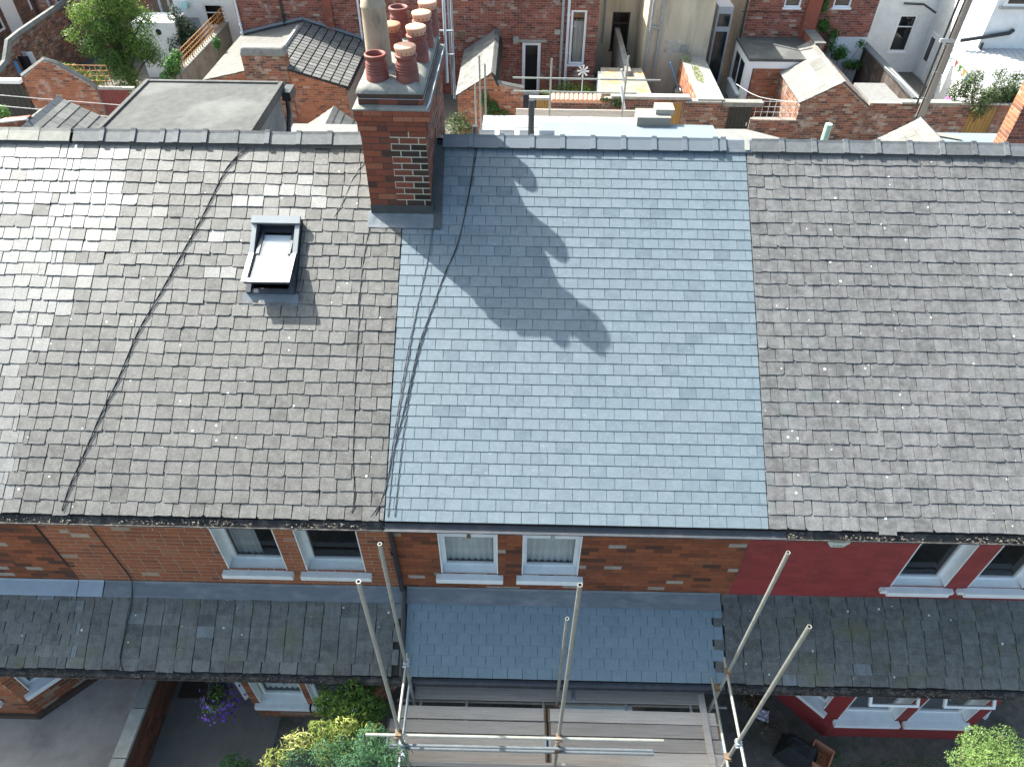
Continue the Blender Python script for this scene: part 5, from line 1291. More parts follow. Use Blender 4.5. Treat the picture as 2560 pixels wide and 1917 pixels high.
# wing of the new-roofed house
ww = thing('white_roofed_wing', 'rear wing with bright white and pale blue flat roofs behind the new ridge', 'rear extension', (1.0, 11.5, 0))
wz = 5.3
wy1 = (1.552, 13.945, 5.300)[1]; wy0 = (1.516, 13.197, 5.300)[1]
wx0 = (-1.131, 13.308, 5.300)[0]; wx1 = (3.121, 13.758, 5.300)[0]
m = MB(); m.box((wx0 + .05, 9.9, 0), (wx1 + .8, wy1 - .08, wz - .16)); m.build('walls', 'white_render', ww)
nb = 5
for i in range(nb):
    a = wy0 - 1.2 + (wy1 - wy0 + 1.2) * i / nb; b = wy0 - 1.2 + (wy1 - wy0 + 1.2) * (i + 1) / nb
    m = MB(); m.box((wx0, a + .012, wz - .15), (wx1, b - .012, wz + .012 * (i % 2))); m.build('roof_sheet', 'white_roof', ww)
m = MB(); bx0 = (0.367, 12.663, 5.420)[0]; m.prism([(bx0, 9.7, wz + .12), (bx0, wy0, wz + .12), ((5.123, 12.974, 5.420)[0], wy0 - .1, wz + .12), ((5.282, 12.503, 5.420)[0], 9.7, wz + .12)][::-1], (0, 0, .06)); m.build('felt_sheet', 'blue_roof', ww)
for i, px in enumerate((1040 + 15, 1090, 1118, 1140)):
    m = MB(); q = V3(wx0 + .18 + .52 * i, wy0 - 1.0, wz + .03); m.obox(q + V3(0, 0, .16), (.20, 0, 0), (0, .01, .03), (0, -.03, .16)); m.build('upright_sheet', 'white_roof', ww)
m = MB(); p = ((0.192, 11.282, 6.000)[0], (0.192, 11.282, 6.000)[1]); q = (0.181, 11.282, 6.842); m.tube([(p[0], p[1], 4.5), q], .075, 12); m.build('vent_pipe', 'pipe_black', None, label='thick black vent pipe standing behind the new ridge', cat='vent pipe')
m = MB(); p = (-1.210, 11.468, 6.000); m.tube([(p[0], p[1], 4.5), (p[0], p[1], p[2] + .1)], .075, 12); m.build('vent_pipe', 'pipe_black', None, label='short black pipe end just right of the chimney foot', cat='vent pipe')
cs = thing('capped_flue', 'low concrete flue block with flat pale slab behind the new ridge', 'flue', (3.434, 12.657, 5.600))
a, b = (3.047, 13.072, 5.420), (3.943, 12.932, 5.420)
m = MB(); m.box((a[0], a[1] - .1, 5.0), (b[0], a[1] + .5, 5.72)); m.build('flue_block', 'cement', cs)
m = MB(); m.box((a[0] + .5, a[1] + .1, 5.722), (b[0] + .1, a[1] + .55, 5.86)); m.build('flue_slab', 'pale_cement', cs)
# roofs of the red house's wing
rw = thing('grey_roofed_wing', 'rear wing with shallow pale grey roof behind the lead ridge saddle', 'rear extension', (6, 12, 0))
a, b, c_, d = (4.102, 13.703, 5.100), (6.239, 13.749, 5.100), (7.243, 13.117, 5.100), (5.467, 13.112, 5.100)
m = MB(); m.prism([(3.9, 9.8, 5.1), (c_[0] + .2, 9.8, 5.1), (c_[0], c_[1], 5.1), (b[0], b[1], 5.1), (a[0], a[1], 5.1)], (0, 0, -.14)); m.build('flat_roof', 'pale_felt', rw)
m = MB(); m.box((4.1, 9.9, 0), (b[0] - .1, a[1] - .3, 4.95)); m.build('walls', 'brick_yard', rw)
wr = (10.760, 13.410, 5.600)
gable_house('rear_wing', 'rear wing with white lit tiles peaking beside the pole foot', 'rear wing', wr[0] - 2.2, wr[0] + .9, wr[0], 9.9, wr[1], 4.2, 5.0, 5.6, 'brick_yard', 'rear_mortar', left=('pale_tile', .32, .27, .02, False), right=('pale_tile', .32, .27, .02, False), ridge_mat='pale_tile', seed=221)
gw = thing('flat_roof_wing', 'pale grey flat roof with white edge right of the pole foot', 'rear extension', (12, 11, 0))
a, b = (11.043, 13.494, 5.200), (13.372, 13.490, 5.200)
m = MB(); m.box((a[0], 9.8, 5.08), (b[0] + .6, a[1], 5.2)); m.build('flat_roof', 'blue_roof', gw)
m = MB(); m.box((a[0] + .1, 9.9, 0), (b[0] + .5, a[1] - .1, 5.07)); m.build('walls', 'brick_yard', gw)
m = MB(); m.tube([(11.136, 13.352, 5.240), (11.886, 13.037, 5.240)], .05, 4); m.build('roof_batten', 'pale_cement', gw)
bc = thing('brick_wing', 'orange brick wing cut by the right picture edge above the ridge', 'rear wing', (13.5, 11.5, 0))
p = (12.048, 11.500, 6.081); q = (11.967, 11.500, 6.943)
m = MB(); m.box((p[0], 11.5, 0), (p[0] + 3, 11.95, 9.5)); m.build('walls', 'rear_mortar', bc)
bricks(bc, Fr((p[0], 11.5, 3.5), (1, 0, 0)), 3, 6, [], 'brick_red', 0, seed=231); bricks(bc, Fr((p[0], 11.95, 3.5), (0, -1, 0)), .45, 6, [], 'brick_lit', 0, seed=232)
# rear scaffold
rs = thing('scaffold', 'thin scaffold of grey tubes rising behind the white flat roof', 'scaffold', (1.5, 14.4, 0))
SY = wy1 + .35
for px, p0, p1 in ((1190, 118, 275), (1347, 125, 282), (1357, 110, 240), (1036, 112, 292), (1045, 120, 296), (1027, 172, 270)):
    t = None
TP = [(0.730, 14.600, 6.741), (2.798, 14.600, 6.842), (-1.240, 14.600, 6.786), (-1.091, 14.600, 6.568), (-1.376, 14.600, 6.034)]
for p in TP:
    m = MB(); m.pipe((p[0], SY, 0), (p[0], SY, p[2]), .026, .019, 8); m.build('standard', 'galv', rs)
for a, b in (((-0.332, 14.550, 6.120), (3.800, 14.550, 6.104)), ((-0.316, 14.550, 5.746), (3.188, 14.550, 5.733))):
    m = MB(); m.tube([a, b], .026, 8); m.build('guard_rail', 'galv', rs)
a, b = (-0.234, 14.750, 5.157), (4.118, 14.750, 5.156)
m = MB(); m.hexa([(a[0], 14.73, a[2] - .22), (b[0], 14.73, b[2] - .22), (b[0], 14.77, b[2] - .22), (a[0], 14.77, a[2] - .22), (a[0], 14.73, a[2]), (b[0], 14.73, b[2]), (b[0], 14.77, b[2]), (a[0], 14.77, a[2])]); m.build('toe_board', 'board', rs)
m = MB(); m.tube([(2.674, 14.500, 6.409), (2.824, 14.500, 6.007)], .03, 8); m.build('coupler', 'steel', rs)
m = MB(); m.tube([(2.712, 14.500, 5.966), (2.879, 14.500, 5.311)], .04, 8); m.build('ladder_beam', 'pipe_white', rs)
m = MB(); a = (7.748, 12.000, 6.049); b = (7.765, 12.000, 5.657); m.tube([(b[0], b[1], b[2] - .5), (a[0], a[1], a[2])], .09, 10); m.build('vent_pipe', 'green_paint', None, label='pale green pipe standing behind the right ridge', cat='vent pipe')

# ================================================================== the back lane and the row of houses beyond
YL = 23.3     # lane wall
YW = 28.5     # rear wings
YR = 31.4     # recessed rear walls

def rear_window(h, F, H, i, style='upvc', rails=(), curtain=None, sill=.06, depth=.09, name='window', bar=.07):
    u0, v0, u1, v1 = H[i]
    return window(h, F, u0, v0, u1, v1, style, depth, bar, rails=rails, sill=sill, sill_h=.07, sill_out=.06, sill_ear=.05, reveal=None, curtain=curtain, name=name, back=.4)

def body(h, x0, x1, y0, y1, z, mat='rear_mortar'):
    m = MB(); m.box((x0, y0, 0), (x1, y1, z)); m.build('house_body', mat, h)

# --- far left house, its wing wall facing right
hl = thing('brick_house', 'dark brick house at the far left corner with white door', 'house', (-30, 36, 0), 'houses of the far terrace')
xs = (-27.567, 34.638, 0.000)[0] - .3
m = MB(); m.box((xs - 4, 30.0, 0), (xs, 40, 6.5)); m.build('house_body', 'rear_mortar', hl)
FX = Fr((xs, 30.0, 0), (0, 1, 0))
DH = [((-27.870, 34.682, -0.212)[1] - 30.0, .1, (-27.870, 35.848, 0.085)[1] - 30.0, 2.1), ((-27.870, 37.136, -0.329)[1] - 30.0, .9, (-27.870, 38.385, 0.085)[1] - 30.0, 3.2), ((-27.870, 33.392, -0.060)[1] - 30.0, .8, (-27.870, 34.266, 0.072)[1] - 30.0, 2.0)]
bricks(hl, FX, 9.9, 5.5, DH, 'brick_yard', 0, joint=.012, proud=.008, seed=301, tone=lambda u, v, r: r.random() * .5)
m = MB(); FX.box(m, DH[0][0], .1, DH[0][2], 2.1, .0, .05); m.build('door', 'upvc', hl)
for k in (1, 2):
    m = MB(); u0, v0, u1, v1 = DH[k]
    FX.box(m, u0, v0, u0 + .1, v1, .01, .06); FX.box(m, u1 - .1, v0, u1, v1, .01, .06); FX.box(m, u0 + .1, v0, u1 - .1, v0 + .1, .01, .06); FX.box(m, u0 + .1, v1 - .1, u1 - .1, v1, .01, .06); FX.box(m, u0 + .1, v0 + (v1 - v0) * .66, u1 - .1, v0 + (v1 - v0) * .66 + .08, .01, .055)
    w = m.build('window', 'upvc', hl); m = MB(); FX.box(m, u0 + .05, v0 + .05, u1 - .05, v1 - .05, .0, .02); m.build('glass', 'pane_dark', w)
# --- brick house beside it, facing us
hb2 = thing('brick_house', 'red brick house end with pipes half hidden by the leafy tree', 'house', (-22, 34, 0), 'houses of the far terrace')
px0 = (-25.067, 33.000, 0.855)[0]; px1 = (-18.843, 33.000, 1.390)[0]
ybrick(hb2, px0, px1, 33.0, 0, 6.0, 'brick_red', 'rear_mortar', seed=305)
body(hb2, px0 + .1, px1 - .1, 33.2, 38, 6)
for q in ((-24.650, 32.900, 2.548)[0], (-24.201, 32.900, 2.553)[0]): vpipe(hb2, q + .6, 32.9, 1.2, 6, .07, 'pipe_grey')
vpipe(hb2, px0 + .25, 32.85, 0, 3, .07, 'pipe_black')
for q in ((-18.621, 32.900, 2.624)[0], (-18.151, 32.900, 2.630)[0]): vpipe(hb2, q + .2, 32.9, .5, 6, .06, 'pipe_white')
# white rendered house between
hw = thing('white_house', 'white rendered house rear with small window above dark ivy', 'house', (-14, 33, 0), 'houses of the far terrace')
x0, x1 = (-17.313, 32.000, 2.050)[0], (-14.266, 32.000, 2.090)[0]
wh = [((-16.189, 32.000, 1.696)[0] + .3, (-15.765, 32.000, 1.789)[2], (-15.099, 32.000, 1.754)[0] + .15, (-15.469, 32.000, 2.815)[2])]
F = Fr((x0, 32.0, 0), (1, 0, 0)); H = [(a - x0, b, c - x0, d) for a, b, c, d in wh]
H.append((H[0][0] - 1.2, .1, H[0][0] - .35, 2.2))
wall_body(hw, 'wall', F, x1 - x0, 6, H, .2, 'white_render'); body(hw, x0 + .1, x1 - .1, 32.9, 37, 6)
rear_window(hw, F, H, 0, 'upvc', rails=(H[0][1] + (H[0][3] - H[0][1]) * .62,))
m = MB(); F.box(m, H[1][0], H[1][1], H[1][2], H[1][3], -.12, -.07); m.build('door', 'grey_upvc', hw)
wo = thing('white_outhouse', 'white painted outhouse wall with a round vent beside the tree', 'outhouse', (-16.3, 30, 0))
a, b = (-18.687, 30.000, 1.494), (-16.671, 30.000, 2.567)
m = MB(); m.box((a[0], 30.0, 0), (b[0], 31.5, b[2])); m.build('walls', 'white_render', wo)
m = MB(); q = (-17.510, 29.980, 2.150); m.lathe((0, 0, 0), [], 3); m.poly([(q[0] + .14 * math.cos(t), 29.985, q[2] + .14 * math.sin(t)) for t in [k * .5236 for k in range(12)]]); m.build('vent', 'dark_room', wo)
m = MB(); q = (-16.676, 31.900, 2.787); m.tube([(q[0], 31.98, q[2]), (q[0], 31.7, q[2] + .02)], .16, 14); m.build('satellite_dish', 'teal_paint', None, label='round pale teal satellite dish on the white house wall', cat='satellite dish')

# --- house A behind the tiled outbuilding
hA = thing('brick_house', 'red brick house rear with black and white pipes above a tiled outbuilding', 'house', (-8, 29, 0), 'houses of the far terrace')
ax0, ax1 = (-13.009, 28.500, 3.078)[0], (-4.208, 28.500, 2.603)[0]
ybrick(hA, ax0, ax1, YW, 0, 6, 'brick_red', 'rear_mortar', seed=311); body(hA, ax0 + .05, ax1 - .05, YW + .2, YW + 6, 6)
vpipe(hA, (-12.895, 28.500, 3.275)[0], YW - .08, 1.0, 6, .055, 'pipe_white'); vpipe(hA, (-10.879, 28.500, 3.685)[0], YW - .08, 3.0, 6, .055, 'pipe_black'); vpipe(hA, (-7.440, 28.500, 3.539)[0], YW - .08, 2.4, 6, .05, 'pipe_white')
m = MB(); m.box(((-9.022, 28.500, 3.518)[0], YW - .11, 2.6), ((-8.981, 28.500, 3.519)[0] + .35, YW, 6)); m.build('pier', 'brick_red', hA)
# its outbuilding
eL, eR, ap = (-12.979, 23.300, 2.527), (-7.231, 23.300, 2.333), (-10.026, 23.300, 3.170)
ob = gable_house('outbuilding', 'brick outbuilding with flecked left slope and dark jointed tiles on the right', 'outbuilding', eL[0], eR[0], ap[0], YL, YW - .02, eL[2], eR[2], ap[2], 'brick_lit', 'rear_mortar', left=('flecked', .9, .8, .014, False), seed=321, over=.05, sides=False)
V = V3(ap[0] - eR[0], 0, ap[2] - eR[2]); L = V.length; V.normalize()
R = Fr(V3(eR[0], YL - .05, eR[2]) - V * .05, (0, 1, 0), V)
k = MB(); R.box(k, 0, 0, YW - YL, L + .03, -.05, .0); k.build('roof_slope', 'deck', ob)
nc = 8
for i in range(nc):
    a = (L + .04) * i / nc; b = (L + .04) * (i + 1) / nc - .055
    k = MB(); nr = 17
    for j in range(nr):
        u0 = (YW - YL + .05) * j / nr; u1 = (YW - YL + .05) * (j + 1) / nr + .03
        k.hexa([R.p(u0, a, .035), R.p(u1, a, .012), R.p(u1, b, .012), R.p(u0, b, .035), R.p(u0, a, .06), R.p(u1, a, .037), R.p(u1, b, .037), R.p(u0, b, .06)], RN.random())
    k.build('tile_column', 'concrete_tile', ob)
m = MB(); m.tube([V3(ap[0], YL + .9, ap[2] + .06), V3(ap[0], YW - .9, ap[2] + .06)], .10, 6); m.build('ridge_capping', 'pale_cement', ob)
m = MB(); m.box((eR[0] - .04, YL - .05, eR[2] - .14), (eR[0] + .10, YW, eR[2] - .02)); m.build('gutter', 'pipe_black', ob)
m = MB()
for sgn, e in ((-1, eL), (1, eR)): m.tube([(e[0], YW - .06, e[2] + .12), (ap[0], YW - .06, ap[2] + .14)], .08, 4)
m.build('flashing', 'lead', ob)
c0, c1 = (-11.221, 23.240, 2.995), (-9.487, 23.240, 3.020)
ct = (-10.300, 23.240, 3.508)[2]
m = MB(); m.box((c0[0], YL - .06, 0), (c1[0], YL + .42, ct)); m.build('stack', 'rear_mortar', ob)
bricks(ob, Fr((c0[0], YL - .06, 0), (1, 0, 0)), c1[0] - c0[0], ct, [], 'brick_yard', 0, joint=.012, proud=.008, seed=325); bricks(ob, Fr((c1[0], YL - .06, 0), (0, 1, 0)), .48, ct, [], 'brick_lit', 0, joint=.012, proud=.008, seed=326)
m = MB(); m.hexa([(c0[0] - .06, YL - .12, ct), (c1[0] + .06, YL - .12, ct), (c1[0] + .06, YL + .48, ct), (c0[0] - .06, YL + .48, ct), (c0[0] + .03, YL - .02, ct + .32), (c1[0] - .03, YL - .02, ct + .32), (c1[0] - .03, YL + .40, ct + .32), (c0[0] + .03, YL + .40, ct + .32)])
o = m.build('stack_cap', 'cement', ob); bv = o.modifiers.new('bevel', 'BEVEL'); bv.width = .08; bv.segments = 3

# --- yard things at left: outhouse wall, gate, tree, trellis, ivy
yl = thing('yard_wall', 'orange brick lane wall with sloping top left of the leafy tree', 'wall', (-17, 23.3, 0))
pts = [(-20.707, 23.300, 0.772), (-20.452, 23.300, 2.510), (-19.211, 23.300, 3.201), (-18.776, 23.300, 3.045), (-17.785, 23.300, 2.364), (-17.586, 23.300, 2.104), (-17.563, 23.300, 0.741)]
ax_ = sorted(p[0] for p in pts)
prof = [(p[0], p[2]) for p in pts[1:6]]
def top_at(x):
    for (xa, za), (xb, zb) in zip(prof, prof[1:]):
        if xa <= x <= xb: return za + (zb - za) * (x - xa) / (xb - xa)
    return -1
m = MB(); m.prism([(prof[0][0], YL, 0)] + [(x, YL, z) for x, z in prof] + [(prof[-1][0], YL, 0)], (0, .22, 0)); m.build('wall_core', 'rear_mortar', yl)
bricks(yl, Fr((prof[0][0], YL, 0), (1, 0, 0)), prof[-1][0] - prof[0][0], 4, [], 'brick_lit', 0, joint=.012, proud=.008, seed=331, inside=lambda u, v: v < top_at(prof[0][0] + u) - .04)
m = MB(); m.tube([(x, YL + .1, z + .03) for x, z in prof], .09, 4); m.build('coping', 'cement', yl)
# wall between the yards stepping back, with a curved top
y2 = thing('yard_wall', 'stepped dark brick yard wall with curved coping at the far left', 'wall', (-22, 28, 0))
wx = prof[0][0] + .3
top2 = [(23.4, 1.75), (25.5, 1.75), (26.4, 1.9), (27.2, 2.5), (28.2, 2.55), (32.8, 2.6)]
def t2(y):
    for (a, za), (b, zb) in zip(top2, top2[1:]):
        if a <= y <= b: return za + (zb - za) * (y - a) / (b - a)
    return 0
m = MB(); m.prism([(wx - 3.0, 23.4, 0)] + [(wx - 3.0, y, z) for y, z in top2] + [(wx - 3.0, 32.8, 0)], (.2, 0, 0)); m.build('wall_core', 'rear_mortar', y2)
bricks(y2, Fr((wx - 2.8, 23.4, 0), (0, 1, 0)), 9.4, 2.7, [], 'brick_yard', 0, joint=.012, proud=.008, seed=333, inside=lambda u, v: v < t2(23.4 + u) - .05)
m = MB(); m.tube([(wx - 2.9, y, z + .05) for y, z in top2], .15, 6); m.build('coping', 'cement', y2)
gt = thing('lane_gate', 'dark green lane gate under a white lintel at the far left', 'gate', (-20.5, 23.3, 0))
a, b = (-21.443, 23.300, 2.272), (-20.579, 23.300, 2.285)
for i in range(7):
    x = a[0] - .6 + (b[0] - a[0] + .6) * i / 7
    m = MB(); m.box((x + .008, YL + .02, .05), (x + (b[0] - a[0] + .6) / 7 - .008, YL + .06, a[2] - .02)); m.build('plank', 'gate_dark', gt)
m = MB(); m.box((a[0] - .8, YL - .06, a[2]), (b[0], YL + .22, a[2] + .14)); m.build('lintel', 'white_paint', gt)
rgate = thing('lane_gate', 'red boarded lane gate half covered by the leafy tree', 'gate', (-14.5, 23.3, 0))
a, b = (-17.539, 23.400, 2.046), (-16.324, 23.400, 2.065)
for i in range(8):
    x = a[0] + (b[0] - a[0]) * i / 8
    m = MB(); m.box((x + .006, YL + .08, .05), (x + (b[0] - a[0]) / 8 - .006, YL + .12, a[2])); m.build('plank', 'gate_red', rgate)
m = MB(); m.box((a[0], YL + .05, a[2]), (b[0] + .3, YL + .2, a[2] + .10)); m.build('lintel', 'pale_cement', rgate)
def trellis(name, label, F, w, hgt, nu, nv, mat='trellis', t=.03):
    h = thing(name, label, 'trellis', tuple(F.O))
    for i in range(nu + 1):
        m = MB(); u = w * i / nu; e = t * (1.9 if i % 5 == 0 else 1); F.box(m, u - e / 2, 0, u + e / 2, hgt, 0, .02 + (.02 if i % 5 == 0 else 0)); m.build('upright', mat, h)
    for j in range(nv + 1):
        m = MB(); v = hgt * j / nv; F.box(m, 0, v - t / 2, w, v + t / 2, .021, .042); m.build('slat', mat, h)
a, b = (-19.176, 23.800, 2.859), (-17.083, 23.800, 2.029)
trellis('trellis', 'orange garden trellis standing on the lane wall left of the tree', Fr((a[0], YL + .5, b[2]), (1, 0, 0)), b[0] - a[0], a[2] - b[2], 9, 4)
tx = (-14.947, 24.654, 2.000)
ty = (-14.947, 33.372, 1.595)
trellis('trellis', 'long orange trellis receding along the yard wall beside the ivy', Fr((tx[0], tx[1], 2.0), (0, 1, 0)), min(9.0, ty[1] - tx[1]), .72, 34, 4, t=.035)
gw2 = thing('yard_wall', 'grey rendered yard wall under the long orange trellis', 'wall', (tx[0], 27, 0))
m = MB(); m.box((tx[0] - .1, 23.4, 0), (tx[0] + .10, 32, 1.97)); m.build('wall_core', 'grey_render', gw2)
m = MB(); m.box((tx[0] - .16, 23.4, 1.972), (tx[0] + .16, 32, 2.02)); m.build('coping', 'cement', gw2)
def tree(name, label, base, blobs, n, size, mat, seed, trunk_r, cat='tree'):
    t = thing(name, label, cat, base); rg = random.Random(seed); b = Vector(base)
    hi = max(c[2] for c, r in blobs)
    m = MB(); m.tube([b, b + V3(.05, .03, hi * .3), b + V3(-.04, .05, hi * .6), b + V3(.03, 0, hi)], [trunk_r, trunk_r * .8, trunk_r * .55, trunk_r * .2], 8)
    for c, r in blobs:
        c = Vector(c); s = b + V3(0, 0, max(.3, c.z * .55)); m.tube([s, s.lerp(c, .6) + V3(0, 0, .1), c], [trunk_r * .45, trunk_r * .3, trunk_r * .1], 5)
        for _ in range(3): q = c + V3(rg.uniform(-1, 1) * r[0], rg.uniform(-1, 1) * r[1], rg.uniform(-.5, 1) * r[2]) * .8; m.tube([c, c.lerp(q, .5) + V3(0, 0, .05), q], [trunk_r * .12, trunk_r * .08, .006], 4)
    m.build('trunk', 'bark', t)
    m = leaves(MB(), blobs, n, size, seed, .5, shell=.35); m.build('crown', mat, t)
    return t
TY = 26.0
tb = []
for (px, py, rx, rz, ry) in ((230,60,1.35,.95,1.0), (300,95,1.0,.9,.9), (180,30,.85,.65,.7), (255,10,1.2,.9,.9), (200,100,.75,.6,.7), (310,40,.7,.6,.7), (250,130,1.05,.8,.9), (275,170,.75,.75,.8), (265,205,.55,.5,.5), (330,120,.7,.6,.6), (155,75,.45,.4,.5), (225,-20,1.2,.8,.9)):
    tb.append((px, py, rx, rz, ry))
TBP = [(-17.708, 26.000, 3.605), (-16.664, 26.200, 2.900), (-18.355, 25.800, 4.199), (-17.030, 26.300, 4.426), (-18.313, 25.500, 3.018), (-16.249, 26.500, 3.836), (-17.596, 25.600, 2.424), (-17.163, 25.200, 1.799), (-17.402, 24.800, 1.256), (-16.225, 26.200, 2.425), (-19.069, 25.600, 3.438), (-17.408, 26.300, 4.947)]
tree('leafy_tree', 'tall loose leafy tree rising from the yard at the upper left', ((-17.475, 26.000, 1.287)[0], 26.0, 0), [(p, (q[2], q[4], q[3])) for p, q in zip(TBP, tb)], 24000, .066, 'leaf_tree', 21, .13)
plant('ivy_bush', 'dark ivy mound climbing the white house beside the trellis', 'climber', ((-16.770, 30.500, 1.352)[0], 30.6, 0), [((-16.612, 30.500, 2.206), (.9, .5, .8)), ((-16.631, 30.200, 1.455), (1.1, .6, .8)), ((-16.760, 30.600, 2.691), (.5, .4, .6)), ((-16.203, 30.400, 1.822), (.6, .5, .7))], 4200, .07, 'leaf_dark', 23, .04)
plant('broadleaf_shrub', 'bright broad leaved shrub at the foot of the long trellis', 'shrub', ((-14.782, 24.600, 2.444)[0], 24.6, 0), [((-14.720, 24.600, 2.633), (.45, .4, .5)), ((-14.539, 24.800, 2.938), (.3, .3, .3)), ((-14.974, 24.400, 2.231), (.4, .35, .3))], 900, .09, 'leaf_bright', 24, .03)
plant('creeper', 'small green creeper hanging over the grey wall near the trellis', 'climber', ((-13.420, 26.500, 2.787)[0], 26.5, 1.5), [((-13.404, 26.500, 2.844), (.22, .15, .3))], 250, .07, 'leaf_bright', 25, .01)
plant('yard_greenery', 'leafy climbers showing behind the left trellis', 'climber', ((-18.492, 24.300, 2.217)[0], 24.4, 0), [((-19.064, 24.400, 2.361), (.7, .4, .45)), ((-18.100, 24.400, 2.089), (.8, .4, .45))], 900, .07, 'leaf_tree', 26, .02)
plant('lane_plant', 'bright green plant at the left edge above the pale ridge', 'plant', ((-19.445, 20.000, 2.555)[0], 20, 0), [((-19.480, 20.000, 2.554), (.4, .3, .3))], 350, .06, 'leaf_bright', 27, .02)
# washing line
wl = thing('washing_line', 'washing line across the far left yard', 'washing line', (-23, 26, 0))
la, lb = (-23.449, 26.000, 2.003), (-23.202, 28.500, 1.773)
m = MB(); m.tube([la, lb], .008, 4); m.build('line', 'wire', wl)
for (q, mt, lab) in ((((-23.357, 26.800, 1.856), (-23.297, 26.800, 1.204)), 'blue_cloth', 'blue towel hanging on the washing line at far left'), (((-23.025, 27.200, 1.940), (-23.101, 27.200, 1.161)), 'black_cloth', 'black garment hanging on the washing line at far left'), (((-23.014, 27.600, 2.003), (-22.979, 27.600, 1.265)), 'white_paint', 'white sheet hanging on the washing line nearest the brick wall')):
    a, b = q; m = MB(); K = 6; w = .55
    top = [(a[0] + w * k / K, a[1] + .03 * math.sin(k * 1.3), a[2]) for k in range(K + 1)]; bot = [(a[0] + w * k / K, a[1] + .06 * math.sin(k * 1.1 + 1), b[2]) for k in range(K + 1)]
    m.add(bot + top, [(k, k + 1, K + 2 + k, K + 1 + k) for k in range(K)])
    m.add([(x, y + .012, z) for x, y, z in bot + top], [(K + 1 + k, K + 2 + k, k + 1, k) for k in range(K)])
    m.build('laundry', mt, None, label=lab, cat='laundry', group='washing on the line')
wire('overhead_wire', [(-18.631, 19.000, 3.573), (-16.897, 19.500, 3.214), (-14.726, 20.000, 2.836), (-12.427, 20.500, 2.486)], .012, 'wire', 'upper overhead wire crossing the lane at the left', 'wire', 'overhead wires')
wire('overhead_wire', [(-18.061, 18.000, 3.620), (-16.265, 18.300, 3.328), (-14.257, 18.600, 2.982)], .012, 'wire', 'lower overhead wire crossing the lane at the left', 'wire', 'overhead wires')

# --- house B, right of our chimney
hB = thing('brick_house', 'red brick house rear with white framed door and tall white window', 'house', (2, 29, 0), 'houses of the far terrace')
bx0, bx1 = (-4.165, 28.500, 2.604)[0], (3.259, 28.500, 3.099)[0]
hd = [((-0.127, 28.500, 2.358)[0], .02, (0.721, 28.500, 2.369)[0], (0.295, 28.500, 2.424)[2]), ((2.027, 28.500, 1.462)[0], (2.458, 28.500, 1.468)[2], (2.738, 28.500, 3.092)[0], (2.291, 28.500, 3.817)[2])]
F, H = ybrick(hB, bx0, bx1, YW, 0, 6, 'brick_red', 'rear_mortar', hd, seed=341); body(hB, bx0 + .05, bx1 - .05, YW + .9, YW + 6, 6)
o = rear_window(hB, F, H, 0, 'upvc', sill=0, name='glazed_door', bar=.14, rails=())
rear_window(hB, F, H, 1, 'upvc', bar=.10, curtain=[(H[1][2] - .55, H[1][2] - .12, H[1][1] + .05, H[1][3] - .5, 'curtain')])
m = MB(); F.box(m, H[0][0] - .25, H[0][3] + .02, H[0][2] + .25, H[0][3] + .12, .0, .05); m.build('lintel', 'pale_cement', hB)
for px, mt in ((1213.0, 'pipe_white'), (1224.5, 'pipe_white')): pass
vpipe(hB, (1.653, 28.400, 2.315)[0], YW - .1, 0, 6, .06, 'pipe_grey'); vpipe(hB, (1.906, 28.400, 2.318)[0], YW - .1, 0, 6, .065, 'pipe_white'); vpipe(hB, (-3.436, 28.400, 2.646)[0], YW - .1, 0, 6, .05, 'pipe_grey')
m = MB(); q = (1.435, 28.500, 2.897); m.box((q[0] - .12, YW - .08, q[2] - .1), (q[0] + .14, YW, q[2] + .1)); m.build('vent_grille', 'pale_cement', hB)
m = MB(); q = (-0.426, 28.500, 2.534); m.box((q[0] - .12, YW - .18, q[2] - .12), (q[0] + .12, YW, q[2] + .14)); m.build('lamp_box', 'pale_cement', hB)
m = MB(); q = (-2.914, 28.500, 2.700); m.box((q[0] - .18, YW - .012, q[2] - .14), (q[0] + .18, YW + .02, q[2] + .14)); m.build('air_brick', 'rust', hB)
e1, e2, ap = (-2.721, 23.300, 2.082), (-0.040, 23.300, 2.347), (-1.309, 23.300, 2.972)
oB = gable_house('outhouse', 'brick outhouse with steep slate roof right of the main chimney', 'outhouse', e1[0], ap[0] + .22, ap[0], YL, YW - .02, e1[2], ap[2] - .45, ap[2], 'brick_lit', 'rear_mortar', left=('pale_tile', .34, .28, .018, False), right=('gate_dark', .2, .5, .018, False), ridge_mat='pale_tile', seed=351)
m = MB(); m.prism([(ap[0] + .23, YL, 0), (e2[0], YL, 0), (e2[0], YL, e2[2]), (ap[0] + .23, YL, ap[2] - .42)], (0, .22, 0)); m.build('gable_return', 'rear_mortar', oB)
bricks(oB, Fr((ap[0] + .23, YL, 0), (1, 0, 0)), e2[0] - ap[0] - .23, 3, [], 'brick_lit', 0, joint=.012, proud=.008, seed=352, inside=lambda u, v: v < ap[2] - .45 + (e2[2] - ap[2] + .42) * u / (e2[0] - ap[0] - .23) - .03)
m = MB(); m.tube([(ap[0] + .2, YL + .1, ap[2] - .40), (e2[0], YL + .1, e2[2] + .03)], .09, 4); m.build('coping', 'cement', oB)
plant('creeper', 'green creeper climbing the outhouse gable right of the chimney', 'climber', ((-1.367, 23.300, 1.431)[0], YL - .1, 0), [((-1.321, 23.150, 1.592), (.42, .15, .45)), ((-1.581, 23.150, 1.971), (.25, .12, .4)), ((-0.787, 23.150, 1.407), (.3, .12, .2))], 1000, .06, 'leaf_bright', 31, .015)
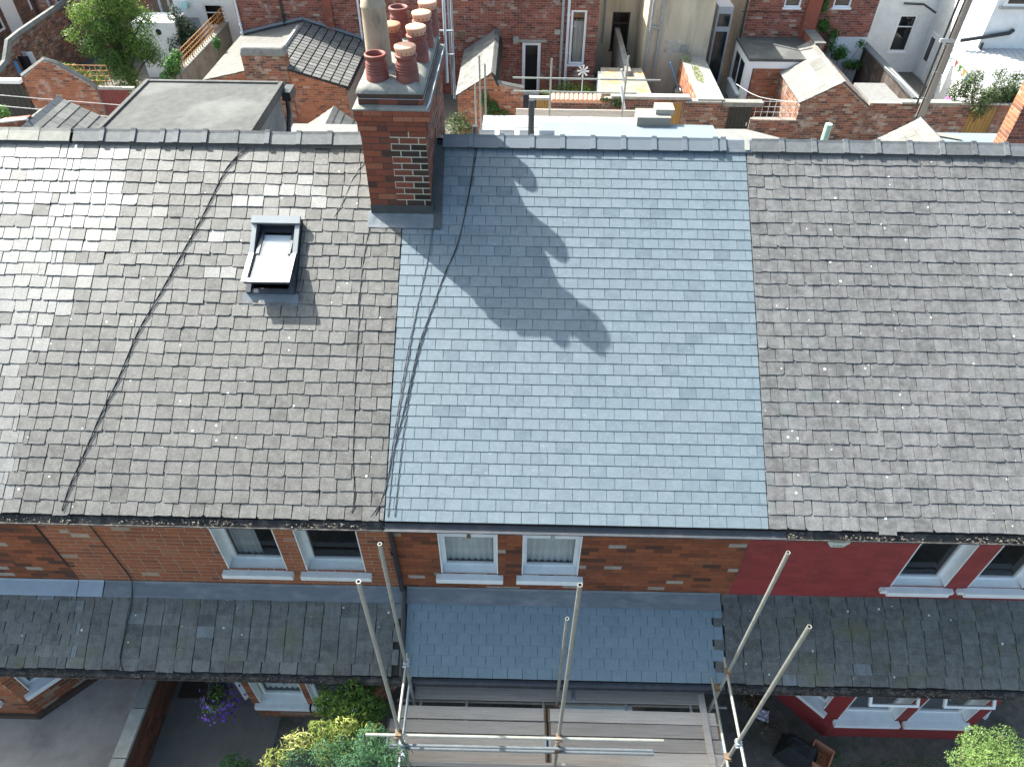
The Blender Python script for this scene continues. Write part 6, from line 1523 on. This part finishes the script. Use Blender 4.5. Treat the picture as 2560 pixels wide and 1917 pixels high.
plant('lane_bush', 'pale green bush in the lane just right of the chimney foot', 'bush', ((-2.481, 21.000, 1.994)[0], 21.2, 0), [((-2.481, 21.000, 1.994), (.55, .4, .45)), ((-2.690, 20.800, 1.785), (.5, .4, .4)), ((-2.244, 20.800, 1.756), (.4, .4, .4))], 1300, .055, 'leaf_grey', 32, .02)
gy = thing('lane_gate', 'narrow yellow timber gate behind the toe board', 'gate', (.9, 23.3, 0))
a, b = (0.499, 23.300, 1.922), (1.067, 23.300, 1.931)
for i in range(5):
    x = a[0] + (b[0] - a[0]) * i / 5; m = MB(); m.box((x + .006, YL + .04, 0.05), (x + (b[0] - a[0]) / 5 - .006, YL + .08, a[2] - .03)); m.build('plank', 'gate_yellow', gy)
m = MB(); m.box((a[0] - .3, YL - .05, a[2]), (b[0] + .02, YL + .2, a[2] + .10)); m.build('lintel', 'pale_cement', gy)
# lane wall stretch with red scalloped tiles on top
sw = thing('yard_wall', 'dark yard wall topped with a row of scalloped red tiles', 'wall', (3, 23.3, 0))
a, b = (1.107, 23.300, 1.893), (3.188, 23.300, 1.925); c = (6.743, 23.300, 2.131)
ybrick(sw, a[0], b[0], YL, 0, a[2], 'brick_yard', 'rear_mortar', seed=361, tone=lambda u, v, r: r.random() * .35)
for i in range(11):
    x = a[0] + (b[0] - a[0]) * (i + .5) / 11; m = MB(); m.tube([(x, YL - .12, a[2] + .05), (x, YL + .2, a[2] + .16)], .105, 10); m.build('coping_tile', 'cowl_orange', sw)
w3 = thing('yard_wall', 'brick lane wall under a long pale coping beside the yellow gate', 'wall', (5, 23.3, 0))
gx0, gx1 = (5.382, 23.300, 1.536)[0], (6.504, 23.300, 1.553)[0]
ybrick(w3, b[0], c[0], YL, 0, c[2] - .1, 'brick_yard', 'rear_mortar', [(gx0, -1, gx1, c[2] - .25)], seed=363, tone=lambda u, v, r: r.random() * .6)
m = MB(); m.box(((3.541, 23.300, 2.176)[0], YL - .08, c[2] - .09), (c[0], YL + .26, c[2] + .02)); m.build('coping', 'pale_cement', w3)
g3 = thing('lane_gate', 'wide yellow timber gate set in the brick lane wall', 'gate', (gx0, 23.3, 0))
for i in range(8):
    x = gx0 + (gx1 - gx0) * i / 8; m = MB(); m.box((x + .006, YL + .05, .05), (x + (gx1 - gx0) / 8 - .006, YL + .09, c[2] - .26)); m.build('plank', 'gate_yellow', g3)
m = MB(); m.box((gx0, YL + .02, c[2] - .255), (gx1, YL + .10, c[2] - .20)); m.build('rail', 'timber', g3)
plant('creeper', 'straggly plant hanging over the scalloped tile wall', 'climber', ((3.864, 23.300, 1.802)[0], YL - .1, 1.0), [((3.845, 23.200, 1.900), (.35, .15, .3)), ((3.266, 23.200, 2.024), (.3, .12, .15))], 420, .06, 'leaf_grey', 33, .012)
plant('yard_plants', 'green pot plants in the yard below the tall white window', 'plant', ((2.170, 27.000, 0.982)[0], 27, 0), [((1.959, 27.000, 0.979), (.7, .5, .35)), ((2.767, 26.500, 1.084), (.6, .5, .3)), ((1.075, 25.500, 1.294), (.5, .3, .25))], 900, .07, 'leaf_tree', 34, .02)
# windmill ornament in that yard
wm = thing('garden_windmill', 'white garden windmill ornament in the yard below the tall window', 'ornament', ((2.533, 25.500, 1.577)[0], 25.5, 0))
q = V3((2.499, 25.500, 2.284)); m = MB(); m.tube([(q.x, q.y, 0), q], .022, 6); m.build('stake', 'pipe_white', wm)
m = MB()
for k in range(8):
    a = k * math.pi / 4; d = V3(math.cos(a), 0, math.sin(a)); n = V3(-math.sin(a), .25, math.cos(a)); m.add([q + d * .05 - n * .02, q + d * .24 - n * .05, q + d * .27 + n * .03, q + d * .06 + n * .02], ((0, 1, 2, 3),))
    m.add([q + d * .05 - n * .02 + V3(0, .01, 0), q + d * .24 - n * .05 + V3(0, .01, 0), q + d * .27 + n * .03 + V3(0, .01, 0), q + d * .06 + n * .02 + V3(0, .01, 0)], ((3, 2, 1, 0),))
m.build('vanes', 'upvc', wm)

# --- cream rendered house C
hC = thing('cream_house', 'cream rendered house with streaked wing and grey drain pipes', 'house', (8, 29, 0), 'houses of the far terrace')
cx0, cx1 = (5.440, 28.500, 3.128)[0], (8.357, 28.500, 2.773)[0]
m = MB(); m.box((cx0, YW, 0), (cx1, YR + 3, 6.2)); m.build('wing', 'cream_render', hC)
rx0 = (3.512, 31.400, 2.191)[0]
F = Fr((rx0, YR, 0), (1, 0, 0)); a, b = (4.203, 31.400, 1.184), (5.051, 31.400, 2.901)
H = [(a[0] - rx0, a[2], b[0] - rx0, b[2])]
wall_body(hC, 'wall', F, cx0 - rx0, 6.2, H, .2, 'cream_render'); body(hC, rx0, cx0 - .01, YR + .9, YR + 3, 6.2)
rear_window(hC, F, H, 0, 'sash_brown', rails=(H[0][1] + (H[0][3] - H[0][1]) * .70,), sill=.06)
for px in ((5.614, 28.420, 3.155)[0], (6.049, 28.420, 3.161)[0]): vpipe(hC, px, YW - .08, 0, 6.2, .055, 'pipe_grey')
m = MB(); q0, q1 = (5.585, 28.420, 3.213), (6.034, 28.420, 3.122); m.tube([q0, q1], .05, 8); m.build('branch_pipe', 'pipe_grey', hC)
vpipe(hC, (3.824, 31.300, 2.853)[0], YR - .1, 1.5, 6.2, .05, 'pipe_grey')
m = MB(); q = (6.735, 28.500, 2.331); m.box((q[0] - .38, YW - .01, q[2] - .26), (q[0] + .38, YW + .02, q[2] + .26)); m.build('patched_render', 'pale_patch', hC)
m = MB(); q = (7.276, 28.500, 2.257); m.box((q[0] - .2, YW - .03, q[2] - .18), (q[0] + .2, YW, q[2] + .18)); m.build('meter_box', 'pale_cement', hC)
oc = thing('flat_outhouse', 'low outhouse with mossy stained concrete roof in the cream house yard', 'outhouse', (6, 25, 0))
q = [(3.364, 26.735, 2.000), (5.162, 26.697, 2.000), (5.281, 23.803, 2.000), (3.141, 23.818, 2.000)]
m = MB(); m.prism([q[3], q[2], q[1], q[0]], (0, 0, -.12)); m.build('roof_slab', 'moss_slab', oc)
m = MB(); m.box((q[3][0] + .1, q[3][1] + .1, 0), (q[2][0] - .1, q[1][1] - .1, 1.88)); m.build('walls', 'white_render', oc)
cw = thing('yard_wall', 'rough narrow yard wall left of the cream house recess', 'wall', (5.6, 27, 0))
q = (4.473, 28.500, 2.320); m = MB(); m.box((q[0] - .12, 25.8, 0), (q[0] + .12, YR, 2.2)); m.build('wall_core', 'grey_render', cw)
# wheeled bin with its number
wb = thing('wheeled_bin', 'black wheeled bin with white number on its lid by the cream wall', 'bin', ((7.139, 26.500, 1.046)[0], 26.5, 0))
q = (7.074, 26.500, 1.416); bxx = q[0]; bz = 1.05
m = MB(); m.hexa([(bxx - .24, 26.3, .08), (bxx + .24, 26.3, .08), (bxx + .24, 26.8, .08), (bxx - .24, 26.8, .08), (bxx - .29, 26.22, bz), (bxx + .29, 26.22, bz), (bxx + .29, 26.9, bz), (bxx - .29, 26.9, bz)]); m.build('bin_body', 'bin_brown', wb)
m = MB(); m.hexa([(bxx - .31, 26.19, bz), (bxx + .31, 26.19, bz), (bxx + .31, 26.94, bz), (bxx - .31, 26.94, bz), (bxx - .27, 26.24, bz + .08), (bxx + .27, 26.24, bz + .08), (bxx + .27, 26.9, bz + .12), (bxx - .27, 26.9, bz + .12)]); m.build('lid', 'bin_black', wb)
for s_ in (-.27, .27):
    m = MB(); m.tube([(bxx + s_ - .03, 26.85, .12), (bxx + s_ + .03, 26.85, .12)], .12, 12); m.build('wheel', 'bin_black', wb)
fc = bpy.data.curves.new('number', 'FONT'); fc.body = '12'; fc.size = .34; fc.extrude = .003; fc.align_x = 'CENTER'; fc.materials.append(MT['white_paint'])
tmp = bpy.data.objects.new('lid_number', fc); COL.objects.link(tmp); bpy.context.view_layer.update()
fm = bpy.data.meshes.new_from_object(tmp); bpy.data.objects.remove(tmp)
fo = bpy.data.objects.new('lid_number', fm); COL.objects.link(fo); fo.parent = wb
fo.location = V3(bxx, 26.42, bz + .105) - ORG[wb]; fo.rotation_euler = (RAD(6), 0, 0)
m = MB(); m.tube([(6.288, 26.200, 2.452), (6.873, 26.200, 1.244)], .022, 6); m.build('broom', 'blue_cloth', None, label='blue broom handle leaning against the cream wall beside the bin', cat='broom')

# --- yard wall with sunlit top, then porch and flat extension of house D
w4 = thing('yard_wall', 'pale sunlit yard wall running back between cream house and porch', 'wall', (8, 25, 0))
q0, q1 = (6.994, 23.537, 2.000), (8.126, 23.910, 2.000); k0, k1 = (7.572, 26.682, 2.000), (8.331, 27.262, 2.000)
m = MB(); m.prism([(q0[0] + .1, YL, 0), (q1[0], YL, 0), (q1[0], YL, 2.0), (q0[0] + .1, YL, 2.0)], (0, 4.8, 0)); m.build('wall_core', 'grey_render', w4)
bricks(w4, Fr((q0[0] + .1, YL, 0), (1, 0, 0)), q1[0] - q0[0] - .1, 1.98, [], 'brick_yard', 0, joint=.012, proud=.008, seed=365); bricks(w4, Fr((q0[0] + .1, YL + 4.8, 0), (0, -1, 0)), 4.8, 2, [], 'brick_lit', 0, joint=.012, proud=.008, seed=366)
m = MB(); m.box((q0[0] + .08, YL - .02, 2.002), (q1[0] + .02, YL + 4.8, 2.06)); m.build('coping', 'ridge_pale', w4)
plant('dry_grass', 'dry straggling grass growing on the sunlit yard wall', 'grass', (q0[0] + .4, 26.5, 2.06), [((q0[0] + .5, 25.8, 2.1), (.25, 1.2, .12)), ((q0[0] + .3, 27.6, 2.1), (.3, .4, .2))], 500, .07, 'leaf_yellow', 36, .01, .3)
pD = thing('glazed_porch', 'grey framed glazed porch in shade beside the cream house', 'porch', (9.5, 29, 0))
x0, x1 = (8.724, 29.400, 2.075)[0], (9.409, 29.400, 2.898)[0]
zt = (8.778, 29.400, 3.772)[2]
m = MB(); m.box((x0, 29.4, 0), (x1, 31.4, zt)); m.build('frame', 'grey_upvc', pD)
for a, b, c, d in ((.12, .1, .88, .72), (.12, .78, .88, .92)):
    m = MB(); m.box((x0 + (x1 - x0) * a, 29.37, zt * b), (x0 + (x1 - x0) * c, 29.41, zt * d)); m.build('pane', 'pane_dark', pD)
for k in range(2):
    m = MB(); m.box((x1 - .01, 29.6 + .8 * k, zt * .35), (x1 + .03, 30.3 + .8 * k, zt * .85)); m.build('pane', 'pane_dark', pD)
hD = thing('brick_house', 'red brick house rear with two white windows and climbing vine', 'house', (14, 30, 0), 'houses of the far terrace')
YD = 29.3
x0, x1 = (10.037, 29.300, 2.938)[0], (15.786, 29.300, 3.014)[0]
hh = []
for px0, px1 in ((1690, 1732), (1796, 1838)): hh.append(px0)
hd = [((11.593, 29.300, 3.837)[0], (11.976, 29.300, 3.804)[2], (12.338, 29.300, 3.847)[0], 6.0), ((13.784, 29.300, 3.865)[0], (14.189, 29.300, 3.832)[2], (14.568, 29.300, 3.875)[0], 6.0)]
F, H = ybrick(hD, x0, x1, YD, 0, 6.2, 'brick_red', 'rear_mortar', hd + [((14.085, 29.300, 2.387)[0], -.1, x1 + 1, (14.869, 29.300, 2.601)[2])], seed=371); body(hD, x0 + .05, x1 - .05, YD + .9, YD + 6, 6.2)
for i in (0, 1): rear_window(hD, F, H, i, 'upvc', sill=.1)
m = MB(); a = (14.085, 29.300, 2.387)[0]; m.box((a + .002, YD + .01, 0), (x1, YD + .3, (14.869, 29.300, 2.601)[2] - .002)); m.build('painted_base', 'white_brick', hD)
m = MB(); q = (12.853, 29.300, 3.370); m.box((q[0] - .25, YD - .25, 0), (q[0] + .35, YD, 6.2)); m.build('pier', 'brick_red', hD)
m = MB(); q = (10.252, 29.300, 3.628); m.box((q[0] - .5, YD - .004, q[2] - .03), (q[0] + 2.4, YD - .012, q[2] + .01)); m.build('cable_run', 'cable', hD)
vpipe(hD, (9.903, 29.200, 2.967)[0], YD - .15, 2.4, 6.2, .05, 'pipe_black')
plant('climbing_vine', 'bright green vine climbing the brick between the two white windows', 'climber', ((14.698, 29.300, 1.140)[0], YD - .2, 0), [((13.435, 29.200, 4.023), (.22, .12, .6)), ((13.595, 29.150, 3.131), (.38, .18, .45)), ((14.140, 29.150, 2.741), (.35, .15, .35)), ((14.700, 29.100, 1.950), (.5, .2, .45)), ((15.367, 29.000, 1.472), (.6, .25, .3)), ((15.543, 29.150, 2.355), (.3, .12, .25)), ((14.195, 29.150, 2.235), (.3, .12, .4))], 1500, .085, 'leaf_bright', 37, .015, shell=.2)
eD = thing('flat_extension', 'white fronted extension with grey flat roof against the brick house', 'extension', (11.5, 26, 0))
zr = 2.55
q = [(9.903, 29.250, 2.550), (13.067, 29.507, 2.550), (12.821, 27.010, 2.550), (9.768, 26.499, 2.550)]
fy = q[3][1]
m = MB(); m.box((q[3][0], fy, zr - .12), (q[2][0], YD - .01, zr)); m.build('flat_roof', 'felt', eD)
m = MB(); m.box((q[3][0] + .03, fy + .03, zr - .42), (q[2][0] - .03, fy + .10, zr - .125)); m.build('fascia', 'upvc', eD)
ybrick(eD, q[3][0] + .3, q[2][0] - .05, fy + .06, 0, zr - .42, 'brick_lit', 'rear_mortar', seed=373)
FS2 = Fr((q[3][0] + .04, YD - .02, 0), (0, -1, 0)); w = YD - fy - .04
m = MB(); FS2.box(m, 0, 0, w, zr - .13, -.2, 0); m.build('side_panel', 'upvc', eD)
for k in range(2):
    m = MB(); FS2.box(m, w * .18 + k * w * .33, .9, w * .43 + k * w * .33, 2.1, .0, .02); m.build('pane', 'pane_dark', eD)
m = MB(); FS2.box(m, w * .1, .7, w * .8, .8, .0, .14); m.build('sill', 'upvc', eD)
m = MB(); m.box((q[2][0] - .05, fy + .8, zr), (q[2][0] + .32, YD, zr + .35)); m.build('parapet', 'brick_yard', eD)
for k in range(7):
    m = MB(); m.box((q[2][0] - .1, fy + .8 + k * .42, zr + .352), (q[2][0] + .37, fy + 1.2 + k * .42, zr + .42)); m.build('coping_stone', 'pale_tile', eD)
# tiled gable outhouse
e1, e2, ap = (11.286, 23.300, 1.992), (14.073, 23.300, 1.863), (12.743, 23.300, 2.814)
back = 28.0
oD = gable_house('outhouse', 'brick outhouse with large pale slab tiles in front of the vine', 'outhouse', e1[0], e2[0], ap[0], YL, back, e1[2], e2[2], ap[2], 'brick_yard', 'rear_mortar', left=('pale_tile', .95, .62, .022, True), right=('brown_tile', .5, .4, .02, False), ridge_mat='pale_tile', seed=381)
# dark lane gate and broken wall left of it
w5 = thing('yard_wall', 'brick lane wall around the black doorway', 'wall', (8.5, 23.3, 0))
a, b = (6.767, 23.300, 1.999), (9.581, 23.300, 2.041); d0, d1 = (8.444, 23.300, 1.389)[0], (9.396, 23.300, 1.404)[0]; c = e1[0] + .1
zt = a[2]
ybrick(w5, q0[0] - .4, d0 - .02, YL - .015, 0, zt - .08, 'brick_yard', 'rear_mortar', seed=391); ybrick(w5, d1 + .02, c, YL - .015, 0, 1.25, 'brick_yard', 'rear_mortar', seed=392)
m = MB(); m.box((q0[0] - .4, YL - .10, zt - .078), (d0 - .4, YL + .22, zt)); m.build('coping', 'ridge_pale', w5)
m = MB(); m.box((d0 - .35, YL - .10, zt - .20), (d1 + .35, YL + .25, zt - .02)); m.build('lintel', 'cement', w5)
g5 = thing('lane_gate', 'black boarded door in the brick lane wall', 'gate', (d0, YL, 0))
for i in range(6):
    x = d0 + (d1 - d0) * i / 6; m = MB(); m.box((x + .006, YL + .05, .05), (x + (d1 - d0) / 6 - .006, YL + .09, zt - .22)); m.build('plank', 'gate_dark', g5)
m = MB(); m.box((d1 - .14, YL + .02, .95), (d1 - .08, YL + .05, 1.1)); m.build('latch', 'steel', g5)
mf = thing('wire_mesh_panel', 'bent wire mesh panel standing on the low lane wall', 'mesh panel', (d1 + .5, 23.4, 1.25))
for i in range(7): m = MB(); x = d1 + .15 + i * .26; m.tube([(x, YL + .1, 1.25), (x, YL + .1, 2.0)], .010, 4); m.build('wire', 'wire', mf)
for j in range(4): m = MB(); z = 1.3 + j * .22; m.tube([(d1 + .1, YL + .1, z), (d1 + 1.8, YL + .1, z)], .010, 4); m.build('wire', 'wire', mf)
sl = thing('flat_outhouse', 'pale concrete slab roof between the gabled outhouse and dark wall', 'outhouse', (14, 24, 0))
q = [(14.434, 25.505, 1.950), (15.478, 25.545, 1.950), (15.507, 23.604, 1.950), (13.850, 23.175, 1.950)]
m = MB(); m.prism([(e2[0] + .1, YL - .02, 1.95), (q[2][0], YL - .02, 1.95), (q[1][0], q[1][1], 1.95), (e2[0] + .1, q[1][1], 1.95)], (0, 0, -.14)); m.build('roof_slab', 'pale_felt', sl)
m = MB(); m.box((e2[0] + .12, YL + .02, 0), (q[2][0] - .15, q[1][1] - .1, 1.81)); m.build('walls', 'brick_yard', sl)
# --- lane wall on the right, dark wall running back, white house E
w6 = thing('yard_wall', 'old brick lane wall with pale coping behind the pole', 'wall', (17, 23.3, 0))
a = (14.070, 23.250, 2.036); b = (20.374, 23.250, 1.943); gx0, gx1 = (18.250, 23.300, 1.309)[0], (19.325, 23.300, 1.326)[0]
ybrick(w6, a[0], b[0] + 3, YL - .05, 0, 2.02, 'brick_yard', 'rear_mortar', [(gx0, -1, gx1, 1.9)], seed=395)
m = MB(); m.box(((15.305, 23.300, 2.034)[0], YL - .12, 2.022), ((17.721, 23.300, 2.071)[0], YL + .22, 2.10)); m.build('coping', 'ridge_pale', w6)
g6 = thing('lane_gate', 'yellow timber gate below the bush at the right', 'gate', (gx0, YL, 0))
for i in range(7):
    x = gx0 + (gx1 - gx0) * i / 7; m = MB(); m.box((x + .006, YL + .02, .05), (x + (gx1 - gx0) / 7 - .006, YL + .06, 1.88)); m.build('plank', 'gate_yellow', g6)
w7 = thing('yard_wall', 'dark weathered yard wall receding left of the white house', 'wall', (16.5, 28, 0))
q0 = (15.912, 23.485, 2.100); 
m = MB(); m.box((q0[0] - .05, YL + .2, 0), (q0[0] + .2, 32.2, 2.1)); m.build('wall_core', 'dark_wall', w7)
m = MB(); m.box((q0[0] - .1, YL + .2, 2.102), (q0[0] + .25, 32.2, 2.17)); m.build('coping', 'ridge_old', w7)
hE = thing('white_house', 'white painted house with recessed window and black pipes at the right', 'house', (21, 31, 0), 'houses of the far terrace')
YE = 32.2
x0, x1 = (16.868, 32.200, 2.755)[0], (19.772, 32.200, 2.156)[0] + .2
a, b = (18.343, 32.200, 0.972), (19.247, 32.200, 2.723)
F = Fr((x0, YE, 0), (1, 0, 0)); H = [(a[0] - x0, a[2], b[0] - x0, b[2])]
wall_body(hE, 'wall', F, x1 - x0, 6.2, H, .2, 'white_render'); body(hE, x0 + .05, x1 + 3, YE + .9, YE + 5, 6.2)
rear_window(hE, F, H, 0, 'upvc', rails=(H[0][1] + (H[0][3] - H[0][1]) * .68,), sill=.07, bar=.09)
xw = x1; YF = 27.6
m = MB(); m.box((xw, YF, 0), (xw + 12, YE + .8, 6.2)); m.build('wing', 'white_render', hE)
FE = Fr((xw, YE, 0), (0, -1, 0))
for k, (u0, v0, u1, v1) in enumerate(((.5, .1, 1.25, 2.15), (2.0, .9, 3.0, 2.3))):
    m = MB(); FE.box(m, u0, v0, u1, v1, .0, .05); w = m.build('door' if k == 0 else 'window', 'upvc', hE)
    m = MB()
    if k == 0: FE.box(m, u0 + .18, v0 + .8, u1 - .18, v1 - .2, .05, .06)
    else:
        FE.box(m, u0 + .08, v0 + .08, u1 - .08, v0 + .95, .05, .06); FE.box(m, u0 + .08, v0 + 1.02, u1 - .08, v1 - .06, .05, .06)
    m.build('glass', 'pane_dark', w)
m = MB(); m.tube([(18.258, 32.100, 3.258), (19.226, 32.100, 3.229), (19.355, 31.000, 3.184)], .05, 8); m.build('waste_pipe', 'pipe_black', hE)
a, b = (19.082, 27.500, 3.091), (21.036, 27.500, 3.423); m = MB(); m.tube([a, b, b + V3(.1, 0, .12) if False else (b[0] + .12, b[1], b[2] + .14)], .085, 8); m.build('soil_pipe', 'pipe_black', hE)
vpipe(hE, xw + .1, YF - .1, 0, 3.0, .06, 'pipe_black')
uw = [(20.282, 27.600, 4.458), (21.177, 27.600, 4.469)]
m = MB(); m.box((uw[0][0], YF - .06, uw[0][2]), (uw[1][0] + .3, YF, 6.2)); w = m.build('window', 'upvc', hE); m = MB(); m.box((uw[0][0] + .12, YF - .075, uw[0][2] + .12), (uw[1][0] + .18, YF - .06, 6.2)); m.build('glass', 'pane_dark', w)
m = MB(); m.box((uw[0][0] - .15, YF - .12, uw[0][2] - .09), (uw[1][0] + .4, YF, uw[0][2])); m.build('sill', 'pale_cement', w)
vx = (20.528, 27.600, 3.327)
# white corrugated lean-to roof
lt = thing('lean_to', 'lean to with bright white corrugated roof below the white house wall', 'lean-to', (24, 26, 0))
b0 = (19.708, 27.600, 2.241)[2]
f0 = (19.642, 24.650, 2.300)
lx0 = (18.868, 27.109, 2.600)[0]; lx1 = lx0 + 8
K = 90; lo = []; hi = []
for i in range(K + 1):
    x = lx0 + (lx1 - lx0) * i / K; wv = .022 * math.sin(i * 2.1)
    hi.append((x, YF - .02, 2.75 + wv)); lo.append((x, f0[1] - .6, 2.2 + wv))
m = MB(); m.add(lo + hi, [(i, i + 1, K + 2 + i, K + 1 + i) for i in range(K)]); m.build('corrugated_roof', 'white_roof', lt)
m = MB(); m.box((lx0 + .1, f0[1] - .45, 0), (lx1, YF - .03, 2.14)); m.build('walls', 'white_render', lt)
bf = thing('bunting', 'string of small coloured pennants along the lean to roof edge', 'bunting', (lx0, 25.5, 2.0))
for k, mt in enumerate(('alarm_cover', 'gate_red', 'leaf_bright', 'gate_yellow', 'blue_cloth')):
    q = V3(lx0 - .03, YF - .3 - k * .42, 2.62 - k * .045 - .05); m = MB(); m.add([q, q + V3(0, -.34, -.03), q + V3(0, -.17, -.36)], ((0, 1, 2),)); m.build('pennant', mt, bf)
m = MB(); m.tube([(lx0 - .03, YF - .1, 2.64), (lx0 - .03, YF - 2.4, 2.40)], .008, 4); m.build('cord', 'wire', bf)
ph = (17.389, 24.600, 1.764)
pc = thing('toy_house', 'bright pink plastic toy in the yard behind the lane wall', 'toy', ((18.139, 24.400, 1.896)[0], 24.4, 0))
q = (18.139, 24.400, 1.896); m = MB(); m.hexa([(q[0] - .35, 24.3, .9), (q[0] + .35, 24.3, .9), (q[0] + .35, 24.9, .9), (q[0] - .35, 24.9, .9), (q[0] - .2, 24.4, 1.75), (q[0] + .3, 24.4, 1.45), (q[0] + .3, 24.8, 1.45), (q[0] - .2, 24.8, 1.75)]); m.build('shell', 'pink', pc)
m = MB(); m.box((q[0] - .3, 24.35, 0), (q[0] + .3, 24.85, .9)); m.build('base', 'upvc', pc)
plant('flowering_bush', 'grey green bush spilling over the lane wall at the right edge', 'bush', ((18.958, 23.800, 2.113)[0], 23.9, 0), [((17.946, 23.800, 2.475), (.8, .5, .55)), ((18.623, 23.500, 2.135), (.9, .5, .6)), ((19.477, 23.800, 2.404), (.8, .5, .6)), ((20.243, 23.900, 2.282), (.8, .5, .6)), ((18.353, 24.200, 2.792), (.5, .4, .35)), ((19.463, 24.400, 2.826), (.35, .3, .3)), ((20.096, 24.300, 2.780), (.4, .3, .35)), ((18.492, 23.100, 1.825), (.5, .25, .4)), ((17.483, 23.600, 2.266), (.35, .3, .3))], 6500, .062, 'leaf_grey', 39, .03)
# telegraph pole in the lane
tp = thing('telegraph_pole', 'tall weathered wooden pole with black cable guard in the back lane', 'pole', (14.4, 20, 0))
q = (14.429, 20.000, 3.082)
m = MB(); m.tube([(q[0], 20, 0), (q[0] + .05, 20, 9.5)], [.155, .12], 14); m.build('pole_shaft', 'pole_wood', tp)
m = MB(); m.tube([(q[0] - .02, 19.98, 0), (q[0] - .02, 19.98, (14.511, 20.000, 2.877)[2])], .19, 14); m.build('cable_guard', 'pipe_black', tp)
m = MB(); m.tube([(q[0] - .16, 19.9, 1.0), (q[0] - .12, 19.9, 9.5)], .03, 6); m.tube([(q[0] - .3, 19.95, 3.2), (q[0] - .3, 19.95, 9.5)], .035, 6); m.build('riser_cable', 'cable', tp)
for k in range(7):
    m = MB(); z = 3.6 + k * .45; s_ = 1 if k % 2 else -1; m.tube([(q[0], 19.9, z), (q[0] + s_ * .28, 19.85, z + .02)], .014, 6); m.build('step_iron', 'steel', tp)
m = MB(); z = (14.163, 20.000, 5.472)[2]; m.box((q[0] - .42, 19.86, z), (q[0] + .1, 19.95, z + .12)); m.build('bracket', 'steel', tp)
wire('guy_wire', [(14.355, 20.000, 3.385), (15.202, 23.500, 2.736), (15.986, 27.500, 2.063)], .014, 'wire', 'upper pale wire from the pole towards the vine', 'wire', 'overhead wires')
wire('guy_wire', [(14.369, 20.000, 3.352), (14.838, 22.000, 3.048), (16.690, 29.000, 1.701)], .011, 'wire', 'lower pale wire from the pole towards the vine', 'wire', 'overhead wires')
wire('overhead_wire', [(8.995, 25.000, 2.026), (9.779, 24.000, 1.893), (11.215, 23.200, 2.013)], .014, 'wire', 'slack pale washing cord stretched across the yard of the white extension', 'wire', 'overhead wires')  # a washing cord, not an overhead wire
